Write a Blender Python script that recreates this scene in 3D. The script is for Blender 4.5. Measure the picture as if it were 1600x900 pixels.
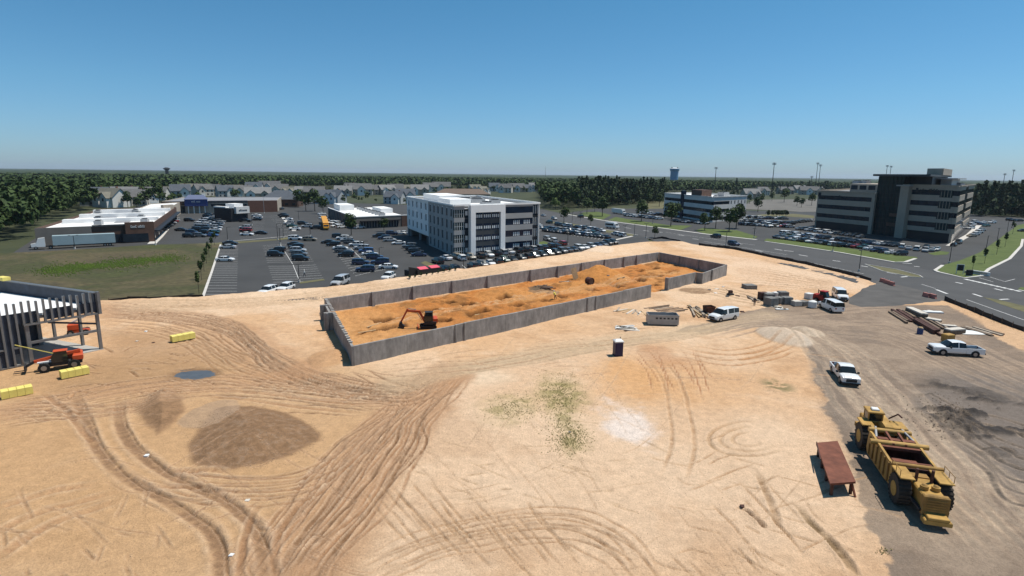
import bpy, bmesh, math, random
import numpy as np
from mathutils import Vector, Matrix
rnd = random.Random(7)
for o in list(bpy.data.objects): bpy.data.objects.remove(o)
S = bpy.context.scene
COL = S.collection
R = math.radians

# ---------------------------------------------------------------- camera
H, FPX, PITCH, ROLL = 24.0, 900.0, R(11.19), R(0.69)
cF = Vector((0, math.cos(PITCH), -math.sin(PITCH)))
cU0 = Vector((0, math.sin(PITCH), math.cos(PITCH)))
cX0 = Vector((1, 0, 0))
cX = cX0*math.cos(ROLL) + cU0*math.sin(ROLL)
cU = cU0*math.cos(ROLL) - cX0*math.sin(ROLL)
cam = bpy.data.cameras.new('camera'); camo = bpy.data.objects.new('camera', cam)
COL.objects.link(camo)
M3 = Matrix((cX, cU, -cF)).transposed()
camo.matrix_world = Matrix.Translation((0, 0, H)) @ M3.to_4x4()
cam.sensor_width = 36; cam.lens = FPX/1600*36
cam.clip_start = 0.5; cam.clip_end = 60000
S.camera = camo

# ---------------------------------------------------------------- sky + sun
SUN_EL, SUN_AZ = R(67), R(74)          # azimuth clockwise from +Y (view direction)
W = bpy.data.worlds.new('World'); S.world = W; W.use_nodes = True
nt = W.node_tree; nt.nodes.clear()
sky = nt.nodes.new('ShaderNodeTexSky'); sky.sky_type = 'NISHITA'; sky.sun_disc = False
sky.sun_elevation = SUN_EL; sky.sun_rotation = SUN_AZ
sky.altitude = 1500; sky.air_density = 1.0; sky.dust_density = 1.5; sky.ozone_density = 1.5
bgn = nt.nodes.new('ShaderNodeBackground'); bgn.inputs[1].default_value = 0.102
wo = nt.nodes.new('ShaderNodeOutputWorld')
# clear summer sky: deep blue above, paler grey-blue towards the horizon, the same all round
wtc = nt.nodes.new('ShaderNodeTexCoord'); wsp = nt.nodes.new('ShaderNodeSeparateXYZ'); wrp = nt.nodes.new('ShaderNodeValToRGB'); we = wrp.color_ramp.elements
we[0].position = 0.0; we[0].color = (.55, .73, 1.0, 1); we[1].position = .32; we[1].color = (.39, .88, 1.0, 1)
wx = we.new(.12); wx.color = (.50, .84, 1.0, 1)
tint = nt.nodes.new('ShaderNodeVectorMath'); tint.operation = 'MULTIPLY'
nt.links.new(wtc.outputs['Generated'], wsp.inputs[0]); nt.links.new(wsp.outputs['Z'], wrp.inputs[0]); nt.links.new(wrp.outputs[0], tint.inputs[1])
nt.links.new(sky.outputs[0], tint.inputs[0]); nt.links.new(tint.outputs[0], bgn.inputs[0]); nt.links.new(bgn.outputs[0], wo.inputs[0])
sd = bpy.data.lights.new('sun', 'SUN'); sd.energy = 4.95; sd.angle = R(0.53); sd.color = (1.0, 0.95, 0.87)
so = bpy.data.objects.new('sun', sd); COL.objects.link(so)
sun_dir = Vector((math.cos(SUN_EL)*math.sin(SUN_AZ), math.cos(SUN_EL)*math.cos(SUN_AZ), math.sin(SUN_EL)))
so.rotation_euler = (-sun_dir).to_track_quat('-Z', 'Y').to_euler()
so.location = (0, 0, 80)
S.view_settings.view_transform = 'Standard'; S.view_settings.look = 'None'
S.view_settings.gamma = 1; S.view_settings.use_curve_mapping = False
S.view_settings.exposure = 0.12
S.render.engine = 'CYCLES'

# ---------------------------------------------------------------- helpers
def G(px, py, z=0.0):
    """photo pixel (1600x900) -> point of the horizontal plane z"""
    d = cF + cX*((px-800)/FPX) + cU*((450-py)/FPX)
    t = (z-H)/d.z
    return Vector((0, 0, H)) + d*t
def G2(px, py): v = G(px, py); return (v.x, v.y)
def ang(a, b):
    """heading of the ground vector from pixel a to pixel b"""
    v = G(*b)-G(*a); return math.atan2(v.y, v.x)
def hgt(pb, pt):
    """height of a vertical edge with ground pixel pb and top pixel row pt"""
    b = G(*pb); lo, hi = 0., 60.
    for _ in range(40):
        m = (lo+hi)/2; q = Vector((b.x, b.y, m))-Vector((0, 0, H))
        y = 450-FPX*q.dot(cU)/q.dot(cF)
        if y > pt: lo = m
        else: hi = m
    return lo

def mat(name, col, rough=0.8, metal=0.0, var=0.12, scale=1.0, bump=0.0, bscale=8.0, spec=0.3, coat=0.0, var2=None, emit=0):
    m = bpy.data.materials.new(name); m.use_nodes = True
    t = m.node_tree; b = t.nodes['Principled BSDF']
    b.inputs['Roughness'].default_value = rough; b.inputs['Metallic'].default_value = metal
    b.inputs['Specular IOR Level'].default_value = spec
    if coat: b.inputs['Coat Weight'].default_value = coat; b.inputs['Coat Roughness'].default_value = .05
    tc = t.nodes.new('ShaderNodeTexCoord')
    if var > 0:
        n = t.nodes.new('ShaderNodeTexNoise'); n.inputs['Scale'].default_value = scale
        n.inputs['Detail'].default_value = 6; n.inputs['Roughness'].default_value = .65
        t.links.new(tc.outputs['Object'], n.inputs['Vector'])
        r = t.nodes.new('ShaderNodeValToRGB')
        c2 = var2 or [min(1, c*(1+var)) for c in col]
        r.color_ramp.elements[0].color = (*[c*(1-var) for c in col], 1); r.color_ramp.elements[0].position = .3
        r.color_ramp.elements[1].color = (*c2, 1); r.color_ramp.elements[1].position = .7
        t.links.new(n.outputs['Fac'], r.inputs[0]); t.links.new(r.outputs[0], b.inputs['Base Color'])
    else:
        b.inputs['Base Color'].default_value = (*col, 1)
    if bump > 0:
        n2 = t.nodes.new('ShaderNodeTexNoise'); n2.inputs['Scale'].default_value = bscale; n2.inputs['Detail'].default_value = 5
        t.links.new(tc.outputs['Object'], n2.inputs['Vector'])
        bp = t.nodes.new('ShaderNodeBump'); bp.inputs['Strength'].default_value = bump; bp.inputs['Distance'].default_value = .05
        t.links.new(n2.outputs['Fac'], bp.inputs['Height']); t.links.new(bp.outputs[0], b.inputs['Normal'])
    return m

def mesh_np(name, verts, faces_flat, nper, mat=None, smooth=False):
    """fast mesh: verts Nx3, faces_flat of constant size nper"""
    me = bpy.data.meshes.new(name)
    V = np.asarray(verts, dtype=np.float32); F = np.asarray(faces_flat, dtype=np.int32).reshape(-1, nper)
    me.vertices.add(len(V)); me.vertices.foreach_set('co', V.ravel())
    me.loops.add(F.size); me.loops.foreach_set('vertex_index', F.ravel())
    me.polygons.add(len(F)); me.polygons.foreach_set('loop_start', np.arange(0, F.size, nper, dtype=np.int32))
    try: me.polygons.foreach_set('loop_total', np.full(len(F), nper, dtype=np.int32))
    except Exception: pass
    if smooth: me.polygons.foreach_set('use_smooth', np.ones(len(F), dtype=bool))
    me.update(calc_edges=True); me.validate()
    if mat: me.materials.append(mat)
    return me

def link(name, me, parent=None, loc=None, rz=None):
    o = bpy.data.objects.new(name, me); COL.objects.link(o)
    if parent: o.parent = parent
    if loc is not None: o.location = loc
    if rz is not None: o.rotation_euler = (0, 0, rz)
    return o
def tag(o, label, cat, group=None):
    o['label'] = label; o['category'] = cat
    if group: o['group'] = group
    return o
def thing(name, label, cat, loc=(0, 0, 0), rz=0, group=None):
    return tag(link(name, None, None, loc, rz), label, cat, group)
def struct(o): o['kind'] = 'structure'; return o
def stuff(o, label=None, cat=None):
    o['kind'] = 'stuff'
    if label: o['label'] = label; o['category'] = cat
    return o

class MB:
    """collects faces, then becomes one mesh object"""
    def __init__(s): s.v = []; s.f = []; s.m = []; s.mi = 0
    def add(s, vs, fs):
        k = len(s.v); s.v += [tuple(v) for v in vs]
        s.f += [tuple(i+k for i in f) for f in fs]; s.m += [s.mi]*len(fs); return s
    def hexa(s, p):      # 8 pts: bottom 4 (ccw), top 4
        return s.add(p, [(3, 2, 1, 0), (4, 5, 6, 7), (0, 1, 5, 4), (1, 2, 6, 5), (2, 3, 7, 6), (3, 0, 4, 7)])
    def box(s, x0, x1, y0, y1, z0, z1):
        return s.hexa([(x0, y0, z0), (x1, y0, z0), (x1, y1, z0), (x0, y1, z0), (x0, y0, z1), (x1, y0, z1), (x1, y1, z1), (x0, y1, z1)])
    def cbox(s, x0, x1, y0, y1, z0, z1, c=.05):
        """box with chamfered top edges"""
        s.add([(x0, y0, z0), (x1, y0, z0), (x1, y1, z0), (x0, y1, z0), (x0, y0, z1-c), (x1, y0, z1-c), (x1, y1, z1-c), (x0, y1, z1-c),
               (x0+c, y0+c, z1), (x1-c, y0+c, z1), (x1-c, y1-c, z1), (x0+c, y1-c, z1)],
              [(3, 2, 1, 0), (0, 1, 5, 4), (1, 2, 6, 5), (2, 3, 7, 6), (3, 0, 4, 7), (4, 5, 9, 8), (5, 6, 10, 9), (6, 7, 11, 10), (7, 4, 8, 11), (8, 9, 10, 11)]); return s
    def bar(s, a, b, w, h=None, up=Vector((0, 0, 1))):
        a = Vector(a); b = Vector(b); h = h or w; d = (b-a).normalized()
        if abs(d.dot(up)) > .98: up = Vector((1, 0, 0))
        sx = d.cross(up).normalized()*w/2; sy = sx.cross(d).normalized()*h/2
        return s.hexa([a-sx-sy, a+sx-sy, b+sx-sy, b-sx-sy, a-sx+sy, a+sx+sy, b+sx+sy, b-sx+sy])
    def tube(s, a, b, r0, r1=None, n=10, caps=True):
        a = Vector(a); b = Vector(b); r1 = r0 if r1 is None else r1; d = (b-a).normalized()
        up = Vector((0, 0, 1)) if abs(d.z) < .95 else Vector((1, 0, 0))
        x = d.cross(up).normalized(); y = d.cross(x)
        vs = []
        for p, r in ((a, r0), (b, r1)):
            for i in range(n):
                t = 2*math.pi*i/n; vs.append(p+x*(r*math.cos(t))+y*(r*math.sin(t)))
        fs = [(i, (i+1) % n, n+(i+1) % n, n+i) for i in range(n)]
        if caps: fs += [tuple(range(n-1, -1, -1)), tuple(range(n, 2*n))]
        return s.add(vs, fs)
    def prism(s, poly, z0, z1):
        n = len(poly)
        return s.add([(p[0], p[1], z0) for p in poly]+[(p[0], p[1], z1) for p in poly],
                     [tuple(range(n-1, -1, -1)), tuple(range(n, 2*n))]+[(i, (i+1) % n, n+(i+1) % n, n+i) for i in range(n)])
    def xprism(s, prof, y0, y1):
        """profile of (x,z) points, ccw seen from -y, extruded along y"""
        n = len(prof)
        return s.add([(p[0], y0, p[1]) for p in prof]+[(p[0], y1, p[1]) for p in prof],
                     [tuple(range(n)), tuple(range(2*n-1, n-1, -1))]+[((i+1) % n, i, n+i, n+(i+1) % n) for i in range(n)])
    def mesh(s, name, mats, smooth=False):
        me = bpy.data.meshes.new(name); me.from_pydata(s.v, [], s.f)
        for m in (mats if isinstance(mats, (list, tuple)) else [mats]): me.materials.append(m)
        me.polygons.foreach_set('material_index', s.m)
        if smooth: me.polygons.foreach_set('use_smooth', [True]*len(s.f))
        me.update(); return me
    def obj(s, name, mats, parent=None, loc=None, rz=None, smooth=False):
        return link(name, s.mesh(name, mats, smooth), parent, loc, rz)

def copy_tree(o, parent=None):
    c = o.copy(); COL.objects.link(c); c.parent = parent
    for ch in list(o.children):
        if ch.parent == o: copy_tree(ch, c)
    return c

# value noise on arrays
def vnoise(X, Y, seed=0):
    xi = np.floor(X).astype(np.int64); yi = np.floor(Y).astype(np.int64)
    fx = X-xi; fy = Y-yi; fx = fx*fx*(3-2*fx); fy = fy*fy*(3-2*fy)
    def h(a, b):
        n = (a*374761393 + b*668265263 + seed*1442695041) & 0xffffffff
        n = ((n ^ (n >> 13))*1274126177) & 0xffffffff
        return ((n ^ (n >> 16)) & 0xffff)/65535.0
    a = h(xi, yi); b = h(xi+1, yi); c = h(xi, yi+1); d = h(xi+1, yi+1)
    return a+(b-a)*fx+(c-a)*fy+(a-b-c+d)*fx*fy
def fbm(X, Y, sc, oct=4, seed=0, gain=.5):
    r = 0; a = 1; t = 0
    for k in range(oct):
        r = r+a*vnoise(X/sc*2**k+17.3*k, Y/sc*2**k-9.1*k, seed+k); t += a; a *= gain
    return r/t
def smooth(e0, e1, x):
    t = np.clip((x-e0)/(e1-e0), 0, 1); return t*t*(3-2*t)
def in_poly(X, Y, P):
    r = np.zeros(X.shape, bool); n = len(P)
    for i in range(n):
        x0, y0 = P[i]; x1, y1 = P[(i+1) % n]
        if y0 == y1: continue
        c = ((y0 > Y) != (y1 > Y)) & (X < (x1-x0)*(Y-y0)/(y1-y0)+x0); r ^= c
    return r
def dist_line(X, Y, P, closed=False):
    """distance to polyline, arc length of nearest point, signed side"""
    D = np.full(X.shape, 1e9); A = np.zeros(X.shape); Sg = np.zeros(X.shape); acc = 0
    n = len(P)
    for i in range(n if closed else n-1):
        x0, y0 = P[i]; x1, y1 = P[(i+1) % n]; dx, dy = x1-x0, y1-y0; L = math.hypot(dx, dy)
        if L < 1e-6: continue
        t = np.clip(((X-x0)*dx+(Y-y0)*dy)/(L*L), 0, 1)
        ex = X-x0-t*dx; ey = Y-y0-t*dy; d = np.hypot(ex, ey)
        k = d < D; D[k] = d[k]; A[k] = acc+t[k]*L; Sg[k] = np.sign(dx*ey-dy*ex)[k]; acc += L
    return D, A, Sg
def spline(P, n=8):
    """Catmull-Rom through the points"""
    P = [np.array(p, float) for p in P]; Q = [2*P[0]-P[1]]+P+[2*P[-1]-P[-2]]; out = []
    for i in range(1, len(Q)-2):
        a, b, c, d = Q[i-1:i+3]
        for k in range(n):
            t = k/n
            out.append(.5*((2*b)+(-a+c)*t+(2*a-5*b+4*c-d)*t*t+(-a+3*b-3*c+d)*t**3))
    out.append(P[-1]); return [tuple(p) for p in out]
# ---------------------------------------------------------------- ground sheets
M = {}
M['ground'] = mat('ground_soil', (0.040, 0.052, 0.020), .95, var=.35, scale=.02, var2=(.065, .07, .032))
M['asphalt'] = mat('asphalt', (0.050, 0.049, 0.048), .9, var=.16, scale=.06, bump=.15, bscale=20)
M['road'] = mat('road_asphalt', (0.066, 0.064, 0.063), .9, var=.14, scale=.09, bump=.15, bscale=20)
M['apron'] = mat('apron_asphalt', (0.085, 0.078, 0.072), .92, var=.22, scale=.25, bump=.2, bscale=12)
M['paint'] = mat('road_paint', (0.55, 0.54, 0.52), .8, var=.25, scale=1.5)
M['kerb'] = mat('kerb_concrete', (0.50, 0.47, 0.43), .9, var=.15, scale=.6)
M['lawn'] = mat('lawn', (0.085, 0.122, 0.022), .95, var=.35, scale=.25, bump=.5, bscale=3, var2=(.10, .125, .034))
M['verge'] = mat('dry_verge', (0.115, 0.105, 0.05), .95, var=.3, scale=.3, bump=.4, bscale=3)
def field_mat():
    m = mat('field_grass', (0.1, 0.1, 0.05), .95, var=.2, scale=.3, bump=.6, bscale=2)
    t = m.node_tree; b = t.nodes['Principled BSDF']; tc = t.nodes['Texture Coordinate']
    n = t.nodes.new('ShaderNodeTexNoise'); n.inputs['Scale'].default_value = .035; n.inputs['Detail'].default_value = 8; n.inputs['Distortion'].default_value = .6
    t.links.new(tc.outputs['Object'], n.inputs['Vector'])
    r = t.nodes.new('ShaderNodeValToRGB'); e = r.color_ramp.elements
    e[0].position = .30; e[0].color = (.058, .047, .024, 1); e[1].position = .70; e[1].color = (.062, .070, .018, 1)
    x = e.new(.42); x.color = (.088, .070, .034, 1); x = e.new(.54); x.color = (.050, .050, .018, 1)
    t.links.new(n.outputs['Fac'], r.inputs[0])
    n3 = t.nodes.new('ShaderNodeTexNoise'); n3.inputs['Scale'].default_value = .8; n3.inputs['Detail'].default_value = 5
    t.links.new(tc.outputs['Object'], n3.inputs['Vector'])
    mp = t.nodes.new('ShaderNodeMapRange'); mp.inputs[1].default_value = .3; mp.inputs[2].default_value = .7; mp.inputs[3].default_value = .7; mp.inputs[4].default_value = 1.3
    t.links.new(n3.outputs['Fac'], mp.inputs[0])
    vm = t.nodes.new('ShaderNodeVectorMath'); vm.operation = 'SCALE'
    t.links.new(r.outputs[0], vm.inputs[0]); t.links.new(mp.outputs[0], vm.inputs['Scale']); t.links.new(vm.outputs[0], b.inputs['Base Color'])
    return m
M['field'] = field_mat()
# (the ground sheet itself follows the site terrain, which it dips under)
def sheet(name, px, z, m):
    P = [G2(*p) for p in px]; c = np.mean(P, axis=0)
    mb = MB().add([(p[0], p[1], z) for p in P], [tuple(range(len(P)))])
    o = mb.obj(name, m); me = o.data
    if me.polygons[0].normal.z < 0: me.flip_normals()
    return struct(o)
# west parking lots, one asphalt sheet from the sand berm to the shops
sheet('parking_lot', [(312, 474), (347, 379.5), (240, 383), (100, 391.5), (20, 395), (90, 350), (230, 320), (440, 314), (640, 320), (800, 316), (880, 334),
                      (1000, 356), (1016, 380), (960, 392), (900, 402), (840, 414), (740, 432), (640, 450), (500, 468)], 0.0, M['asphalt'])
sheet('road', [(760, 316), (830, 325), (874, 333.5), (937, 344), (1019, 355), (1100, 366), (1190, 376.5), (1300, 394), (1400, 412), (1458, 423.5), (1507, 434.5), (1600, 456), (1800, 505),
               (1800, 590), (1600, 530), (1475, 482), (1360, 480), (1330, 478), (1350, 446), (1300, 430), (1200, 408), (1100, 389), (1030, 380), (996, 366.5), (944, 358), (860, 342), (780, 330)], 0.006, M['road'])
sheet('office_lot', [(885, 333), (930, 326), (1050, 326), (1240, 331), (1500, 334), (1610, 341), (1600, 352), (1560, 380), (1500, 410), (1455, 424), (1390, 411.5), (1300, 395), (1190, 377.5), (1100, 367), (1019, 356)], 0.0, M['asphalt'])
sheet('side_street', [(1507, 435.5), (1537, 431), (1548, 420), (1580, 404), (1598, 384), (1600, 374), (1640, 360), (1800, 370), (1800, 508), (1600, 457)], 0.003, M['asphalt'])
sheet('driveway_apron', [(1372, 438), (1420, 449), (1480, 464), (1478, 476), (1400, 486), (1330, 490), (1320, 470)], 0.014, M['apron'])
# east of the offices: old car park behind
sheet('rear_car_park', [(1150, 326), (1180, 312), (1300, 311), (1420, 316), (1420, 331), (1250, 331)], 0.006, mat('old_asphalt', (0.13, 0.12, 0.105), .95, var=.2, scale=.05))
sheet('hillside', [(1000, 327), (1012, 308), (1030, 302), (1060, 304), (1060, 325)], .02, M['verge'])
# grass
struct_grass = [
 ('grass_field', [(-260, 408), (20, 395), (100, 391), (240, 382.5), (346, 379.5), (317, 470), (150, 480), (60, 482), (-300, 500)], .02, 'field'),
 ('grass_verge', [(300, 381.6), (346, 379), (434, 373.6), (455, 369.5), (459, 373.5), (400, 378), (347, 382.6)], .05, 'verge'),
 ('grass_verge', [(905, 335), (912, 332), (935, 331), (955, 336), (941, 343.5), (925, 340.5)], .05, 'lawn'),
 ('grass_verge', [(950, 344), (962, 339), (985, 343), (1045, 352), (1082, 352.5), (1062, 360), (1019, 354)], .05, 'lawn'),
 ('grass_verge', [(1086, 360), (1098, 356.5), (1130, 359), (1152, 360), (1184, 370), (1178, 373.5), (1160, 373), (1100, 365)], .05, 'lawn'),
 ('grass_verge', [(1193, 376), (1198, 373), (1240, 376), (1319, 387), (1408, 400), (1432, 401.5), (1434, 404), (1417, 409.5), (1396, 409.3), (1312, 394.5), (1240, 383.5)], .05, 'lawn'),
 ('grass_verge', [(1450, 396), (1470, 392.5), (1484, 394), (1480, 398), (1460, 399)], .05, 'lawn'),
 ('grass_verge', [(1459, 422), (1475, 414), (1500, 407), (1530, 395), (1560, 374), (1590, 352), (1640, 342), (1640, 362), (1600, 374), (1598, 384), (1580, 404), (1548, 420), (1537, 430.5), (1507, 433.5)], .05, 'lawn'),
 ('grass_verge', [(1590, 453), (1594, 449), (1620, 450), (1640, 462), (1610, 457)], .05, 'lawn'),
 ('grass_verge', [(1352, 413), (1400, 421), (1436, 430.5), (1441, 434), (1425, 433), (1380, 424)], .03, 'verge'),
 ('grass_verge', [(1536, 464.5), (1560, 468.5), (1600, 478), (1680, 499), (1680, 508), (1600, 487.5), (1565, 476)], .03, 'verge'),
 ('grass_verge', [(850, 346), (880, 347), (942, 357.5), (994, 366.5), (988, 369), (940, 362), (870, 350)], .03, 'verge'),
 ('grass_verge', [(1222, 364), (1232, 360), (1240, 363), (1236, 372), (1228, 372)], .05, 'lawn'),
 ('grass_verge', [(1155, 341), (1190, 335), (1240, 334), (1272, 337), (1272, 341), (1225, 338), (1180, 342)], .03, 'verge'),
 ('grass_verge', [(839, 379), (850, 377), (872, 385), (866, 388), (841, 391)], .05, 'lawn'),
 ('grass_verge', [(657, 411), (665, 408), (682, 415), (676, 420)], .05, 'verge'),
 ('grass_verge', [(640, 437), (740, 421), (840, 405), (880, 400), (880, 404), (840, 411), (740, 428), (640, 443)], .05, 'verge'),
 ('grass_verge', [(466, 441), (505, 436), (508, 438), (470, 443.5)], .05, 'verge'),
]
for nm, px, z, k in struct_grass: sheet(nm, px, z, M[k])
# bright rank-grass streak in the field
M['rank'] = mat('rank_grass', (0.095, 0.17, 0.02), .95, var=.4, scale=.3, bump=.5, bscale=2)

# kerbs: real steps along the lines
def kerb(px, w=.35, h=.13, name='kerb', m='kerb', side=1, z0=0.0):
    P = [Vector((*G2(*p), 0)) for p in px]; mb = MB(); n = len(P)
    off = []
    for i in range(n):
        d = (P[min(i+1, n-1)]-P[max(i-1, 0)]).normalized(); off.append(Vector((-d.y, d.x, 0))*side)
    vs = []
    for i in range(n):
        a = P[i]; b = P[i]+off[i]*w
        vs += [(a.x, a.y, z0-.03), (b.x, b.y, z0-.03), (b.x, b.y, z0+h), (a.x, a.y, z0+h)]
    fs = []
    for i in range(n-1):
        k = 4*i
        for j in range(4): fs.append((k+j, k+(j+1) % 4, k+4+(j+1) % 4, k+4+j))
    fs += [(0, 1, 2, 3), (4*n-1, 4*n-2, 4*n-3, 4*n-4)]
    mb.add(vs, fs); return struct(mb.obj(name, M[m]))
kerb([(874, 333.5), (937, 344), (1019, 355), (1100, 366), (1180, 375)], 1.7, .13, 'sidewalk')
kerb([(1194, 377.5), (1240, 384), (1312, 395), (1396, 410), (1417, 410), (1433, 404.5)], .9)
kerb([(1470, 414.5), (1458, 422.5), (1464, 425.2), (1507, 435), (1537, 431.5), (1548, 420.8), (1580, 404.8), (1598, 384.8), (1600, 374)], .8)
kerb([(1590, 453.5), (1612, 458), (1640, 465)], .6)
kerb([(318, 468), (333, 424), (346, 382)], .5, .1)
kerb([(944, 358.5), (996, 367.5)], .4)
kerb([(900, 389), (990, 369.5)], 1.2, .12, 'sidewalk')
kerb([(463, 361), (441, 336)], 1.6, .12, 'sidewalk')
kerb([(352, 378), (455, 369)], .3)
kerb([(1489, 385), (1519, 367.5), (1534, 352)], 2.2, .12, 'sidewalk', side=1)
kerb([(244, 381), (254, 371), (275, 345)], 2.5, .12, 'sidewalk')
kerb([(1352, 413), (1400, 421), (1436, 430.5), (1441, 434), (1425, 433), (1380, 424), (1352, 413)], .2)

# painted markings
def quads(name, segs, w, z):
    mb = MB()
    for a, b in segs:
        a = Vector((*G2(*a), z)); b = Vector((*G2(*b), z)); d = (b-a).normalized(); s = Vector((-d.y, d.x, 0))*w/2
        mb.add([a-s, b-s, b+s, a+s], [(0, 1, 2, 3)])
    o = mb.obj(name, M['paint'])
    return struct(o)
def lerp2(a, b, t): return (a[0]+(b[0]-a[0])*t, a[1]+(b[1]-a[1])*t)
def wl(a, b, t):
    """interpolate between two pixels along the ground, back in pixels"""
    A = G(*a); B = G(*b); P = A+(B-A)*t; q = P-Vector((0, 0, H))
    return (800+FPX*q.dot(cX)/q.dot(cF), 450-FPX*q.dot(cU)/q.dot(cF))
def stalls(a0, a1, b0, b1, n, spine=False):
    segs = [(wl(a0, a1, i/n), wl(b0, b1, i/n)) for i in range(n+1)]
    if spine: segs.append((a0, a1))
    return segs
st = stalls((319, 465), (346, 384), (370, 465), (372, 384), 26)
st += stalls((457.5, 413), (468.5, 440), (418, 413), (427, 441), 8, True) + stalls((457.5, 413), (468.5, 440), (492, 411), (507, 438), 8)
st += stalls((438, 382), (457.5, 413), (410, 384), (418, 413), 11, True) + stalls((438, 382), (457.5, 413), (474, 383), (492, 411), 11)
st += stalls((548, 388), (585, 424), (520, 392), (555, 431), 12, True) + stalls((548, 388), (585, 424), (585, 388), (618, 418), 12)
st += stalls((384, 369), (392, 345), (410, 366), (414, 345), 8) + stalls((440, 336), (470, 366), (420, 338), (445, 368), 9)
st += stalls((712, 402), (842, 384), (722, 408), (852, 389), 22) + stalls((730, 421), (958, 383), (722, 414), (950, 377), 38)
st += stalls((850, 357), (948, 370), (842, 360), (940, 375), 20) + stalls((868, 350), (938, 361), (862, 347), (932, 358), 14)
st += stalls((1240, 372), (1408, 397), (1247, 368), (1412, 392), 26) + stalls((1214, 375), (1260, 380), (1220, 370), (1264, 376), 10)
quads('stall_lines', st, .13, .012)
rd = [((1301, 407), (1313, 408.6)), ((1345.6, 415.4), (1356, 417)), ((1386, 425.5), (1402, 428.6)), ((1408, 433), (1421, 431.5)), ((1463, 452.5), (1480, 459)), ((1493, 441), (1504, 443.3)),
      ((1562, 468), (1576, 467.3)), ((1410, 411), (1425, 412)), ((1428, 416), (1437, 417)), ((960, 357), (968, 358.4)), ((976, 355.5), (986, 357)), ((1005, 360), (1014, 361.3)), ((1026, 362), (1035, 363.2)),
      ((1060, 367), (1069, 368.2)), ((1082, 373), (1092, 374.2)), ((1210, 389), (1222, 391)), ((1225, 391.5), (1240, 393)), ((1150, 380), (1160, 381.4)), ((1248, 398), (1262, 400.3)), ((1180, 391), (1192, 393)),
      ((1520, 459), (1534, 463.5)), ((1554, 451), (1566, 454)), ((1640, 494), (1660, 500))]
quads('lane_dashes', rd, .55, .014)
quads('lane_lines', [((1100, 377), (1230, 398)), ((1260, 409), (1350, 428)), ((1440, 444), (1462, 451)), ((1510, 468), (1600, 500)), ((1040, 363), (1180, 383)), ((1547, 433), (1570, 440)), ((1530, 434), (1552, 440.5)), ((1570, 440), (1586, 436))], .16, .013)
cw = []
for i in range(9):
    c = wl((1511, 436.8), (1590, 454.5), i/8); cw.append(((c[0]-3.2, c[1]-.9), (c[0]+4.2, c[1]+1.1)))
quads('crosswalk', cw, .9, .014)
# ---------------------------------------------------------------- basement geometry (needed by the terrain)
HW = hgt((551, 573), 541.5)                       # height of the concrete wall
WA, WB, WC, WD = [Vector((*G(x, y, HW)[:2], 0)) for x, y in ((549, 541.5), (1135, 414), (1030, 394), (507.5, 467))]
dirL = (WC-WD).normalized(); dirS = (WD-WA).normalized()

# ---------------------------------------------------------------- construction site terrain
site_px = [(-260, 478), (-60, 476), (150, 475), (230, 471), (318, 467.5), (380, 462), (430, 458.5), (500, 453), (560, 446), (640, 435), (700, 427), (740, 420.5), (800, 411), (840, 404.5), (900, 397), (940, 389), (962, 384.5), (1000, 379), (1040, 377.5),
           (1063, 378.5), (1092, 383), (1150, 390), (1200, 401), (1260, 413), (1320, 427.5), (1358, 438), (1368, 444), (1345, 452), (1330, 463), (1322, 474), (1345, 480), (1400, 478), (1470, 470), (1480, 470), (1510, 483), (1550, 500), (1600, 518.5), (1750, 580), (2100, 700)]
SP = [G2(*p) for p in site_px] + [(130, 5), (-130, 5)]
ys = []; y = 20.0
while y < 222: ys.append(y); y += max(.10, min(.52, y*.0031))
ys = np.array(ys); NS = 1090; ss = np.linspace(-1, 1, NS); hwid = lambda q: 1.0*q+24     # columns fan out with distance: even detail near and far
Y = np.repeat(ys[:, None], NS, 1); X = ss[None, :]*hwid(Y)
inside = in_poly(X, Y, SP)
keep = (X > -122) & (X < 116)
Dn = np.full(X.shape, 9.0)
xb = np.array([p[0] for p in SP]); yb = np.array([p[1] for p in SP])
D, _, _ = dist_line(X, Y, SP, True)
SD = np.where(inside, D, -D)
wob = (fbm(X, Y, 2.2, 3, 5)-.5)*1.3
SDw = SD+np.where(Y > 60, wob, 0)
keep &= SD > -2.2
Z = np.full(X.shape, .06)
Z += (fbm(X, Y, 14, 4, 1)-.5)*.50*smooth(0, 6, SD) + (fbm(X, Y, 1.6, 3, 2)-.5)*.12 + (fbm(X, Y, .7, 2, 22)-.5)*.05
def px_arr(P): return [G2(*p) for p in P]
def ell(c, rx, ry):
    """elliptical field around ground pixel c; radii given in px -> metres"""
    p = G(*c); ax = abs(G(c[0]+rx, c[1]).x-p.x); ay = abs(G(c[0], c[1]-ry).y-G(c[0], c[1]+ry).y)/2
    return np.hypot((X-p.x)/ax, (Y-p.y)/ay)
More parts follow.
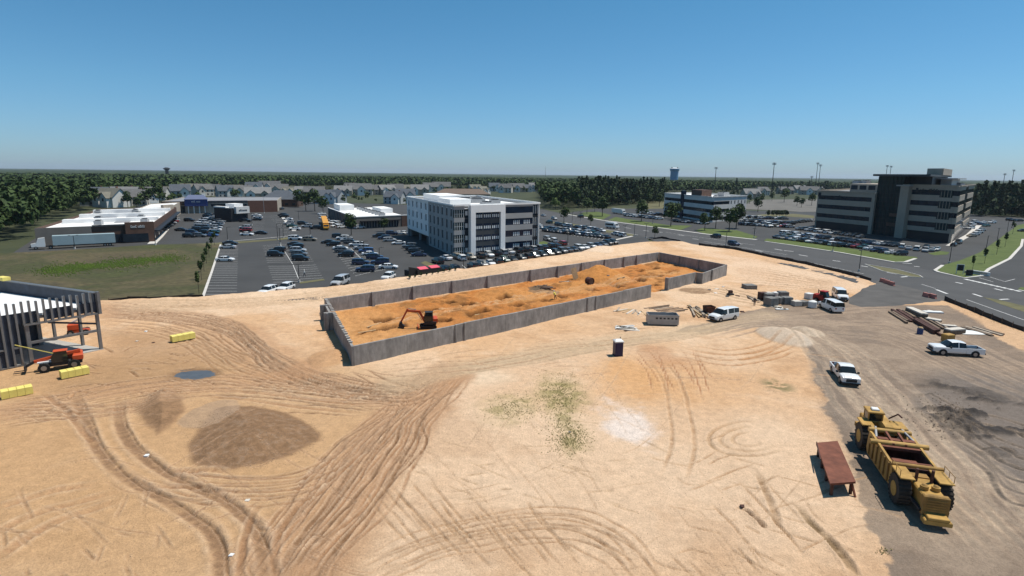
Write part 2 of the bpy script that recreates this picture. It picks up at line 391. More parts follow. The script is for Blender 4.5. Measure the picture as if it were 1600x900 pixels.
# --- colour layers (albedo)
def C(r, g, b): return np.array([r, g, b])
SAND, PALE, ORNG, BRWN, DARK, GRVL, GREY, BLCK = C(.56, .362, .215), C(.65, .475, .325), C(.53, .285, .12), C(.30, .165, .08), C(.17, .098, .052), C(.235, .172, .124), C(.165, .132, .106), C(.045, .039, .036)
col = np.empty(X.shape+(3,)); col[:] = SAND
def mix(m, c): 
    global col
    m = np.clip(m, 0, 1)[..., None]; col = col*(1-m)+c*m
n1 = fbm(X, Y, 22, 5, 11, .55); n2 = fbm(X, Y, 6, 5, 12, .6); n3 = fbm(X, Y, 1.3, 4, 13, .6)
mix(smooth(.50, .68, n1)*.5, PALE); mix(smooth(.50, .38, n1)*.22, ORNG); mix(smooth(.54, .72, n2)*.4, PALE); mix(smooth(.46, .3, n2)*.35, BRWN*1.25)
fld = lambda poly, soft=2., amp=1.5: (lambda d, i: smooth(-soft, soft, np.where(i, d, -d)+(n2-.5)*amp*4))(dist_line(X, Y, px_arr(poly), True)[0], in_poly(X, Y, px_arr(poly)))
# left half warmer / browner around the haul road; strip behind the walls paler
mix(fld([(-200, 560), (200, 560), (420, 550), (640, 590), (600, 700), (520, 980), (-200, 980)], 4)*.75, C(.45, .27, .132))
mix(fld([(160, 520), (330, 520), (380, 560), (330, 610), (60, 625), (60, 590), (165, 550)], 3)*.6, C(.33, .195, .10)*(1))
mix(fld([(160, 476), (500, 456), (840, 408), (1000, 380), (1040, 390), (880, 410), (505, 480), (300, 500), (160, 500)], 3)*.45, PALE)
mix(fld([(1060, 385), (1360, 437), (1330, 460), (1150, 440), (1140, 410)], 3)*.6, C(.62, .44, .30))
mix(fld([(560, 590), (1000, 540), (1180, 560), (1280, 640), (1340, 760), (1380, 900), (560, 900), (640, 700)], 4)*.3, C(.60, .43, .295))
mix(smooth(1.1, .2, ell((990, 590), 90, 45)+(n2-.5)*1.2)*.75, ORNG*1.05)
mix(smooth(1.1, .2, ell((1035, 560), 40, 25)+(n2-.5)*1.2)*.5, C(.40, .20, .10))
mix(smooth(1.2, .3, ell((1100, 600), 120, 40)+(n2-.5)*1.2)*.35, ORNG)
mix(smooth(1.1, .3, ell((983, 664), 54, 42)+(n2-.5)*1.5+(n3-.5)*.9)*.8, C(.68, .585, .52))
mix(smooth(1.1, .3, ell((750, 590), 70, 22)+(n2-.5)*1.4)*.55, C(.66, .52, .37))
wd = smooth(1.25, .1, np.minimum(np.minimum(np.minimum(ell((875, 610), 48, 34), ell((800, 638), 55, 28)), ell((895, 680), 38, 30)), ell((878, 640), 34, 60))+(n2-.5)*1.2)
mix(wd*.45, C(.42, .34, .17)); mix(wd*smooth(.44, .60, n3)*.75, C(.26, .215, .085))
mix(smooth(1.2, .3, ell((1215, 605), 26, 14))*smooth(.47, .58, n3)*.9, C(.20, .165, .08))
# yard: grey-brown gravel
yard = [(1060, 518), (1170, 486), (1250, 470), (1320, 462), (1400, 476), (1480, 478), (1530, 500), (1560, 530), (1800, 640), (1800, 980), (1392, 980), (1376, 860), (1345, 760), (1300, 660), (1268, 575), (1248, 520), (1180, 512), (1110, 522)]
ym = smooth(.38, .62, fld(yard, 1.0, .7)+(n3-.5)*.9); mix(ym, GRVL); mix(ym*smooth(.45, .62, n2)*.5, C(.33, .25, .18)); mix(ym*smooth(.5, .35, n2)*.35, GREY)
mix(fld([(1255, 530), (1285, 560), (1330, 650), (1350, 740), (1335, 760), (1300, 670), (1268, 590)], 1., .6)*.5, GREY*.95)
dk = fld([(1440, 590), (1540, 580), (1700, 600), (1800, 760), (1640, 800), (1560, 740), (1500, 690), (1430, 640)], 2.5, 1.2)
near_k = smooth(1.5, .5, ell((1485, 645), 125, 62)+(n2-.5)*.8)
mix(dk*.9, C(.165, .136, .115))
bl = dk*near_k*smooth(.52, .60, fbm(X*1.0, Y*2.2, 6, 5, 31, .6)+.10*smooth(1.3, .3, ell((1470, 650), 55, 30)))
mix(bl*.95, BLCK); Z += bl*.55*n3*2*fbm(X, Y, 2.5, 3, 33)*1.6
mix(fld([(1480, 476), (1520, 484), (1600, 516), (1700, 560), (1690, 575), (1590, 545), (1530, 505)], 1., .6)*.8, C(.52, .33, .19))
# --- mounds
def mound(c, rx, ry, h, colr=None, p=1.3, k=1.0, amp=.25, edge=1.0):
    global Z
    e = ell(c, rx, ry)+(n2-.5)*amp*2; m = np.clip(1-e, 0, 1)**(1/p)
    Z += h*m*(1+.25*(n3-.5))
    if colr is not None: mix(smooth(edge, edge-.12, e)*k, colr*1.0)
    return e
gv = C(.245, .142, .076)
def pmound(poly, h, soft, c, k):
    """mound with a traced foot line"""
    global Z
    P = px_arr(poly); d = dist_line(X, Y, P, True)[0]; i = in_poly(X, Y, P); sd_ = np.where(i, d, -d)+(n2-.5)*.8
    Z += h*smooth(-.4, soft, sd_)*(1+.22*(n3-.5)); mix(smooth(-.3, .4, sd_+(n3-.5)*.6)*k, c); return sd_
gs = fbm(X, Y, .45, 3, 71, .7)
e = pmound([(291, 700), (312, 668), (335, 642), (366, 634), (402, 634), (450, 645), (485, 662), (503, 678), (498, 690), (455, 714), (405, 730), (365, 738), (325, 734), (298, 725)], .75, 5.5, gv*.95, .96)
mix(smooth(.1, .8, e)*smooth(.52, .66, gs)*.6, DARK); mix(smooth(.1, .8, e)*smooth(.46, .34, gs)*.35, C(.30, .215, .15))
e = pmound([(212, 640), (232, 618), (262, 608), (284, 622), (290, 645), (270, 668), (246, 682), (228, 668)], .8, 3, gv*1.02, .9)
mix(smooth(.1, .8, e)*smooth(.52, .66, gs)*.6, DARK)
mound((330, 648), 40, 22, .35, C(.36, .25, .165), 1.3, .6, .3)
mound((1226, 528), 38, 16, 1.3, C(.50, .41, .32), 1.2, .8, .15)
mound((1262, 520), 22, 9, .8, C(.55, .44, .33), 1.2, .8, .2)
mound((700, 424), 24, 6, 1.1, C(.60, .42, .29), 1.2, .7, .3)
mound((920, 391), 40, 6, 1.2, C(.62, .47, .34), 1.2, .7, .3)
mound((1085, 455), 26, 5, .5, DARK*1.2, 1.3, .9, .3)
mound((520, 561), 36, 14, .7, C(.52, .30, .14), 1.3, .6, .3)
# berm along the parking lot
bm_, _, _ = dist_line(X, Y, px_arr([(150, 477), (318, 470), (430, 461), (500, 456), (640, 438.5), (740, 424), (840, 408), (920, 397), (962, 388), (1010, 382), (1063, 381)]))
Z += np.exp(-(bm_/3.0)**2)*(.55+.5*n2)
bm2, _, _ = dist_line(X, Y, px_arr([(170, 500), (300, 480), (440, 470), (520, 462)]))
# --- ruts
def track(px, w=.55, gauge=2.0, depth=.10, c=None, k=.6, n=8, pair=True, wander=.5, tread=0.):
    """tyre ruts along a pixel polyline"""
    global Z, col
    P = px_arr(spline(px, n)) if len(px) > 2 else px_arr(px)
    xa = [p[0] for p in P]; ya = [p[1] for p in P]; pad = gauge+3
    i0, i1 = np.searchsorted(ys, min(ya)-pad), np.searchsorted(ys, max(ya)+pad)
    yl, yh = max(20, min(ya)-pad), max(20, max(ya)+pad)
    sv = [x_/hwid(y_) for x_ in (min(xa)-pad, max(xa)+pad) for y_ in (yl, yh)]
    j0, j1 = np.searchsorted(ss, min(sv)), np.searchsorted(ss, max(sv))
    if i1 <= i0 or j1 <= j0: return
    sl = (slice(i0, i1), slice(j0, j1)); x = X[sl]; y_ = Y[sl]
    d, a, sg = dist_line(x, y_, P)
    sdv = d*sg+(fbm(a, a*0+len(px), 5, 3, int(abs(xa[0]*7)) % 97)-.5)*wander
    L = a.max() if a.size else 1
    fade = smooth(0, min(6, L*.25)+.1, a)*smooth(0, min(6, L*.25)+.1, L-a)
    offs = (-gauge/2, gauge/2) if pair else (0,)
    rut = np.zeros(x.shape); rim = np.zeros(x.shape)
    for o in offs:
        q = np.abs(sdv-o)
        rut = np.maximum(rut, np.exp(-(q/w)**4)); rim = np.maximum(rim, np.exp(-((q-w*1.35)/(w*.45))**2))
    brk = (.45+.9*fbm(x, y_, 3.5, 3, 77))*(.45+1.1*vnoise(x/.38, y_/.38, 78))
    rut *= fade*brk; rim *= fade*brk
    if tread: rut = rut*(1-tread*.5*(np.sin(a*2*math.pi/.62) > 0))
    Z[sl] += -1.2*depth*rut+depth*.6*rim
    if c is not None:
        m = np.clip(rut*k*1.2, 0, 1)[..., None]; col[sl] = col[sl]*(1-m)+c*.9*m
        m = np.clip(rim*.22, 0, 1)[..., None]; col[sl] = col[sl]*(1-m)+PALE*m
def box_of(P, pad):
    xa = [p[0] for p in P]; ya = [p[1] for p in P]; i0, i1 = np.searchsorted(ys, min(ya)-pad), np.searchsorted(ys, max(ya)+pad)
    sv = [x_/hwid(y_) for x_ in (min(xa)-pad, max(xa)+pad) for y_ in (max(20, min(ya)-pad), max(20, max(ya)+pad))]
    return slice(i0, i1), slice(np.searchsorted(ss, min(sv)), np.searchsorted(ss, max(sv)))
def band(px, width, c, k, n=5):
    P = px_arr(spline(px, n)); sl = box_of(P, width+4); x, y_ = X[sl], Y[sl]
    if not x.size: return
    d = dist_line(x, y_, P)[0]*(.6+.8*fbm(x, y_, 4, 4, 41)); m = np.clip(smooth(width/2+1.2, width/2-1.2, d)*k, 0, 1)[..., None]; col[sl] = col[sl]*(1-m)+c*m
br = C(.37, .208, .110)
rr = random.Random(5)
haul = [(400, 960), (470, 860), (540, 770), (590, 700), (630, 650), (668, 612), (700, 585)]
band(haul, 7, br*1.05, .7); band([(455, 960), (540, 840), (600, 740), (640, 670), (668, 620), (720, 575)], 4, br, .5)
for dx in (-60, -38, -20, -4, 14, 30, 46, 60):
    track([(p[0]+dx*(1 if i < 4 else .6)+rr.uniform(-10, 10), p[1]) for i, p in enumerate(haul)], .17, 1.9, .045, br*rr.uniform(.6, 1.05), .6, wander=1.2)
for k in range(26):
    dx = rr.uniform(-72, 72); t0 = rr.uniform(0, .35)
    pts = [(p[0]+dx*(1 if i < 4 else .55)+rr.uniform(-9, 9), p[1]) for i, p in enumerate(haul)]; pts = pts[rr.choice((0, 0, 1, 2)):len(pts)-rr.choice((0, 0, 1))]
    track(pts, rr.uniform(.07, .16), 0, .06, br*rr.uniform(.5, .95), .75, pair=False, wander=.9)
# fan from the junction to the upper left
fan = [(690, 590), (630, 615), (560, 610), (480, 592), (425, 566), (395, 540), (360, 515), (300, 500), (220, 490), (150, 487)]
band(fan, 7, br*1.15, .55)
for k in range(9):
    s = k/8
    pts = [(p[0]+(s-.5)*10, p[1]+(s-.5)*(26-abs(i-4)*2)*(1 if i < 7 else .7)) for i, p in enumerate(fan)]
    track(pts, .18, 1.8, .055, br*rr.uniform(.55, 1.0), .65, wander=1.0)
for k in range(5):
    track([(160, 494+5*k), (260, 502+6*k), (320, 520+8*k), (360, 550+8*k), (420, 580+5*k), (500, 612+2*k)], .2, 2.0, .06, BRWN*rr.uniform(.7, 1.05), .6, wander=1.0)
for k in range(22):
    q = rr.uniform(-1, 1); pts = [(p[0]+q*6, p[1]+q*(17-abs(i-4)*1.5)+rr.uniform(-2, 2)) for i, p in enumerate(fan)]; pts = pts[rr.choice((0, 0, 1, 3)):len(pts)-rr.choice((0, 0, 2))]
    track(pts, rr.uniform(.08, .16), 0, .06, br*rr.uniform(.5, .9), .75, pair=False, wander=.9)
for k in range(16):
    x0 = rr.uniform(560, 690); y0 = rr.uniform(590, 650); L = rr.uniform(60, 130); track([(x0, y0), (x0-L*.5, y0-rr.uniform(2, 12)), (x0-L, y0-rr.uniform(8, 26))], rr.uniform(.09, .2), 0, .08, br*rr.uniform(.5, .85), .8, pair=False)
for k in range(40):
    x0 = rr.uniform(60, 380); y0 = rr.uniform(545, 625); L = rr.uniform(25, 80); track([(x0, y0), (x0+L*.5, y0+rr.uniform(-7, 7)), (x0+L, y0+rr.uniform(-10, 10))], rr.uniform(.1, .25), 0, .10, BRWN*rr.uniform(.7, 1), .7, pair=False)
band([(520, 560), (440, 590), (330, 600), (180, 610), (-20, 650)], 5, br*1.15, .5)
for k in range(5): track([(640, 610+4*k), (560, 612+4*k), (420, 600+4*k), (330, 590+6*k), (200, 602+7*k), (100, 622+7*k), (-30, 640+8*k)], .2, 2.0, .06, br*rr.uniform(.6, 1), .6, wander=1.0)
for k in range(4): track([(700-8*k, 585), (760, 568+2*k), (860, 552+2*k), (960, 534+2*k), (1060, 522+2*k), (1150, 506)], .35, 2.0, .05, C(.40, .28, .17), .5)
band([(620, 600), (760, 568), (960, 532), (1110, 512), (1200, 492)], 5, C(.45, .33, .21), .5)
# ring round the gravel mound
for k in range(5):
    track([(600-7*k, 655+4*k), (540-6*k, 715+5*k), (470, 748+6*k), (380, 757+6*k), (280, 748+6*k), (220, 735)], .18, 1.9, .05, br*rr.uniform(.6, 1.05), .55, wander=1.0)
track([(600, 640), (540, 635), (470, 628), (380, 618), (300, 612)], .35, 2, .07, br, .5)
# deep dark ruts in the left foreground
for pts in ([(115, 615), (135, 660), (155, 705), (200, 752), (270, 790), (325, 828), (345, 870), (352, 960)],
            [(185, 620), (190, 670), (225, 715), (290, 757), (350, 783), (395, 822), (415, 870), (425, 960)]):
    track(pts, .50, 0, .09, C(.30, .175, .095), .95, pair=False, wander=.3)
    track([(p[0]+9, p[1]) for p in pts], .10, 0, .07, DARK, .6, pair=False, wander=.4)
track([(60, 610), (110, 650), (140, 690), (160, 720)], .3, 0, .1, br, .6, pair=False)
track([(420, 780), (395, 810), (380, 850), (372, 920)], .25, 0, .10, br*.9, .7, pair=False)
track([(500, 760), (470, 790), (440, 830), (430, 880), (440, 940)], .25, 0, .10, br*.9, .6, pair=False)
for k in range(4): track([(-30, 640+10*k), (60, 637+5*k), (150, 640+3*k), (230, 628+3*k), (300, 610+2*k)], .25, 1.8, .10, br*.9, .7)
for pts in ([(-30, 850), (60, 805), (130, 785), (195, 768)], [(-30, 890), (70, 828), (140, 800), (200, 782)], [(-20, 800), (80, 770), (160, 758)]):
    track(pts, .42, 0, .07, br*1.15, .55, pair=False, tread=.8)
for pts in ([(285, 742), (330, 737), (360, 740)], [(270, 735), (300, 738), (330, 733)], [(240, 760), (280, 764), (330, 758)]):
    track(pts, .35, 0, .07, br*.9, .6, pair=False, tread=.9)
# lower centre
for k in range(5): track([(540, 900+8*k), (640, 850+8*k), (760, 815+8*k), (870, 803+9*k), (940, 822+9*k), (1000, 870+10*k), (1030, 930)], .13, 1.6, .05, C(.40, .24, .13)*rr.uniform(.75, 1.1), .6, wander=1.4)
for k in range(22):
    x0 = 565+k*13+rr.uniform(-8, 8); y0 = rr.uniform(735, 800)+k*1.5; L = rr.uniform(50, 120)
    track([(x0, y0), (x0+L*.45+rr.uniform(-8, 8), y0+L*.55), (x0+L*.9, y0+L*1.05)], .12, 0, .07, C(.40, .25, .14), .6, pair=False, wander=.35)
for k in range(9):
    x0 = 985+k*13; track([(x0+rr.uniform(-6, 6), 548+rr.uniform(-14, 14)), (x0+20+rr.uniform(-6, 6), 580), (x0+36, 600+rr.uniform(0, 30))], .10, 0, .05, C(.36, .17, .08), .7, pair=False, wander=.3)
for k in range(3): track([(1060-4*k, 540+6*k), (1130, 552+8*k), (1190, 545+8*k), (1240, 528+8*k)], .3, 2, .10, C(.42, .22, .10), .6)
track([(1025, 560), (1050, 600), (1062, 650), (1066, 700), (1050, 760)], .2, 2, .06, C(.43, .26, .14), .55)
for r_ in (18, 30, 42):
    track([(1170+r_*1.5*math.cos(t), 688+r_*.62*math.sin(t)) for t in np.linspace(.3, 5.2, 12)], .22, 0, .10, C(.43, .28, .16), .6, pair=False)
for k in range(44):
    x0 = rr.uniform(1000, 1330); y0 = rr.uniform(690, 880); L = rr.uniform(30, 110); a = rr.choice((.25, .5, 1.1, -.35))
    track([(x0, y0), (x0+L*.5+rr.uniform(-5, 5), y0+L*.5*a+rr.uniform(-4, 4)), (x0+L, y0+L*a)], .11, 0, .07, C(.41, .26, .15), .6, pair=False)
for k in range(30):
    x0 = rr.uniform(640, 1000); y0 = rr.uniform(600, 800); L = rr.uniform(25, 80)
    track([(x0, y0), (x0+L, y0+L*rr.uniform(-.2, .5))], .10, 0, .05, C(.43, .29, .17), .5, pair=False)
for k in range(26):
    x0 = rr.uniform(-20, 400); y0 = rr.uniform(760, 900); L = rr.uniform(30, 120)
    track([(x0, y0), (x0+L*rr.uniform(-.3, 1), y0+L*rr.uniform(.1, .6))], .12, 0, .06, C(.40, .25, .14), .55, pair=False)
track([(1245, 785), (1270, 820), (1310, 860), (1345, 915)], .3, 0, .18, C(.30, .2, .11), .8, pair=False)
track([(1180, 735), (1205, 790), (1218, 830)], .28, 0, .14, C(.36, .23, .13), .7, pair=False)
track([(1150, 790), (1175, 802), (1200, 828)], .2, 0, .22, DARK, .9, pair=False)
# yard traffic
for k in (0, 1.7, 2.6, 4.4, 5.1, 7.3):
    track([(1190+10*k, 497+2*k), (1262+10*k+rr.uniform(-12, 12), 540+2*k), (1310+14*k+rr.uniform(-10, 10), 610), (1370+18*k+rr.uniform(-20, 20), 690), (1450+20*k+rr.uniform(-20, 20), 790), (1560+20*k, 900)], .3, 2.1, .025, C(.40, .31, .225)*rr.uniform(.75, 1.05), .4, wander=1.2)
for k in (0, 2.2, 3.1, 5.4): track([(1110, 516+3*k), (1200, 496+3*k), (1300, 490+5*k+rr.uniform(-5, 5)), (1400, 492+8*k+rr.uniform(-8, 8)), (1500, 530+10*k), (1640, 600+8*k)], .35, 2.1, .025, C(.38, .28, .2)*rr.uniform(.65, 1.1), .45)
for k in range(8):
    y0 = 640+14*k; track([(1440+k*8, y0-30), (1500+k*6, y0), (1580, y0+20+k*4), (1680, y0+60)], .25, 0, .12, GREY*rr.uniform(.5, 1.1), .7, pair=False)
# sand slope beyond the walls
for k in range(8): track([(1140, 415+5*k), (1190, 420+4*k), (1250, 432+3*k), (1320, 446+2*k)], .4, 2.4, .14, C(.42, .25, .14)*rr.uniform(.8, 1.15), .55)
for k in range(5): track([(170, 480+1.5*k), (330, 475+1.5*k), (480, 464+1.5*k), (640, 443+1.5*k), (820, 416+k)], .4, 2.6, .10, C(.44, .29, .17), .45)
for k in range(4): track([(1045, 452+2*k), (1110, 450+3*k), (1160, 458+4*k), (1230, 478+2*k)], .4, 2.2, .10, C(.40, .26, .15), .5)
track([(880, 545), (800, 563), (700, 577), (580, 588)], .25, 2.2, .08, C(.38, .24, .14), .6)
for k in range(14):
    x0 = rr.uniform(560, 980); y0 = 560-(x0-560)*.105+rr.uniform(0, 22); track([(x0, y0), (x0+rr.uniform(40, 120), y0-rr.uniform(2, 16))], .2, 0, .1, C(.40, .25, .14), .6, pair=False)
# fine criss-cross of older tyre marks over the open sand
for k in range(42):
    x0 = rr.uniform(560, 1150); y0 = rr.uniform(560, 890); L = rr.uniform(40, 150); a = rr.choice((rr.uniform(-.4, .4), rr.uniform(.6, 1.6), rr.uniform(-1.4, -.6))); cv = rr.uniform(-18, 18)
    track([(x0, y0), (x0+L*.5, y0+L*.5*a+cv), (x0+L, y0+L*a)], .08, rr.choice((0, 1.7, 1.9)), .03, C(.46, .30, .18)*rr.uniform(.85, 1.05), .4, pair=bool(rr.getrandbits(1)), n=5)
for k in range(20):
    x0 = rr.uniform(-30, 500); y0 = rr.uniform(640, 890); L = rr.uniform(50, 180); a = rr.uniform(-.7, .7); track([(x0, y0), (x0+L*.5, y0+L*.5*a+rr.uniform(-14, 14)), (x0+L, y0+L*a)], .08, 1.8, .03, br*rr.uniform(.75, 1.05), .5, pair=bool(rr.getrandbits(1)), n=5)
for k in range(46):
    x0 = rr.uniform(600, 1280); y0 = rr.uniform(545, 600) if k % 2 else rr.uniform(385, 450); L = rr.uniform(30, 90)
    if k % 2 == 0: x0 = rr.uniform(1120, 1320); y0 = max(y0, 395+(x0-1120)*.19)
    track([(x0, y0), (x0+L, y0+L*rr.uniform(-.15, .25))], .16, 0, .09, C(.42, .26, .15), .6, pair=False)
# --- basement floor: orange sand, footing pits, spoil heaps
inb = in_poly(X, Y, [(p.x, p.y) for p in (WA, WB, WC, WD)])
db = dist_line(X, Y, [(p.x, p.y) for p in (WA, WB, WC, WD)], True)[0]
fl = np.where(inb, smooth(0, .6, db), 0)
Z = Z*(1-.65*fl)
pc = np.empty(X.shape+(3,)); pc[:] = C(.44, .172, .047)
m_ = smooth(.42, .62, n2)[..., None]; pc = pc*(1-m_*.6)+C(.54, .275, .10)*m_*.6
m_ = smooth(.55, .4, n1)[..., None]; pc = pc*(1-m_*.5)+C(.33, .125, .03)*m_*.6; m_ = (smooth(.52, .66, fbm(X, Y, 3.2, 5, 52, .6))*.85)[..., None]; pc = pc*(1-m_)+C(.24, .105, .032)*m_  # dark brown patches put in as colour to make up for weak relief shading
lf = smooth(0, 1, np.clip(((X-WA.x)*dirL.x+(Y-WA.y)*dirL.y)/30, 0, 1))[..., None]
pc = pc*lf+C(.52, .275, .11)*(1-lf)
col = col*(1-fl[..., None])+pc*fl[..., None]
Z += fl*(n3-.5)*.45 + fl*(fbm(X, Y, 3.4, 5, 51, .6)-.5)*1.3
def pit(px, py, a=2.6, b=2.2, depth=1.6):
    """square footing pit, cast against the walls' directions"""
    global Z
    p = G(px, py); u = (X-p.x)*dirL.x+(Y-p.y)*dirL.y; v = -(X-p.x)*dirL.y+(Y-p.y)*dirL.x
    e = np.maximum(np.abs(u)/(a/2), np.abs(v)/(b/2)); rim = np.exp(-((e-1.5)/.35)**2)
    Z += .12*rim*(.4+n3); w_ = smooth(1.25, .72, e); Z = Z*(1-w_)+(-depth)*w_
    mix(smooth(1.22, .95, e)*.92, C(.15, .068, .026)); mix(rim*.4*n3*2, C(.36, .16, .05))  # dug soil colour, darkened to stand in for shade inside the pit
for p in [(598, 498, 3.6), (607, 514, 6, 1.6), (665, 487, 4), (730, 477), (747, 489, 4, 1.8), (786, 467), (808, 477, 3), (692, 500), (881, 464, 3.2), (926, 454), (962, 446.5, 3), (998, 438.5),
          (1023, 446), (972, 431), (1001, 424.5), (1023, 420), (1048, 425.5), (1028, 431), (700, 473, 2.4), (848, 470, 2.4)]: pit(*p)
mound((938, 434), 46, 9, 3.3, C(.47, .20, .055), 1.0, .9, .06)
mound((900, 447), 28, 7, .8, C(.47, .21, .062), 1.2, .6, .2)
mound((800, 462), 60, 10, .5, C(.50, .235, .075), 1.3, .5, .4)
mound((850, 455), 26, 6, .35, C(.22, .14, .08), 1.3, .8, .5)
mound((842, 450.5), 18, 4, .25, C(.12, .09, .06), 1.3, .8, .4)
for k in range(12):
    x0 = 560+k*38; track([(x0, 508-(x0-560)*.165), (x0+40, 503-(x0-560)*.165), (x0+90, 494-(x0-560)*.17)], .3, 1.8, .10, C(.48, .25, .09), .5)
pe = ell((303, 586), 34, 8)+(n2-.5)*.5; Z -= .22*smooth(1.25, .5, pe)-.16*(n3-.5)*smooth(1.6, 1.0, pe); mix(smooth(1.5, .8, pe)*.6, DARK)
# level pads under machines and the building
def pad(p, r, z=.05):
    global Z
    w = smooth(r*1.5, r, np.hypot(X-p.x, Y-p.y)); Z = Z*(1-w)+z*w
for p, r in (((1402, 752), 9), ((1306, 738), 4.5), ((1319, 595), 4.5), ((1490, 553), 5), ((1130, 500), 4.5), ((1297, 486), 4.5), ((1312, 468), 4.5), ((1036, 508), 5), ((965, 556), 2), ((668, 513), 3), ((95, 575), 5)): pad(G(*p), r)
kb = G(163, 546); kl = G(0, 580)
BD1 = (kl-kb).normalized(); KBK = G(0, 436, hgt((163, 546), 456)); BD2 = (Vector((KBK.x, KBK.y, 0))-kb).normalized()
bu = [kb+(-BD1-BD2)*1.0, kb+BD1*32-BD2*1, kb+BD1*32+BD2*40, kb+BD2*40-BD1*1]
bi = in_poly(X, Y, [(p.x, p.y) for p in bu]); Z = np.where(bi, np.minimum(Z, .0), Z)
# drop below the neighbouring sheets outside the boundary
Z = np.where(SDw < 0, np.minimum(Z, .02)-.25*smooth(0, .8, -SDw), Z*smooth(-.2, 1.4, SDw)+.03)
Z = np.where(SD < -1.2, -.3, Z)

def hz(x, y):
    """terrain height at a world point"""
    t = x/hwid(y); j = int(np.clip(np.searchsorted(ss, t), 1, NS-1)); i = int(np.clip(np.searchsorted(ys, y), 1, len(ys)-1))
    u = (t-ss[j-1])/(ss[j]-ss[j-1]); v = (y-ys[i-1])/(ys[i]-ys[i-1])
    if not (0 <= u <= 1 and 0 <= v <= 1): return 0.0
    q = Z[i-1, j-1]*(1-u)*(1-v)+Z[i-1, j]*u*(1-v)+Z[i, j-1]*(1-u)*v+Z[i, j]*u*v
    return float(q)
def on(px, py, sink=0.0):
    p = G(px, py); return Vector((p.x, p.y, hz(p.x, p.y)-sink))
ny, nx = X.shape
idx = -np.ones(X.shape, np.int64); kq = keep[:-1, :-1] & keep[1:, :-1] & keep[:-1, 1:] & keep[1:, 1:]
use = np.zeros(X.shape, bool); use[:-1, :-1] |= kq; use[1:, :-1] |= kq; use[:-1, 1:] |= kq; use[1:, 1:] |= kq
idx[use] = np.arange(use.sum())
F = np.stack([idx[:-1, :-1][kq], idx[:-1, 1:][kq], idx[1:, 1:][kq], idx[1:, :-1][kq]], -1)
V = np.stack([X[use], Y[use], Z[use]], -1)
print('site verts', use.sum())
def sand_mat():
    m = bpy.data.materials.new('site_sand'); m.use_nodes = True; t = m.node_tree; b = t.nodes['Principled BSDF']
    b.inputs['Roughness'].default_value = .95; b.inputs['Specular IOR Level'].default_value = .15
    at = t.nodes.new('ShaderNodeAttribute'); at.attribute_name = 'soil'; tc = t.nodes.new('ShaderNodeTexCoord')
    def noise(sc, lo, hi, det=6):
        n = t.nodes.new('ShaderNodeTexNoise'); n.inputs['Scale'].default_value = sc; n.inputs['Detail'].default_value = det; n.inputs['Roughness'].default_value = .7
        t.links.new(tc.outputs['Object'], n.inputs['Vector'])
        mp = t.nodes.new('ShaderNodeMapRange'); mp.inputs[1].default_value = .3; mp.inputs[2].default_value = .7; mp.inputs[3].default_value = lo; mp.inputs[4].default_value = hi
        t.links.new(n.outputs['Fac'], mp.inputs[0]); return n, mp
    n1_, m1 = noise(1.2, .84, 1.14); n2_, m2 = noise(7, .80, 1.18)
    mu = t.nodes.new('ShaderNodeMath'); mu.operation = 'MULTIPLY'; t.links.new(m1.outputs[0], mu.inputs[0]); t.links.new(m2.outputs[0], mu.inputs[1])
    vm = t.nodes.new('ShaderNodeVectorMath'); vm.operation = 'SCALE'; t.links.new(at.outputs['Color'], vm.inputs[0]); t.links.new(mu.outputs[0], vm.inputs['Scale'])
    t.links.new(vm.outputs[0], b.inputs['Base Color'])
    bp = t.nodes.new('ShaderNodeBump'); bp.inputs['Strength'].default_value = .7; bp.inputs['Distance'].default_value = .22
    t.links.new(n2_.outputs['Fac'], bp.inputs['Height']); t.links.new(bp.outputs[0], b.inputs['Normal'])
    return m
me = mesh_np('construction_ground', V, F, 4, sand_mat(), True)
ca = me.color_attributes.new('soil', 'FLOAT_COLOR', 'POINT')
ca.data.foreach_set('color', np.concatenate([np.clip(col[use], 0, 1), np.ones((use.sum(), 1))], -1).astype(np.float32).ravel())
struct(link('construction_ground', me))

# ground sheet to the horizon; it dips under the excavated site
gx = np.arange(-140, 141, 5.0); gy = np.arange(-10, 246, 5.0); GX, GY = np.meshgrid(gx, gy)
gd = dist_line(GX, GY, SP, True)[0]; gi = in_poly(GX, GY, SP)
GZ = np.where(gi & (gd > 6), -3.0, -.12)
GZ = np.where((GY < 12) & (np.abs(GX) < 118), -3.0, GZ)
nr, nc = GX.shape; gidx = np.arange(nr*nc).reshape(nr, nc)
gv = list(zip(GX.ravel(), GY.ravel(), GZ.ravel())); gf = [(gidx[i, j], gidx[i, j+1], gidx[i+1, j+1], gidx[i+1, j]) for i in range(nr-1) for j in range(nc-1)]
x0, x1, y0, y1 = gx[0], gx[-1], gy[0], gy[-1]; k = len(gv)
far = [(-9000, -400), (x0, -400), (x1, -400), (9000, -400), (-9000, y0), (x0, y0), (x1, y0), (9000, y0), (-9000, y1), (x0, y1), (x1, y1), (9000, y1), (-9000, 16000), (x0, 16000), (x1, 16000), (9000, 16000)]
gv += [(p[0], p[1], -.12) for p in far]
for i in range(3):
    for j in range(3):
        if (i, j) != (1, 1): a = k+4*i+j; gf.append((a, a+1, a+5, a+4))
struct(MB().add(gv, gf).obj('ground', M['ground']))
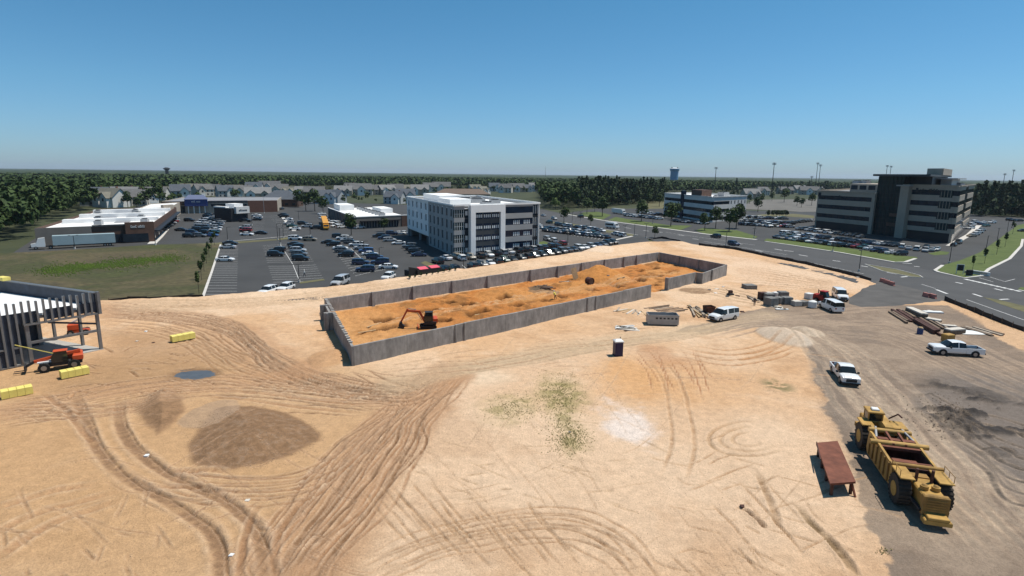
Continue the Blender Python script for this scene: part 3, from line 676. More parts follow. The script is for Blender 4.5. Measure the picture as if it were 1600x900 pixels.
# ---------------------------------------------------------------- foundation walls in the sand
def conc_mat(name, base, dark=.68):
    m = mat(name, base, .9, var=.28, scale=.35, bump=.35, bscale=5)
    t = m.node_tree; b = t.nodes['Principled BSDF']; tc = t.nodes['Texture Coordinate']
    mp = t.nodes.new('ShaderNodeMapping'); mp.inputs['Scale'].default_value = (1.0, 1.0, .3)
    n = t.nodes.new('ShaderNodeTexNoise'); n.inputs['Scale'].default_value = 1.6; n.inputs['Detail'].default_value = 7; n.inputs['Roughness'].default_value = .7
    t.links.new(tc.outputs['Object'], mp.inputs[0]); t.links.new(mp.outputs[0], n.inputs['Vector'])
    mr = t.nodes.new('ShaderNodeMapRange'); mr.inputs[1].default_value = .35; mr.inputs[2].default_value = .65; mr.inputs[3].default_value = dark; mr.inputs[4].default_value = 1.08
    t.links.new(n.outputs['Fac'], mr.inputs[0])
    src = b.inputs['Base Color'].links[0].from_socket
    vm = t.nodes.new('ShaderNodeVectorMath'); vm.operation = 'SCALE'
    t.links.new(src, vm.inputs[0]); t.links.new(mr.outputs[0], vm.inputs['Scale']); t.links.new(vm.outputs[0], b.inputs['Base Color'])
    return m
M['conc'] = conc_mat('stained_concrete', (.29, .275, .26)); M['conc2'] = conc_mat('cast_concrete', (.27, .255, .24)); M['concp'] = mat('concrete_top', (.42, .39, .35), .9, var=.2, scale=2)
M['wood'] = mat('raw_lumber', (.42, .29, .16), .85, var=.25, scale=2.0); M['oldwood'] = mat('weathered_timber', (.16, .115, .08), .9, var=.35, scale=1.5); M['grwood'] = mat('grey_timber', (.33, .27, .21), .9, var=.3, scale=1.5)
class Fr:
    """local frame of a facade: p0 left, p1 right as seen from outside; n points outwards"""
    def __init__(s, p0, p1, org=Vector((0, 0, 0))):
        s.p0 = Vector((p0.x, p0.y, 0)); s.d = Vector((p1.x-p0.x, p1.y-p0.y, 0)); s.L = s.d.length; s.u = s.d/s.L
        s.n = Vector((s.u.y, -s.u.x, 0)); s.o = Vector((org.x, org.y, 0))
    def P(s, u, z, d): q = s.p0+s.u*u+s.n*d-s.o; return (q.x, q.y, z)
    def box(s, mb, u0, u1, z0, z1, d0, d1):
        return mb.hexa([s.P(u0, z0, d1), s.P(u1, z0, d1), s.P(u1, z0, d0), s.P(u0, z0, d0), s.P(u0, z1, d1), s.P(u1, z1, d1), s.P(u1, z1, d0), s.P(u0, z1, d0)])
    def at(s, px, z=2.0):
        lo, hi = -s.L*.5, s.L*1.5
        for _ in range(40):
            m = (lo+hi)/2; q = s.p0+s.u*m+Vector((0, 0, z-H)); x = 800+FPX*q.dot(cX)/q.dot(cF)
            if x < px: lo = m
            else: hi = m
        return lo
def fpart(name, fr, m, parent, *bx):
    mb = MB()
    for b in bx: fr.box(mb, *b)
    return mb.obj(name, m, parent)
root = thing('foundation_wall', 'long grey concrete basement wall standing in the orange sand', 'wall', WA)
T = .32
def wall_run(a, b, name, joints, m='conc', pil=None, pside=1, h=HW, pw=.55, pd=.35):
    """panels between joints, pilasters at the joints (pside +1 towards the camera)"""
    fr = Fr(a, b, WA); us = [0]+sorted(joints)+[fr.L]
    for i in range(len(us)-1):
        hh = h+rnd.uniform(-.04, .06)
        fpart('wall_panel', fr, M[m], root, (us[i]+.02, us[i+1]-.02, -1.3, hh, -T, 0))
    if pil:
        for u in us[1:-1]:
            d0, d1 = (0.004, pd) if pside > 0 else (-T-pd, -T-.004)
            fpart('pilaster', fr, M[m], root, (u-pw/2, u+pw/2, -1.3, h+.08, d0, d1))
    return fr
fr_far = Fr(WD, WC)
jf = [fr_far.at(x, HW) for x in (582, 645.6, 707, 762, 829, 871.6, 909, 945, 975, 995)]
wall_run(WD, WC, 'far', jf, 'conc', True, 1)
# end wall on the right, inner side towards the camera, and return
wall_run(WC, WB, 'end', [Fr(WC, WB).L*k for k in (.33, .62)], 'conc', True, 1)
# near wall: from the corner to the opening, then the stepped piece
NB = Vector((*G(1018, 445.5, HW)[:2], 0)); OP = Vector((*G(1045, 434.8, HW)[:2], 0)); ST = Vector((*G(1088, 425.5, HW)[:2], 0))
fn = Fr(WA, NB)
wall_run(WA, NB, 'near', [fn.at(x, 1.5) for x in (636, 712, 726, 790, 870, 916, 932, 975)], 'conc2', False)
for x in (712, 726, 918, 931): u = fn.at(x, 1.5); fpart('pilaster', Fr(WA, NB, WA), M['conc2'], root, (u-.14, u+.14, -1.3, HW+.05, .004, .16))
wall_run(OP, ST, 'near2', [], 'conc2', False)
fpart('pilaster', Fr(OP, ST, WA), M['conc2'], root, (-.5, -.01, -1.3, HW+.12, -.6, .25))
stp = Fr(OP, ST); S2 = ST+stp.n*1.6
wall_run(ST-stp.n*.01, S2, 'step', [], 'conc2', False)
wall_run(S2, WB, 'near3', [Fr(S2, WB).L*.36], 'conc2', True, 1, pw=.4, pd=.3)
# left end wall, stepped outwards towards the far corner
fe = Fr(WD, WA); L1 = fe.L
e1 = WD+fe.u*L1*.17; e2 = WD+fe.u*L1*.36
wall_run(WD, e1, 'e', [], 'conc2'); wall_run(e1+fe.n*.5, e2+fe.n*.5, 'e', [], 'conc2'); wall_run(e2+fe.n*1.0, e2+fe.n*1.0+fe.u*.5, 'e', [], 'conc2'); wall_run(e2, WA, 'e', [L1*.30], 'conc2')
ff = Fr(WD, WA, WA)
for u in (L1*.17, L1*.36): fpart('buttress', ff, M['conc2'], root, (u-.3, u+.3, -1.3, HW+.1, .02, 1.3))
# form cleats left on top of the end wall
for k in range(26):
    u = L1*(.05+.93*k/26); fpart('form_cleat', ff, M['concp'], root, (u-.14, u+.14, HW+.05, HW+.05+rnd.uniform(.10, .22), -T-.08, .10))

# ---------------------------------------------------------------- shared building materials
M['white'] = mat('white_panel', (.78, .77, .75), .6, var=.05, scale=.4); M['roofw'] = mat('white_membrane_roof', (.74, .73, .71), .7, var=.10, scale=.25)
M['grey'] = mat('grey_panel', (.31, .305, .30), .6, var=.07, scale=.4); M['char'] = mat('charcoal_cladding', (.055, .058, .062), .6, var=.15, scale=.5)
M['black'] = mat('black_metal', (.02, .02, .022), .5, var=.1, scale=1)
def glass_mat(name, c, rough=.12):
    m = mat(name, c, rough, var=.35, scale=.35, spec=.14); return m
M['glass'] = glass_mat('window_glass', (.018, .026, .036)); M['navy'] = glass_mat('navy_glass', (.014, .026, .050)); M['teal'] = glass_mat('curtain_glass', (.015, .030, .032))
M['mull'] = mat('white_mullion', (.60, .62, .62), .5, var=.05); M['tan'] = mat('precast_tan', (.33, .28, .225), .85, var=.08, scale=.3); M['lprec'] = mat('precast_pale', (.56, .55, .53), .85, var=.07, scale=.3)
M['brick'] = mat('red_brick', (.22, .10, .065), .9, var=.2, scale=2); M['brown'] = mat('brown_cladding', (.10, .055, .038), .8, var=.2, scale=.6); M['stone'] = mat('beige_stone', (.36, .31, .25), .9, var=.2, scale=.8)
M['roofg'] = mat('grey_roof', (.22, .22, .23), .85, var=.15, scale=.3); M['unit'] = mat('rooftop_unit_metal', (.36, .36, .36), .6, var=.15, scale=1)
def quad4(pl, pc, pr):
    """left, front corner and right ground pixels -> 4 footprint corners (ccw from the front corner)"""
    a, c, b = [Vector((*G2(*p), 0)) for p in (pl, pc, pr)]; return a, c, b, a+b-c
def inset(q, d):
    ce = sum(q, Vector())/len(q); return [p+(ce-p).normalized()*d for p in q]
def prism(name, q, z0, z1, m, parent, org):
    return MB().prism([(p.x-org.x, p.y-org.y) for p in q], z0, z1).obj(name, m, parent)
def parapet(q, z, h, t, m, parent, org, name='parapet'):
    for i in range(len(q)):
        a, b = q[i], q[(i+1) % len(q)]; f = Fr(b, a, org)
        fpart(name, f, m, parent, (-.01 if i % 2 else t, f.L+.01 if i % 2 else f.L-t, z, z+h, -t, .0))
def rooftop(parent, org, pts, z, m='unit'):
    for (p, w, l, h, a) in pts:
        mb = MB(); c, s = math.cos(a), math.sin(a)
        f = [(p.x-org.x+x*c-y*s, p.y-org.y+x*s+y*c) for x, y in ((-w/2, -l/2), (w/2, -l/2), (w/2, l/2), (-w/2, l/2))]
        u = mb.prism(f, z, z+h).obj('rooftop_unit', M[m], parent)
        mb = MB(); f2 = [(p.x-org.x+x*c-y*s, p.y-org.y+x*s+y*c) for x, y in ((-w/3, -l/3), (w/3, -l/3), (w/3, l/3), (-w/3, l/3))]
        mb.prism(f2, z+h+.01, z+h+.25).obj('fan_cowl', M['black'], u)

# ---------------------------------------------------------------- four-storey office in the middle
L, Cn, Rr, Bk = quad4((637, 368), (710, 401), (842, 389)); h1 = hgt((710, 401), 322.5)
B = thing('office_building', 'four-storey grey and white office block with a white portal frame in the middle', 'building', Cn)
fl_h = h1/4
core = [L+(Cn-L)*.46, Cn, Rr, Bk+(Rr-Bk)*0]
prism('core_wall', inset([L, Cn, Rr, Bk], .6), 3.6, h1-.9, M['char'], B, Cn)
prism('ground_floor', inset([L+(Cn-L)*.44, Cn, Rr, Bk+(Rr-Bk)*.44], .62), 0, 3.62, M['char'], B, Cn)
prism('roof', inset([L, Cn, Rr, Bk], .3), h1-.9, h1-.55, M['roofw'], B, Cn)
fl = Fr(L, Cn, Cn); fr = Fr(Cn, Rr, Cn); fb = Fr(Rr, Bk, Cn); fk = Fr(Bk, L, Cn)
um = fl.at(669.5, 8)
def punched(fr_, u0, u1, zs, n, ww, wh, m, parent, sill=1.0, frame='mull', z_top=None, z_bot=None, glass='glass', d=.0):
    """wall of bands and piers with n real openings a floor, a pane in each"""
    bx = []; zp = z_bot if z_bot is not None else zs[0]
    for z in zs:
        bx.append((u0, u1, zp, z+sill, -.6, d)); zp = z+sill+wh
        st_ = (u1-u0)/n; a = u0
        for i in range(n):
            c = u0+st_*(i+.5); bx.append((a, c-ww/2, z+sill, z+sill+wh, -.6, d)); a = c+ww/2
        bx.append((a, u1, z+sill, z+sill+wh, -.6, d))
    bx.append((u0, u1, zp, z_top, -.6, d))
    fpart('wall', fr_, m, parent, *bx)
    for z in zs:
        for i in range(n):
            c = u0+(u1-u0)/n*(i+.5)
            w = fpart('window', fr_, M[glass], parent, (c-ww/2+.01, c+ww/2-.01, z+sill+.01, z+sill+wh-.01, -.42, -.36))
            if frame: fpart('frame', fr_, M[frame], w, (c-.04, c+.04, z+sill+.02, z+sill+wh-.02, -.352, -.30), (c-ww/2+.02, c-.05, z+sill+wh*.62, z+sill+wh*.62+.06, -.352, -.31))
zs4 = [fl_h*k for k in range(4)]
punched(fl, 0, um-.3, zs4[1:], 5, 1.9, 2.2, M['white'], B, .75, 'mull', h1, fl_h*.92)
punched(fl, um, fl.L-.4, zs4, 6, 1.7, 2.5, M['grey'], B, .55, None, h1, 0)
fpart('soffit', fl, M['white'], B, (0, um, fl_h*.80, fl_h*.915, -12, -.1))
for u in (1.0, um*.5, um-1.5): fpart('column', fl, M['grey'], B, (u, u+.7, 0, fl_h*.80, -1.4, -.7))
# right-hand facade
ua, ub, uc, ud, ue = [fr.at(x, 6) for x in (726, 733, 786.5, 831.5, 842)]
for k in range(4):
    z = k*fl_h
    w = fpart('corner_window', fr, M['teal'], B, (.0, ua, z+.35, z+fl_h*.72, -.5, -.12))
    for i in range(5): u = .3+i*(ua-.6)/4; fpart('mullion', fr, M['mull'], w, (u-.06, u+.06, z+.4, z+fl_h*.70, -.115, -.04))
    fpart('transom', fr, M['mull'], w, (.05, ua-.05, z+1.35, z+1.43, -.115, -.05))
    fpart('spandrel', fr, M['grey'], B, (-.02, ua, z+fl_h*.72, z+fl_h+(.30 if k < 3 else 0), -.5, .0))
    s_ = fpart('stair_glazing', fr, M['glass'], B, (ua+.02, ub-.02, z+.1, z+fl_h-.1, -.7, -.45))
    fpart('panel', fr, M['lprec'], s_, (ua+.5, ub-.25, z+.9, z+2.2, -.445, -.40))
fpart('base_band', fr, M['grey'], B, (-.02, ua, 0, .34, -.5, 0))
pw_ = (uc-ub)*.135
hp = h1+.25
pf = fpart('portal_frame', fr, M['white'], B, (ub, ub+pw_, 0, hp, -.4, 1.0), (uc-pw_, uc, 0, hp, -.4, 1.0), (ub+pw_, uc-pw_, hp-2.2, hp, -.4, 1.0))
fpart('recessed_wall', fr, M['char'], B, (ub+pw_+.01, uc-pw_-.01, 0, hp-2.21, -.4, .25))
for k in range(4):
    for i in range(3):
        c = ub+pw_+(uc-ub-2*pw_)*(i+.5)/3; z = k*3.35+.7
        w = fpart('window', fr, M['navy'], B, (c-1.35, c+1.35, z, z+1.9, .255, .30))
        for q in range(4): x = c-1.05+q*.7; fpart('pane', fr, M['mull'], w, (x-.20, x+.20, z+.35, z+1.25, .302, .34))
for k in range(4):
    z = k*fl_h
    fpart('spandrel', fr, M['grey'], B, (uc+.01, ud, z+(0 if k else 0), z+1.0, -.6, .1), (uc+.01, ud, z+fl_h-.62, z+fl_h, -.6, .1))
    w = fpart('ribbon_window', fr, M['navy'], B, (uc+.02, ud-.02, z+1.01, z+fl_h-.63, -.5, -.15))
    for i in range(2):
        c = uc+(ud-uc)*(.45+.36*i)
        for q in range(4):
            if k < 3: x = c-1.05+q*.7; fpart('pane', fr, M['mull'], w, (x-.2, x+.2, z+1.2, z+2.4, -.145, -.11))
    w = fpart('end_glazing', fr, M['glass'], B, (ud+.02, ue-.45, z+.12, z+fl_h-.12, -.5, -.25))
    for q in range(3): x = ud+.5+q*(ue-ud-1.2)/2; fpart('mullion', fr, M['mull'], w, (x-.09, x+.09, z+.6, z+fl_h-.5, -.245, -.2))
fpart('end_pier', fr, M['lprec'], B, (ue-.43, ue+.02, 0, h1, -.6, .15)); fpart('roof_band', fr, M['white'], B, (uc+.01, ue-.44, h1+.01, h1+.35, -.6, .12))
fpart('rear_wall', fb, M['grey'], B, (0, fb.L, 0, h1, -.55, 0)); fpart('rear_wall', fk, M['grey'], B, (0.01, fk.L-.01, 0, h1, -.55, 0))
qr = inset([L, Cn, Rr, Bk], .3)
parapet([L, Cn, Rr, Bk], h1+.02, .5, .35, M['white'], B, Cn)
ce = (L+Rr)/2
ax = math.atan2(fl.u.y, fl.u.x)
def inq(s, t): return Cn+(L-Cn)*s+(Rr-Cn)*t
prism('penthouse_screen', [inq(.55, .18), inq(.55, .5), inq(.92, .5), inq(.92, .18)], h1-.5, h1+1.7, M['white'], B, Cn)
prism('penthouse_screen', [inq(.22, .10), inq(.22, .34), inq(.45, .34), inq(.45, .10)], h1-.5, h1+1.3, M['white'], B, Cn)
rooftop(B, Cn, [(inq(.5, .45), 4, 6, 1.5, ax), (inq(.4, .55), 3, 5, 1.3, ax), (inq(.12, .45), 2.5, 6, 1.2, ax+1.57), (inq(.3, .7), 3, 3, 1.2, ax), (inq(.62, .7), 3, 5, 1.2, ax)], h1-.54)

# ---------------------------------------------------------------- three-storey pale office beyond the road
L, Cn, Rr, Bk = quad4((1036.5, 335), (1111, 347.5), (1164, 342.5)); h2 = hgt((1111, 347.5), 308.5)
B = thing('office_building', 'pale three-storey office with dark ribbon windows and a brown roof tower beyond the road', 'building', Cn)
prism('core_wall', inset([L, Cn, Rr, Bk], .8), 0, h2-.8, M['glass'], B, Cn); prism('roof', inset([L, Cn, Rr, Bk], .5), h2-.8, h2-.5, M['roofw'], B, Cn)
fl = Fr(L, Cn, Cn); fr = Fr(Cn, Rr, Cn); fb = Fr(Rr, Bk, Cn); fk = Fr(Bk, L, Cn); f3 = h2/3.2
def ribbons(fr_, u0, u1, zr, top, m, parent, d0=-.8, d1=0, glass='glass'):
    zp = zr[0][2] if len(zr[0]) > 2 else 0; bx = []
    z_ = 0 if zp == 0 else zp
    for r in zr:
        bx.append((u0, u1, z_, r[0], d0, d1)); z_ = r[1]
    bx.append((u0, u1, z_, top, d0, d1))
    for b in bx:
        if b[3] > b[2]+.02: fpart('spandrel', fr_, m, parent, b)
    for r in zr:
        w = fpart('ribbon_window', fr_, M[glass], parent, (u0+.02, u1-.02, r[0]+.01, r[1]-.01, d0+.1, d1-.3))
        n = max(2, int((u1-u0)/3.2))
        for i in range(1, n): u = u0+(u1-u0)*i/n; fpart('mullion', fr_, M['black'], w, (u-.05, u+.05, r[0]+.02, r[1]-.02, d1-.295, d1-.22))
zr = [(.8, 2.6), (f3+.9, f3+2.7), (2*f3+.9, 2*f3+2.7)]
us, ue = fl.at(1063.5, 6), fl.at(1068, 6)
ribbons(fl, 0, us, zr, h2, M['lprec'], B); ribbons(fl, ue, fl.L, zr, h2, M['lprec'], B)
fpart('glass_slot', fl, M['navy'], B, (us+.02, ue-.02, 0, h2+2.5, -1.2, .4))
uh = fr.at(1139, 6)
ribbons(fr, 0.01, uh, zr, h2, M['lprec'], B); punched(fr, uh+.01, fr.L, [0, f3, 2*f3], 5, 1.3, 1.9, M['lprec'], B, .9, None, h2, 0)
for f_ in (fb, fk): fpart('rear_wall', f_, M['lprec'], B, (.01, f_.L-.01, 0, h2, -.8, 0))
parapet(inset([L, Cn, Rr, Bk], .05), h2+.01, .4, .4, M['lprec'], B, Cn)
prism('roof_tower', [Cn+(L-Cn)*.42+(Rr-Cn)*.02, Cn+(L-Cn)*.22+(Rr-Cn)*.02, Cn+(L-Cn)*.22+(Rr-Cn)*.30, Cn+(L-Cn)*.42+(Rr-Cn)*.30], h2-.5, h2+3.4, M['brown'], B, Cn)
ax = math.atan2(fr.u.y, fr.u.x)
rooftop(B, Cn, [(Cn+(L-Cn)*.5+(Rr-Cn)*.55, 5, 4, 2.2, ax), (Cn+(L-Cn)*.25+(Rr-Cn)*.7, 6, 4, 2.4, ax), (Cn+(L-Cn)*.08+(Rr-Cn)*.2, 2, 2, 1.2, ax)], h2-.5)

# ---------------------------------------------------------------- five-storey dark office on the right
L, Cn, Rr, Bk = quad4((1272, 356), (1486, 380.5), (1512, 357)); hR = hgt((1486, 380.5), 291.5); hL = hgt((1272, 356), 298.5)
B = thing('office_building', 'large five-storey tan office with a glass entrance tower and flat canopy roof, on the right', 'building', Cn)
fl = Fr(L, Cn, Cn); fr = Fr(Cn, Rr, Cn); f5 = hR/5.15
u1, u2, u3 = fl.at(1364, 8), fl.at(1405, 8), fl.at(1418, 8)
D2 = (Rr-Cn)
def foot(a, b, t0=0, t1=1): return [L+(Cn-L)*a+D2*t0, L+(Cn-L)*b+D2*t0, L+(Cn-L)*b+D2*t1, L+(Cn-L)*a+D2*t1]
a1, a2, a3 = u1/fl.L, u2/fl.L, u3/fl.L
prism('core_wall', inset(foot(0, a1), 1.0), 0, hL-.6, M['glass'], B, Cn); prism('core_wall', inset(foot(a2, 1), 1.0), 0, hR-.6, M['glass'], B, Cn)
prism('roof', inset(foot(0, a1), .6), hL-.6, hL-.3, M['roofg'], B, Cn); prism('roof', inset(foot(a2, 1), .6), hR-.6, hR-.3, M['roofg'], B, Cn)
zl = [(4.2*1.0*hL/17.6*k+1.25, 4.2*hL/17.6*k+3.1) for k in range(1, 4)]; zl[0] = (*zl[0], 3.6)
ribbons(fl, .02, u1-1.6, zl, hL, M['tan'], B); fpart('ground_glazing', fl, M['black'], B, (.1, u1-1.5, 0, 3.59, -1.2, -.35))
fpart('end_pier', fl, M['tan'], B, (u1-1.59, u1-.01, 0, hL, -.8, .15))
w = fpart('corner_window', fl, M['glass'], B, (.3, 2.0, hL-2.6, hL-.6, .005, .06))
prism('setback_storey', foot(a1*.38, a1-.002, .25, .9), hL-.3, hL+3.6, M['tan'], B, Cn)
fs = Fr(L+(Cn-L)*a1*.38+D2*.25, L+(Cn-L)*a1+D2*.25, Cn)
for i in range(4): u = fs.L*(.03+.25*i); fpart('window', fs, M['glass'], B, (u, u+fs.L*.19, hL+.9, hL+2.9, .005, .08))
zr = [(f5*k+1.25, f5*k+3.15) for k in range(1, 5)]; zr[0] = (*zr[0], 3.6)
ribbons(fl, u3, fl.L, zr, hR, M['tan'], B); fpart('ground_glazing', fl, M['black'], B, (u3, fl.L-1.2, 0, 3.59, -1.6, -.7)); fpart('entrance_pier', fl, M['tan'], B, (u2, u3-.01, 0, hR-.4, -1.5, 1.6))
fpart('entrance_cap', fl, M['grey'], B, (u2-1.5, u3+.6, hR-.39, hR+.15, -3, 2.2))
for r in zr:
    w = fpart('bay_window', fl, M['teal'], B, (fl.L*.0+u3+(fl.L-u3)*.62, u3+(fl.L-u3)*.88, r[0]-.75, r[1]+.1, -.2, .06))
    for i in range(4): u = u3+(fl.L-u3)*(.62+.26*(i+.5)/4); fpart('mullion', fl, M['tan'], w, (u-.07, u+.07, r[0]-.7, r[1]+.05, .062, .10))
ribbons(fr, .02, fr.L*.38, zr, hR, M['tan'], B); ribbons(fr, fr.L*.55, fr.L, zr, hR, M['tan'], B)
fpart('stair_bay', fr, M['tan'], B, (fr.L*.38+.02, fr.L*.55-.02, 0, hR, -1, -.5))
for r in zr: fpart('window', fr, M['glass'], B, (fr.L*.41, fr.L*.52, r[0]-.3, r[1]+.4, -.495, -.42))
fpart('ground_wall', fr, M['tan'], B, (.02, fr.L, 0, 3.58, -1.0, -.3))
ht = hR+3.6
tw = foot(a1+.002, a2-.002, .02, .8); prism('entrance_tower', tw, 0, ht, M['teal'], B, Cn)
ftw = Fr(tw[0], tw[1], Cn)
for i in range(8):
    u = ftw.L*i/7; fpart('mullion', ftw, M['black'], B, (u-.06, u+.06, .2, ht-.2, .01, .12))
for k in range(13):
    z = ht*(k+1)/14; fpart('transom', ftw, M['black'], B, (.07, ftw.L-.07, z-.05, z+.05, .02, .10))
fpart('spandrel', ftw, M['brown'], B, (ftw.L*.55, ftw.L-.1, f5*1.0, f5*1.0+1.6, .13, .5)); fpart('spandrel', ftw, M['brown'], B, (ftw.L*.62, ftw.L-.1, f5*2.0, f5*2.0+1.4, .13, .4))
ft_ = Fr(L+(Cn-L)*(a1-.004), L+(Cn-L)*(a1+.19*1.6), Cn)
prism('canopy_roof', foot(a1-.015, a1+.36, -.08, .9), ht+.01, ht+.8, M['char'], B, Cn)
prism('upper_core', foot(a1+.2, a1+.345, .1, .8), hR-.3, ht, M['char'], B, Cn)
prism('penthouse', foot(a1+.26, a1+.37, .35, .8), ht+.82, ht+3.6, M['tan'], B, Cn)
prism('penthouse', foot(a1+.37, a1+.44, .3, .75), hR-.3, hR+2.6, M['lprec'], B, Cn); prism('penthouse_roof', foot(a1+.34, a1+.48, .25, .8), hR+2.61, hR+3.1, M['grey'], B, Cn)
fpart('strut', ftw, M['lprec'], B, (-1.6, -1.1, 0, 9, .6, 1.1))
for f_ in (Fr(Rr, Bk, Cn), Fr(Bk, L, Cn)): fpart('rear_wall', f_, M['tan'], B, (.01, f_.L-.01, 0, hL, -.9, -.05))
parapet(foot(0, a1-.001), hL+.01, .45, .4, M['tan'], B, Cn); parapet(foot(a2+.001, 1), hR+.01, .45, .4, M['tan'], B, Cn)
ax = math.atan2(fl.u.y, fl.u.x)
rooftop(B, Cn, [(foot(.12, .2, .6, 1)[0], 4, 3, 1.6, ax), (foot(.2, .3, .6, 1)[0], 3, 3, 1.8, ax), (foot(.85, .9, .5, 1)[0], 5, 3, 1.6, ax), (foot(.93, .95, .6, 1)[0], 3, 3, 1.2, ax)], hR-.3)
def lettering(fr_, u0, u1, z, hh, n, parent, gap=None, m='black'):
    """rows of small raised letter strokes, too far away to read"""
    r_ = random.Random(n); w = (u1-u0)/n
    for i in range(n):
        if gap and i in gap: continue
        a = u0+w*i; k = hh*r_.choice((.65, .7, .7, 1.0))
        fpart('letter', fr_, M[m], parent, (a+.05*w, a+.30*w, z, z+k, .152, .25), (a+.31*w, a+.85*w, z+k*.75, z+k, .152, .25), (a+.31*w, a+.80*w, z, z+k*.22, .152, .25))
lettering(fl, fl.at(1438, 20), fl.at(1477, 20), hR-2.3, 1.15, 18, B, (5, 14)); lettering(fl, fl.at(1284, 16), fl.at(1316, 16), hL-2.6, 1.0, 15, B, (8,))
fpart('emblem', fl, M['black'], B, (fl.at(1432, 20), fl.at(1435.5, 20), hR-2.7, hR-.9, .152, .25))
# ---------------------------------------------------------------- low retail buildings
def shed(name, label, pl, pc, pr, top, mw_l, mw_r, mroof, par=.6, cat='building', h=None):
    L, Cn, Rr, Bk = quad4(pl, pc, pr); h = h or hgt(pc, top); B = thing(name, label, cat, Cn)
    prism('roof', inset([L, Cn, Rr, Bk], .3), h-par-.25, h-par, M[mroof], B, Cn)
    f1, f2, f3, f4 = Fr(L, Cn, Cn), Fr(Cn, Rr, Cn), Fr(Rr, Bk, Cn), Fr(Bk, L, Cn)
    for f, m in ((f1, mw_l), (f2, mw_r), (f3, mw_l), (f4, mw_r)): fpart('wall', f, M[m], B, (.0 if f in (f1, f3) else .31, f.L if f in (f1, f3) else f.L-.31, 0, h, -.3, 0))
    return B, L, Cn, Rr, Bk, f1, f2, h
# warehouse with the white roof
M['taupe'] = mat('taupe_wall', (.17, .15, .13), .85, var=.1, scale=.4); M['dtaupe'] = mat('dark_taupe_wall', (.10, .09, .085), .85, var=.1, scale=.4)
B, L, Cn, Rr, Bk, f1, f2, h = shed('store_building', 'long low store with a bright white flat roof and grey walls', (513, 339.5), (554, 358), (637, 353.5), 339.8, 'dtaupe', 'taupe', 'roofw', .35)
for i in range(9):
    u = f1.L*(i+.5)/9; fpart('pilaster', f1, M['taupe'], B, (u-.6, u+.6, 0, h-.5, .005, .2))
for i in range(7):
    u = f2.L*(.12+.72*i/7); w = fpart('shop_window', f2, M['glass'], B, (u, u+f2.L*.075, .3, 2.9, .005, .08)); fpart('mullion', f2, M['mull'], w, (u+f2.L*.036, u+f2.L*.039, .35, 2.85, .085, .12))
fpart('canopy', f2, M['black'], B, (f2.L*.1, f2.L*.85, 3.1, 3.4, .005, 1.6)); fpart('brick_panel', f2, M['brown'], B, (f2.L*.88, f2.L*.985, 0, h-.2, .005, .25))
fpart('coping', f2, M['roofw'], B, (-.05, f2.L, h+.005, h+.30, -.45, .12)); fpart('coping', f1, M['roofw'], B, (0, f1.L-.5, h+.006, h+.31, -.45, .12))
def inw(s, t): return Cn+(L-Cn)*s+(Rr-Cn)*t
prism('raised_screen', [inw(.72, .12), inw(.72, .42), inw(.98, .42), inw(.98, .12)], h-.3, h+2.4, M['roofw'], B, Cn)
prism('raised_screen', [inw(.30, .70), inw(.30, .95), inw(.55, .95), inw(.55, .70)], h-.3, h+2.0, M['roofw'], B, Cn)
ax = math.atan2(f1.u.y, f1.u.x)
rooftop(B, Cn, [(inw(.10+.1*i, .58), 2.2, 2.6, 1.3, ax) for i in range(8)], h-.34)
# plaza strip on the left
B, L, Cn, Rr, Bk, f1, f2, h = shed('store_building', 'dark brown plaza store with a white and grey roof, left of the far parking lot', (58, 387), (240, 377), (277, 342), 350, 'brown', 'brown', 'roofw', .7)
fpart('stucco_panel', f1, M['taupe'], B, (.0, f1.at(144, 3), 0, h+.1, .005, .2)); fpart('fascia', f1, M['char'], B, (f1.at(145, 3), f1.L, h-.2, h+.35, .005, .3))
fpart('entrance_block', f1, M['brown'], B, (f1.at(196, 3), f1.L+.4, 0, h+.9, .21, 1.4))
for i in range(6):
    u = f1.at(152+13*i, 2); fpart('shop_window', f1, M['glass'], B, (u, u+2.6, .3, 3.0, .21 if i < 3 else 1.41, .26 if i < 3 else 1.48))
lettering(Fr(f1.p0+f1.n*1.26, f1.p0+f1.n*1.26+f1.d, Cn), f1.at(204, 4), f1.at(226, 4), h-.9, .8, 12, B, (5,), 'mull')
for i in range(8): u = f2.L*(i+.3)/8; fpart('shop_window', f2, M['glass'], B, (u, u+3, .3, 3.2, .005, .08))
fpart('canopy', f2, M['black'], B, (1, f2.L-1, 3.4, 3.7, .005, 2.0))
def inw(s, t): return Cn+(L-Cn)*s+(Rr-Cn)*t
for s_, t_, a, b in ((.30, .2, .25, .6), (.55, .3, .3, .6), (.15, .55, .25, .35), (.5, .65, .35, .3)): prism('roof_patch', [inw(s_, t_), inw(s_, t_+b*.5), inw(s_+a*.6, t_+b*.5), inw(s_+a*.6, t_)], h-.69, h-.62, M['roofg'], B, Cn)
for t_ in (.25, .5, .75): prism('parapet_step', [inw(.02, t_), inw(.02, t_+.03), inw(.95, t_+.03), inw(.95, t_)], h-.69, h+.5+.5*t_, M['roofw'], B, Cn)
rooftop(B, Cn, [(inw(.12+.11*i, .15+.2*(i % 4)), 2.2, 2.4, 1.4, .3) for i in range(8)], h-.68)
B, L, Cn, Rr, Bk, f1, f2, h = shed('store_building', 'beige stone store with an arched porch and bright white roof behind the brown plaza store', (214, 350), (268, 345), (282, 334), 324, 'stone', 'stone', 'roofw', .3)
fpart('entrance_block', f1, M['stone'], B, (f1.L*.72, f1.L+.5, 0, h+1.4, .005, 1.6)); fpart('entrance_opening', f1, M['black'], B, (f1.L*.78, f1.L*.93, 0, 4.0, 1.605, 1.66)); fpart('coping', f1, M['roofw'], B, (0, f1.L*.7, h+.01, h+.5, -.5, .1))
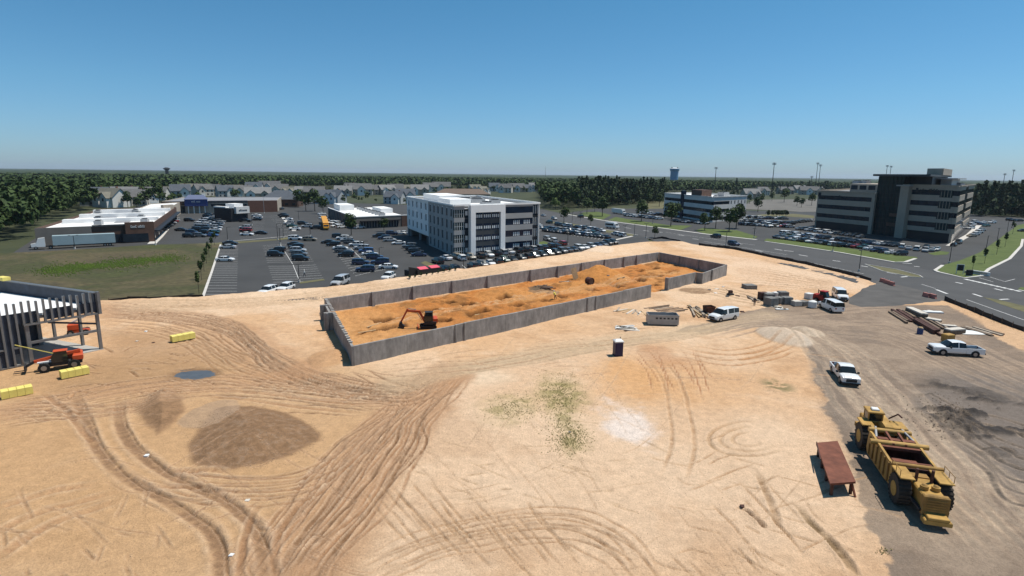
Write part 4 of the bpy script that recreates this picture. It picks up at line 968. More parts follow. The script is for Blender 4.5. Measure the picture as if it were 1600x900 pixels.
# long far strip with blue gable and brick end
B, L, Cn, Rr, Bk, f1, f2, h = shed('store_building', 'long far shop row with a brick end and a blue gabled sign front', (253, 334), (434, 331), (441, 322), 313.5, 'stone', 'stone', 'roofg', .4)
fpart('brick_wall', f1, M['brick'], B, (f1.at(388, 3), f1.L, 0, h+.2, .005, .4)); fpart('brown_fascia', f1, M['brown'], B, (0, f1.at(290, 3), h-2.2, h+.1, .005, .4)); fpart('fascia', f1, M['char'], B, (f1.at(326, 3), f1.at(387.5, 3), h-.9, h+.3, .005, .5))
for i in range(14): u = f1.at(330+4*i, 3); fpart('window', f1, M['glass'], B, (u, u+1.3, h-3.0, h-1.7, .005, .08))
for i in range(6): u = f1.at(257+5.5*i, 3); fpart('window', f1, M['glass'], B, (u, u+1.5, .3, h-2.6, .005, .08))
M['bluef'] = mat('blue_sign_front', (.025, .045, .16), .5, var=.1)
u0, u1 = f1.at(289, 4), f1.at(325, 4)
g = fpart('gable_front', f1, M['bluef'], B, (u0, u1, h-2.6, h+1.2, .41, 2.2))
mb = MB(); mb.add([f1.P(u0-.3, h+1.21, 2.4), f1.P(u1+.3, h+1.21, 2.4), f1.P(u1+.3, h+1.21, -5), f1.P(u0-.3, h+1.21, -5), f1.P(u0+2, h+3.6, -1.5), f1.P(u1-2, h+3.6, -1.5)], [(0, 1, 5, 4), (1, 2, 5), (2, 3, 4, 5), (3, 0, 4)])
mb.obj('gable_roof', mat('blue_metal_roof', (.11, .13, .21), .5, var=.08), B)
lettering(Fr(f1.p0+f1.n*2.06, f1.p0+f1.n*2.06+f1.d, Cn), f1.at(300, 4), f1.at(314, 4), h-.4, .9, 7, B, (3,), 'mull')
for i in range(4): u = u0+(u1-u0)*(.12+.24*i); fpart('column', f1, M['mull'], B, (u, u+.5, 0, h-2.61, 1.2, 1.9))
# small dark restaurant in the lot
B, L, Cn, Rr, Bk, f1, f2, h = shed('restaurant_building', 'small black restaurant with white roof edges in the far parking lot', (336, 345), (362, 347), (388, 345), 325.5, 'black', 'black', 'roofw', .3)
fpart('sign_block', f2, M['lprec'], B, (f2.L*.2, f2.L*1.0, h-2.6, h+.6, .005, 1.5)); lettering(Fr(f2.p0+f2.n*1.36, f2.p0+f2.n*1.36+f2.d, Cn), f2.L*.35, f2.L*.85, h-1.4, .8, 6, B); fpart('coping', f1, M['roofw'], B, (0, f1.L*.7, h+.01, h+.6, -2, .1)); fpart('window', f2, M['glass'], B, (f2.L*.3, f2.L*.9, .4, 2.8, .005, .1))
prism('roof_screen', [Cn+(L-Cn)*.2+(Rr-Cn)*.4, Cn+(L-Cn)*.2+(Rr-Cn)*.95, Cn+(L-Cn)*.7+(Rr-Cn)*.95, Cn+(L-Cn)*.7+(Rr-Cn)*.4], h-.3, h+1.8, M['roofw'], B, Cn)
# brown-roofed hall behind the middle office and grey-roofed hall by the far wood
def hip(name, label, px, py, w, d, h, rh, rz, mw, mr):
    p = G(px, py); B = thing(name, label, 'building', (p.x, p.y, 0), rz)
    MB().box(-w/2, w/2, -d/2, d/2, 0, h).obj('wall', M[mw], B)
    o = .6; mb = MB().add([(-w/2-o, -d/2-o, h+.01), (w/2+o, -d/2-o, h+.01), (w/2+o, d/2+o, h+.01), (-w/2-o, d/2+o, h+.01), (-w/2+d*.45, 0, h+rh), (w/2-d*.45, 0, h+rh)], [(3, 2, 1, 0), (0, 1, 5, 4), (1, 2, 5), (2, 3, 4, 5), (3, 0, 4)])
    mb.obj('roof', M[mr], B)
    for i in range(5): x = -w/2+w*(i+.5)/5; MB().box(x-1, x+1, -d/2-.06, -d/2-.005, 1, 2.6).obj('window', M['glass'], B)
    return B
M['rbrown'] = mat('brown_shingle', (.15, .11, .085), .9, var=.15, scale=.6); M['rgrey'] = mat('grey_shingle', (.125, .122, .12), .9, var=.18, scale=.5); M['rlight'] = mat('pale_grey_shingle', (.195, .19, .185), .9, var=.15, scale=.5); M['rblue'] = mat('slate_shingle', (.085, .095, .11), .9, var=.15, scale=.5); M['rolive'] = mat('moss_shingle', (.165, .155, .125), .9, var=.15, scale=.5)
M['siding'] = mat('cream_siding', (.50, .47, .41), .85, var=.06); M['sidingw'] = mat('white_siding', (.66, .65, .62), .85, var=.05); M['sidingt'] = mat('tan_siding', (.37, .32, .26), .85, var=.06); M['sidingg'] = mat('grey_siding', (.36, .37, .37), .85, var=.06)
hip('hall_building', 'low brown-roofed hall behind the middle office roof', 722, 309, 55, 22, 4, 5, .1, 'sidingt', 'rbrown')
hip('hall_building', 'grey hip-roofed hall at the edge of the far wood', 870, 296.5, 46, 24, 6, 6, .05, 'sidingg', 'rgrey')
hip('hall_building', 'wide slate-blue roofed hall right of the brick shop row', 442, 322, 24, 16, 5, 6, .1, 'brown', 'rblue')
# ---------------------------------------------------------------- houses
def house_proto(w, d, h, rh, cross, mw, mr):
    """walls, gable roof, one or two cross gables, windows"""
    B = link('house', None)
    mb = MB(); mb.box(-w/2, w/2, -d/2, d/2, 0, h); mb.add([(-w/2, -d/2, h), (-w/2, d/2, h), (-w/2, 0, h+rh), (w/2, -d/2, h), (w/2, d/2, h), (w/2, 0, h+rh)], [(0, 2, 1), (3, 4, 5)])
    mb.obj('wall', M[mw], B)
    o = .5; s = rh/(d/2); t = .25
    def gable(x0, x1, y0, y1, z, r, along='x'):
        mb = MB()
        if along == 'x':
            ym = (y0+y1)/2; q = r/((y1-y0)/2)
            a = [(x0-o, y0-o, z-o*q+.06), (x0-o, ym, z+r+.06), (x0-o, y1+o, z-o*q+.06)]; b = [(x1+o, p[1], p[2]) for p in a]
        else:
            xm = (x0+x1)/2; q = r/((x1-x0)/2)
            a = [(x0-o, y0-o, z-o*q+.06), (xm, y0-o, z+r+.06), (x1+o, y0-o, z-o*q+.06)]; b = [(p[0], y1, p[2]) for p in a]
        vs = a+b+[(p[0], p[1], p[2]+t) for p in a+b]
        mb.add(vs, [(0, 3, 4, 1), (1, 4, 5, 2), (6, 7, 10, 9), (7, 8, 11, 10), (0, 1, 7, 6), (1, 2, 8, 7), (3, 9, 10, 4), (4, 10, 11, 5), (0, 6, 9, 3), (2, 5, 11, 8)]); return mb
    rf = gable(-w/2, w/2, -d/2, d/2, h, rh).obj('roof', M[mr], B)
    MB().box(w*.22, w*.22+.9, .6, 1.5, h+rh*.5, h+rh+1.0).obj('chimney', M['brick'], rf)
    for (cx, cw, cd, crh) in cross:
        y0 = -d/2-cd; mb = MB(); mb.box(cx-cw/2, cx+cw/2, y0, -d/2-.002, 0, h-.3); mb.add([(cx-cw/2, y0, h-.3), (cx+cw/2, y0, h-.3), (cx, y0, h-.3+crh)], [(0, 1, 2)])
        mb.obj('gable_wall', M['sidingw'] if rnd.random() < .6 else M[mw], B); gable(cx-cw/2, cx+cw/2, y0, 0, h-.3, crh, 'y').obj('gable_roof', M[mr], B)
        MB().box(cx-.7, cx+.7, y0-.06, y0-.005, 3.4, 5.0).obj('window', M['glass'], B); MB().box(cx-cw*.35, cx+cw*.35, y0-.06, y0-.005, .05, 2.3).obj('garage_door', M['mull'], B)
    for i in range(4):
        x = -w/2+w*(i+.5)/4
        if all(abs(x-c[0]) > c[1]/2+.8 for c in cross): MB().box(x-.6, x+.6, -d/2-.06, -d/2-.005, 3.6, 5.1).obj('window', M['glass'], B); MB().box(x-.6, x+.6, -d/2-.06, -d/2-.005, .9, 2.4).obj('window', M['glass'], B)
    return B
protos = [house_proto(15, 10, 5.8, 4.2, [(-3.5, 6, 2.0, 2.8)], 'siding', 'rgrey'), house_proto(18, 11, 5.8, 4.8, [(-5, 6, 2, 2.8), (4.5, 5, 1.6, 2.4)], 'sidingt', 'rlight'),
          house_proto(14, 11, 6, 4.6, [(3, 6, 2.2, 3.0)], 'sidingg', 'rblue'), house_proto(16, 10, 5.6, 4.4, [(-4, 5.5, 2, 2.6), (3.5, 6, 2.4, 2.8)], 'sidingw', 'rolive'), house_proto(20, 12, 5.8, 5, [(0, 7, 2.4, 3.2)], 'sidingt', 'rgrey')]
pl_names = ['grey-roofed cream', 'pale-roofed tan', 'slate-roofed grey', 'moss-roofed white', 'broad grey-roofed tan']
hs = [  # px, py, kind, rotation, row
 (150, 321, 2, .5, 0), (163, 317, 0, .2, 0), (176, 323, 3, -.4, 0), (196, 317, 1, .1, 0), (212, 321, 0, .4, 0), (226, 319, 3, .9, 0), (246, 313, 0, .2, 0), (266, 309, 3, -.2, 0), (283, 310, 2, .5, 0),
 (300, 304, 3, .2, 1), (318, 306, 0, .9, 1), (336, 305, 0, -.3, 1), (352, 308, 2, .7, 1), (367, 304, 3, .1, 1), (381, 308, 0, .5, 1), (398, 302, 2, .2, 1), (404, 312, 1, .4, 1), (422, 301, 4, .1, 1), (438, 304, 0, .3, 1), (455, 306, 3, -.2, 1),
 (476, 307, 1, .2, 2), (492, 308, 4, .1, 2), (505, 318, 2, .3, 2), (523, 318, 2, -.4, 2), (537, 306, 1, .2, 2), (548, 300, 0, -.2, 2), (563, 305, 4, .4, 2), (579, 304, 4, .1, 2), (592, 301, 3, .6, 2), (604, 304, 1, .8, 2), (618, 303, 0, .3, 2), (617, 318, 2, -.2, 2), (633, 317, 2, .3, 2), (640, 302, 3, .5, 2), (656, 304, 1, .2, 2),
 (672, 300, 0, .4, 3), (690, 299, 4, .1, 3), (742, 300, 3, .6, 3), (754, 304, 3, 1.0, 3), (772, 299, 2, .2, 3), (790, 301, 0, -.2, 3), (806, 300, 4, .2, 3), (822, 300, 2, .4, 3), (838, 299, 1, .1, 3), (852, 301, 2, .3, 3),
 (1172, 311, 1, .2, 4), (1190, 305, 0, .4, 4), (1226, 303, 4, .1, 4), (1248, 301, 1, .3, 4), (1262, 304, 4, -.2, 4), (1280, 300, 0, .2, 4)]
rows = ['in the row left of the blue shop gable', 'behind the long far shop row', 'behind the white-roofed store', 'behind the middle office', 'beyond the rear car park']
ordn = ['first', 'second', 'third', 'fourth', 'fifth', 'sixth', 'seventh', 'eighth', 'ninth', 'tenth', 'eleventh', 'twelfth', 'thirteenth', 'fourteenth', 'fifteenth', 'sixteenth', 'seventeenth', 'eighteenth', 'nineteenth', 'twentieth', 'twenty-first', 'twenty-second', 'twenty-third', 'twenty-fourth', 'twenty-fifth', 'twenty-sixth', 'twenty-seventh', 'twenty-eighth', 'twenty-ninth', 'thirtieth']
cnt = {}; used = set(); house_pts = []
for px, py, k, rz, row in sorted(hs, key=lambda t: (t[4], t[0])):
    cnt[row] = cnt.get(row, 0)+1
    o = protos[k] if k not in used else copy_tree(protos[k]); used.add(k)
    p = G(px, py); o.location = (p.x, p.y, -.1); o.rotation_euler = (0, 0, rz); q_ = rnd.uniform(.98, 1.15); o.scale = (q_*rnd.uniform(.92, 1.1), q_, q_*rnd.uniform(.9, 1.08)); house_pts.append((p.x, p.y))
    tag(o, f'{pl_names[k]} house, {ordn[cnt[row]-1]} from left {rows[row]}', 'house', 'houses in the residential area')
# ---------------------------------------------------------------- steel-stud building shell on the left
hK = hgt((163, 546), 456.5); zp = hgt((163, 546), 488)
M['steel'] = mat('galvanised_stud', (.20, .205, .21), .45, .6, var=.15, scale=2); M['sheath'] = mat('blue_black_membrane', (.035, .045, .065), .6, var=.3, scale=.8); M['yel'] = mat('yellow_wrap', (.72, .60, .16), .6, var=.12, scale=1.5); M['slab'] = mat('floor_slab', (.36, .34, .31), .85, var=.12, scale=.5)
B = thing('building_shell', 'unfinished steel-stud building with a white roof deck at the left edge', 'building', kb)
Lf = (kl-kb).length*1.55; LB = (Vector((KBK.x, KBK.y, 0))-kb).length*1.3
ff = Fr(kb+BD1*Lf, kb, kb); fbk = Fr(kb, kb+BD2*LB, kb); U = lambda px, z=2.0: ff.at(px, z)
MB().prism([(p.x-kb.x, p.y-kb.y) for p in (kb, kb+BD2*LB, kb+BD2*LB+BD1*Lf, kb+BD1*Lf)], -.4, .12).obj('floor_slab', M['slab'], B)
zr_ = hK-1.75
MB().prism([(p.x-kb.x, p.y-kb.y) for p in (kb+(BD1+BD2)*.5, kb+BD2*LB+BD1*.5, kb+BD2*LB+BD1*Lf, kb+BD1*Lf+BD2*.5)], zr_-.25, zr_).obj('roof_deck', M['roofw'], B)
uL = U(43, 2)
nst = int(ff.L/.72)
for i in range(nst+1):
    u = ff.L-.1-i*.72; full = u < uL
    fpart('stud', ff, M['steel'], B, (u-.11, u+.11, .22 if full else zp, hK-.16+(.25 if i % 3 else .1), -.28, .06))
    if full and i % 2 == 0: fpart('blocking', ff, M['steel'], B, (u-.60, u-.12, 2.3, 2.5, -.22, 0))
    if i % 5 != 3 and not full: fpart('sheathing', ff, M['sheath'], B, (u-.61, u-.12, zp+.12, hK-1.3, -.26, -.20))
    if full: fpart('sheathing', ff, M['sheath'], B, (u-.61, u-.12, .25 if i % 4 else 1.6, hK-1.3, -.26, -.20))
fpart('bottom_track', ff, M['steel'], B, (uL, ff.L+.1, zp-.22, zp-.01, -.32, .1)); fpart('sill_track', ff, M['steel'], B, (0, uL+.1, .12, .21, -.32, .1))
fpart('roof_edge_beam', ff, M['steel'], B, (0, ff.L, zr_-.6, zr_-.26, -.62, -.34))
wp = fpart('rear_parapet', fbk, M['sheath'], B, (.3, fbk.L, zp, hK-.12, -.30, 0)); fpart('top_track', fbk, M['steel'], wp, (.0, fbk.L, hK-.11, hK+.02, -.40, .1))
for i in range(22): u = .4+i*fbk.L/22; fpart('stud', fbk, M['steel'], B, (u-.06, u+.06, zp, hK-.14, .01, .14))
fpart('corner_post', ff, M['steel'], B, (ff.L-.12, ff.L+.22, zp-.2, hK+.05, -.3, .2))
fpart('column', ff, M['steel'], B, (ff.L-.42, ff.L-.08, .12, zp-.23, -.5, -.1)); fpart('column', ff, M['steel'], B, (uL+.1, uL+.5, .12, zp-.23, -.5, -.1)); u = U(96, 2); fpart('column', ff, M['steel'], B, (u, u+.45, .12, zr_-.3, -9, -8.5))
fpart('rail_beam', ff, M['steel'], B, (uL+.5, ff.L-.42, 2.55, 2.85, -.42, -.14))
MB().bar(ff.P(ff.L-.3, zp-1.6, -.6), ff.P(ff.L-5.5, zp-.35, -.6), .22).obj('raking_beam', M['sheath'], B)
u = U(52, 2); fpart('inner_wall', ff, M['sheath'], B, (u-1.5, u+3.2, .12, zr_-.3, -9.2, -8.9), (u-4, u-1.6, .12, 1.6, -7, -6.6))
MB().bar(ff.P(uL-1.2, 2.9, .15), ff.P(U(112, .3), .05, 2.2), .07, .09).obj('yellow_brace', M['yel'], B)
for i in range(5): fpart('column', fbk, M['steel'], B, (4+i*6, 4.35+i*6, .12, zp-.02, -.3, 0))
MB().box(-.9, .9, -.5, .5, 0, .5).obj('roof_bundle', M['yel'], B, loc=tuple(Vector(fbk.P(fbk.L*.72, hK+.03, -.3))), rz=math.atan2(BD2.y, BD2.x))
# ---------------------------------------------------------------- vegetation
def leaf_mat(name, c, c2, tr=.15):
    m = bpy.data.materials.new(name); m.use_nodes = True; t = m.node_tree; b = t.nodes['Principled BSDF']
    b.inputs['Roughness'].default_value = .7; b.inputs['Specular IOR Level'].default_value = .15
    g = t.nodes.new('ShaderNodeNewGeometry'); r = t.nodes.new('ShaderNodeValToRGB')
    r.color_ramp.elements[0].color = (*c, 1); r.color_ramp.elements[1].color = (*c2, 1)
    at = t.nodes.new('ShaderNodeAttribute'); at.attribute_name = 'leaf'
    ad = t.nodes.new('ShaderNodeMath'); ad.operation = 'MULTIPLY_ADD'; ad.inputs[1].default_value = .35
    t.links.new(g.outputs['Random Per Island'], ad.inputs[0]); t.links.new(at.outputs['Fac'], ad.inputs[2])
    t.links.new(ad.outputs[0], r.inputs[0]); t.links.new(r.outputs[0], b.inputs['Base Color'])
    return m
M['leaf'] = leaf_mat('broad_leaves', (.016, .034, .010), (.052, .080, .022)); M['pine'] = leaf_mat('pine_needles', (.013, .026, .011), (.036, .055, .020)); M['lleaf'] = leaf_mat('pale_leaves', (.05, .085, .02), (.12, .16, .045)); M['bark'] = mat('bark', (.075, .055, .04), .95, var=.3, scale=3)
nr_ = np.random.RandomState(3)
def crown(n, rx, rz, zc, leaf, seed, lobes=6, shape='round'):
    """n leaf quads spread over lobes of a crown; returns verts (n,4,3) and a tone per quad"""
    r = np.random.RandomState(seed); V = []; Tn = []
    if shape == 'cone':
        z = r.rand(n)**1.25; rad = (1-z)*rx*(.75+.35*np.sin(z*34+seed)**2)*np.sqrt(r.uniform(.35, 1, n)); a = r.rand(n)*6.283
        c = np.stack([rad*np.cos(a), rad*np.sin(a), zc-rz+2*rz*z], -1); nrm = np.stack([np.cos(a), np.sin(a), .5+0*a], -1); tone = .25+.5*r.rand(n)
    else:
        lc = r.normal(size=(lobes, 3)); lc /= np.linalg.norm(lc, axis=1)[:, None]; lc *= np.array([rx*.52, rx*.52, rz*.55])*r.uniform(.6, 1, (lobes, 1)); lc[:, 2] += rz*.08
        lr = r.uniform(.42, .62, lobes); k = r.randint(0, lobes, n); d = r.normal(size=(n, 3)); d /= np.linalg.norm(d, axis=1)[:, None]
        d[:, 2] = np.where(d[:, 2] < -.5, -d[:, 2], d[:, 2]); s = r.uniform(.72, 1.05, n)[:, None]
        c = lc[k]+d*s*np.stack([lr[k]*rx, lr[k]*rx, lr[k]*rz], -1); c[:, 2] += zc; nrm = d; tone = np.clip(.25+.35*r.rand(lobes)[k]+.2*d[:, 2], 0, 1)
    nrm = nrm+r.normal(size=(n, 3))*.35; nrm /= np.linalg.norm(nrm, axis=1)[:, None]
    t1 = np.cross(nrm, r.normal(size=(n, 3))); t1 /= np.linalg.norm(t1, axis=1)[:, None]; t2 = np.cross(nrm, t1)
    w = leaf*r.uniform(.6, 1.25, (n, 1)); h = leaf*r.uniform(.5, 1.0, (n, 1))
    bend = nrm*w*.18
    q = np.stack([c-t1*w-bend, c-t2*h+bend*.5, c+t1*w-bend, c+t2*h+bend*.5], 1)
    return q, tone
def leaf_mesh(name, Q, tone, m):
    Q = Q.reshape(-1, 3); me = mesh_np(name, Q, np.arange(len(Q)), 4, m)
    a = me.attributes.new('leaf', 'FLOAT', 'FACE'); a.data.foreach_set('value', tone.astype(np.float32)); return me
# --- woods: one mass each
def wood(name, label, pts, temps, sc, m, tone_amp=.6):
    n = len(pts); k = nr_.randint(0, len(temps), n); Qs = []; Ts = []
    for i, (q, t) in enumerate(temps):
        P = pts[k == i]
        if not len(P): continue
        a = nr_.rand(len(P))*6.283; s = sc[k == i]
        ca, sa = np.cos(a)[:, None, None], np.sin(a)[:, None, None]
        x = q[None, :, :, 0]*ca-q[None, :, :, 1]*sa; y = q[None, :, :, 0]*sa+q[None, :, :, 1]*ca; z = np.broadcast_to(q[None, :, :, 2], x.shape)
        W_ = np.stack([x, y, z], -1)*s[:, None, None, None]; W_ = W_+np.concatenate([P, np.zeros((len(P), 1))], 1)[:, None, None, :]
        tt = t[None, :]*.6+(nr_.rand(len(P), 1)-.25)*tone_amp+.1
        Qs.append(W_.reshape(-1, 4, 3)); Ts.append(tt.ravel())
    me = leaf_mesh(name, np.concatenate(Qs), np.clip(np.concatenate(Ts), 0, 1), m)
    o = link(name, me); o['label'] = label; o['category'] = 'wood'; o['kind'] = 'stuff'; return o
def pxy(P):
    v = np.concatenate([P, np.zeros((len(P), 1))], 1)-np.array([0, 0, H]); f = v@np.array(cF)
    return 800+FPX*(v@np.array(cX))/f, 450-FPX*(v@np.array(cU))/f
bx_ = [-900, -300, 0, 40, 75, 120, 170, 200, 285, 300, 480, 500, 640, 680, 840, 850, 905, 960, 1000, 1035, 1040, 1165, 1172, 1262, 1275, 1515, 1520, 1600, 1700, 2500]
by_ = [400, 388, 384, 374, 352, 335, 321, 311, 305, 299, 296, 296, 296, 294, 298, 326, 327, 322, 319, 317, 304, 303, 297, 296, 300, 300, 338, 340, 342, 342]
def scatter(d0, d1, spacing):
    R1 = d1; xs_ = np.arange(-R1*1.15, R1*1.15, spacing); ys_ = np.arange(d0*.8, R1, spacing)
    A, Bq = np.meshgrid(xs_, ys_); P = np.stack([A.ravel(), Bq.ravel()], -1)+nr_.uniform(-.45, .45, (A.size, 2))*spacing
    P = P[(P[:, 1] > d0*.5) & (np.abs(P[:, 0]) < P[:, 1]*1.06+20)]
    x, y = pxy(P); d = np.hypot(P[:, 0], P[:, 1])
    k = (y < np.interp(x, bx_, by_)) & (d >= d0) & (d < d1); return P[k], x[k], y[k]
round_t = [crown(104, 4.2, 4.6, 7.6, .98, s, 7) for s in (1, 2, 3, 4)]; cone_t = [crown(84, 3.0, 6.0, 7.2, .85, s, shape='cone') for s in (5, 6)]
P, x, y = scatter(150, 640, 6.2)
ok = np.ones(len(P), bool)
for hx, hy in house_pts: ok &= np.hypot(P[:, 0]-hx, P[:, 1]-hy) > 13
P, x = P[ok], x[ok]
# trees between the houses
hp_a = np.array(house_pts); ex_ = []
for _ in range(300):
    hx, hy = hp_a[nr_.randint(len(hp_a))]; q = np.array([hx+nr_.uniform(-32, 32), hy+nr_.uniform(-26, 34)])
    if np.min(np.hypot(hp_a[:, 0]-q[0], hp_a[:, 1]-q[1])) > 10.5: ex_.append(q)
nh = len(P); ex_ = np.array(ex_); ex_x, ex_y = pxy(ex_); kk = ex_y < 326; P = np.concatenate([P, ex_[kk]]); x = np.concatenate([x, ex_x[kk]])
small = np.arange(len(P)) >= nh
ev = (x > 900) & (nr_.rand(len(P)) < .55) | (x > 1500)
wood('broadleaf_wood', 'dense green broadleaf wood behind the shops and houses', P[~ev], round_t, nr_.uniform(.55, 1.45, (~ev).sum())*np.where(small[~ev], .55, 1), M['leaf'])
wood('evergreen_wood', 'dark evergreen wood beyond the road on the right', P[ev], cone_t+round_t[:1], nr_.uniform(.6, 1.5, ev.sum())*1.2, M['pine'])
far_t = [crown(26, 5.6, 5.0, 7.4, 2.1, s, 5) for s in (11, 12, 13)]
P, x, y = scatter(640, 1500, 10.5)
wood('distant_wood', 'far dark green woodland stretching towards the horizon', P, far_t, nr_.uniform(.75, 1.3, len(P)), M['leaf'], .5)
# canopy of the country beyond, out to the horizon
rad = [1350.0]
while rad[-1] < 15500: rad.append(rad[-1]*1.012)
th = np.linspace(R(-54), R(54), 640); RR, TT = np.meshgrid(rad, th); CX, CY = RR*np.sin(TT), RR*np.cos(TT)
CZ = 5+9*fbm(CX, CY, 30, 3, 61, .6)+4*fbm(CX, CY, 420, 3, 62)
CZ = np.where(RR < 1400, 0.5, CZ)
nn, mm = CX.shape; id_ = np.arange(nn*mm).reshape(nn, mm)
FQ = np.stack([id_[:-1, :-1], id_[1:, :-1], id_[1:, 1:], id_[:-1, 1:]], -1).reshape(-1, 4)
cmat = mat('distant_canopy', (.022, .040, .014), .95, var=.45, scale=.02, var2=(.045, .062, .022))
o = link('horizon_woodland', mesh_np('horizon_woodland', np.stack([CX.ravel(), CY.ravel(), CZ.ravel()], -1), FQ, 4, cmat, True)); stuff(o, 'continuous forest canopy along the horizon', 'wood')
print('wood', len(P))
# --- single trees
def tree_proto(name, q, tone, hgt_, m, tr=.16, limbs=5, seed=0):
    B = link(name, None); r = random.Random(seed); mb = MB(); top = hgt_*.62
    mb.tube((0, 0, -.2), (0, 0, top), tr, tr*.45, 8)
    for i in range(limbs):
        a = 6.283*i/limbs+r.random(); z = hgt_*(.28+.3*r.random()); mb.tube((0, 0, z), (math.cos(a)*hgt_*.18, math.sin(a)*hgt_*.18, z+hgt_*.16), tr*.4, tr*.15, 5)
    mb.obj('trunk', M['bark'], B); link('crown', leaf_mesh('crown', q, tone, m), B); return B
tp = []
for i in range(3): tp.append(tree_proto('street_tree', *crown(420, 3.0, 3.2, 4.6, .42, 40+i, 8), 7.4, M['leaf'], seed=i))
pp = [tree_proto('pine_tree', *crown(360, 2.3, 5.6, 7.2, .5, 50+i, shape='cone'), 12.5, M['pine'], seed=i) for i in range(2)]
sp = [tree_proto('sapling', *crown(110, .55, 1.5, 2.6, .22, 60+i, 5), 4.0, M['leaf'], .05, 4, i) for i in range(2)]
lp = [tree_proto('pale_tree', *crown(420, 3.4, 2.6, 3.6, .45, 70, 8), 5.6, M['lleaf'], .14, 5, 3)]
usedt = set()
def put(protos, i, px, py, s, label, cat, group, rz=None):
    k = id(protos[i]); o = protos[i] if k not in usedt else copy_tree(protos[i]); usedt.add(k)
    p = G(px, py); z = max(0, hz(p.x, p.y)) if p.y < 230 else 0
    o.location = (p.x, p.y, z); o.scale = (s, s, s); o.rotation_euler = (0, 0, rnd.random()*6.28); return tag(o, label, cat, group)
st_list = [(917, 334, 1.0, 'beside the verge left of the white box truck'), (941, 338, 1.25, 'at the road verge in front of the white box truck'), (929, 331, .7, 'small one behind the verge left of the box truck'), (1002, 346, 1.15, 'on the lawn left of the pale office lot'), (1048, 353.5, 1.2, 'dark one on the lawn in front of the pale office'),
           (1101, 360, .85, 'lone one by the kerb in front of the pale office'), (1118, 357, 1.05, 'at the right corner of the pale office'), (1139, 362, 1.15, 'on the lawn right of the pale office corner'), (1150, 357, 1.25, 'largest of the pair right of the pale office'),
           (1012, 322, 1.1, 'on the bank left of the pale office'), (1030, 323, 1.1, 'at the left end of the pale office'), (1184, 331, 1.1, 'behind the pale office lot on the right'), (1171, 318, .9, 'in the rear car park beside the pale office'), (1190, 318, .9, 'second one in the rear car park'), (1206, 314, .9, 'third one in the rear car park'), (1225, 316, 1.4, 'largest one in the rear car park'), (1245, 322, .9, 'fourth one in the rear car park'), (1252, 324, .8, 'small one near the end of the rear car park'), (1268, 321, 1.1, 'beside the left end of the dark office'),
           (1023, 371, .5, 'tiny one at the silt fence by the road'), (881, 348, .85, 'round one between the car park and the road'), (923, 352, .55, 'slim one between the car park and the road'), (549, 367, .9, 'in the aisle left of the white-roofed store front'), (600, 362, .6, 'small one in front of the white-roofed store'), (1056, 344, 1.0, 'against the left face of the pale office'), (1050, 342, 1.0, 'left one against the left face of the pale office'),
           (478, 330, 1.2, 'at the far end of the lot, left of the white-roofed store'), (492, 330, 1.4, 'tall one beside the white-roofed store'), (466, 324, 1.3, 'beside the slate-roofed hall'), (505, 334, 1.1, 'at the corner of the white-roofed store'), (185, 322, 1.1, 'left one between the house row and the brown plaza store'), (200, 324, 1.1, 'second one between the houses and the brown plaza store'), (232, 322, 1.3, 'third one between the houses and the brown plaza store'), (250, 323, 1.5, 'largest one between the houses and the stone store'), (214, 327, .8, 'low one at the back of the brown plaza store')]
for i, (a, b, s, w) in enumerate(st_list): put(tp, i % 3, a, b, s*1.25, 'leafy green tree '+w, 'tree', 'street and lot trees')
put(lp, 0, 868, 327, 1.3, 'pale yellow-green spreading tree at the wood edge beyond the road', 'tree', None)
sap = [(331, 392), (327, 402.5), (323, 412), (319, 424), (315, 437), (311, 459), (335, 383)]
for i, (a, b) in enumerate(sorted(sap, key=lambda t: t[1])): put(sp, i % 2, a, b, 1.15, f'slender young tree at the grass field edge, {ordn[i]} from the far end', 'sapling', 'saplings along the field edge')
rs = [(1519, 424), (1538, 412), (1557, 398), (1570, 386), (1582, 366)]
for i, (a, b) in enumerate(rs): put(sp, i % 2, a, b, 1.1+.1*i, f'slender young tree on the right-hand green bank, {ordn[i]} from the corner sign', 'sapling', 'saplings on the right bank')
pn = [(1515+8.2*i+rnd.uniform(-2, 2), 334+rnd.uniform(-3, 4)) for i in range(13)]
for i, (a, b) in enumerate(pn): put(pp, i % 2, a, b, rnd.uniform(.85, 1.2), f'dark pine behind the right-hand lot, {ordn[i]} from the office', 'tree', 'pines behind the right-hand lot')
hd = [(1200, 338), (1208, 338), (1213, 338), (1218, 338), (1223, 338), (1228, 338)]
hb = [tree_proto('shrub', *crown(160, 1.3, 1.6, 1.7, .35, 80, 5), 2.4, M['pine'], .08, 3, 4)]
for i, (a, b) in enumerate(hd): put(hb, 0, a, b, 1.3, f'dark upright shrub in the hedge behind the pale office lot, {ordn[i]} from left', 'shrub', 'hedge shrubs behind the lot')
for i, (a, b) in enumerate([(640+9*k, 440-9*k*.163) for k in range(9)]): put(hb, 0, a, b+.5, .22+.14*rnd.random(), f'low scrubby bush on the berm edge, {ordn[i]} from the dumpsters', 'shrub', 'scrub along the berm')
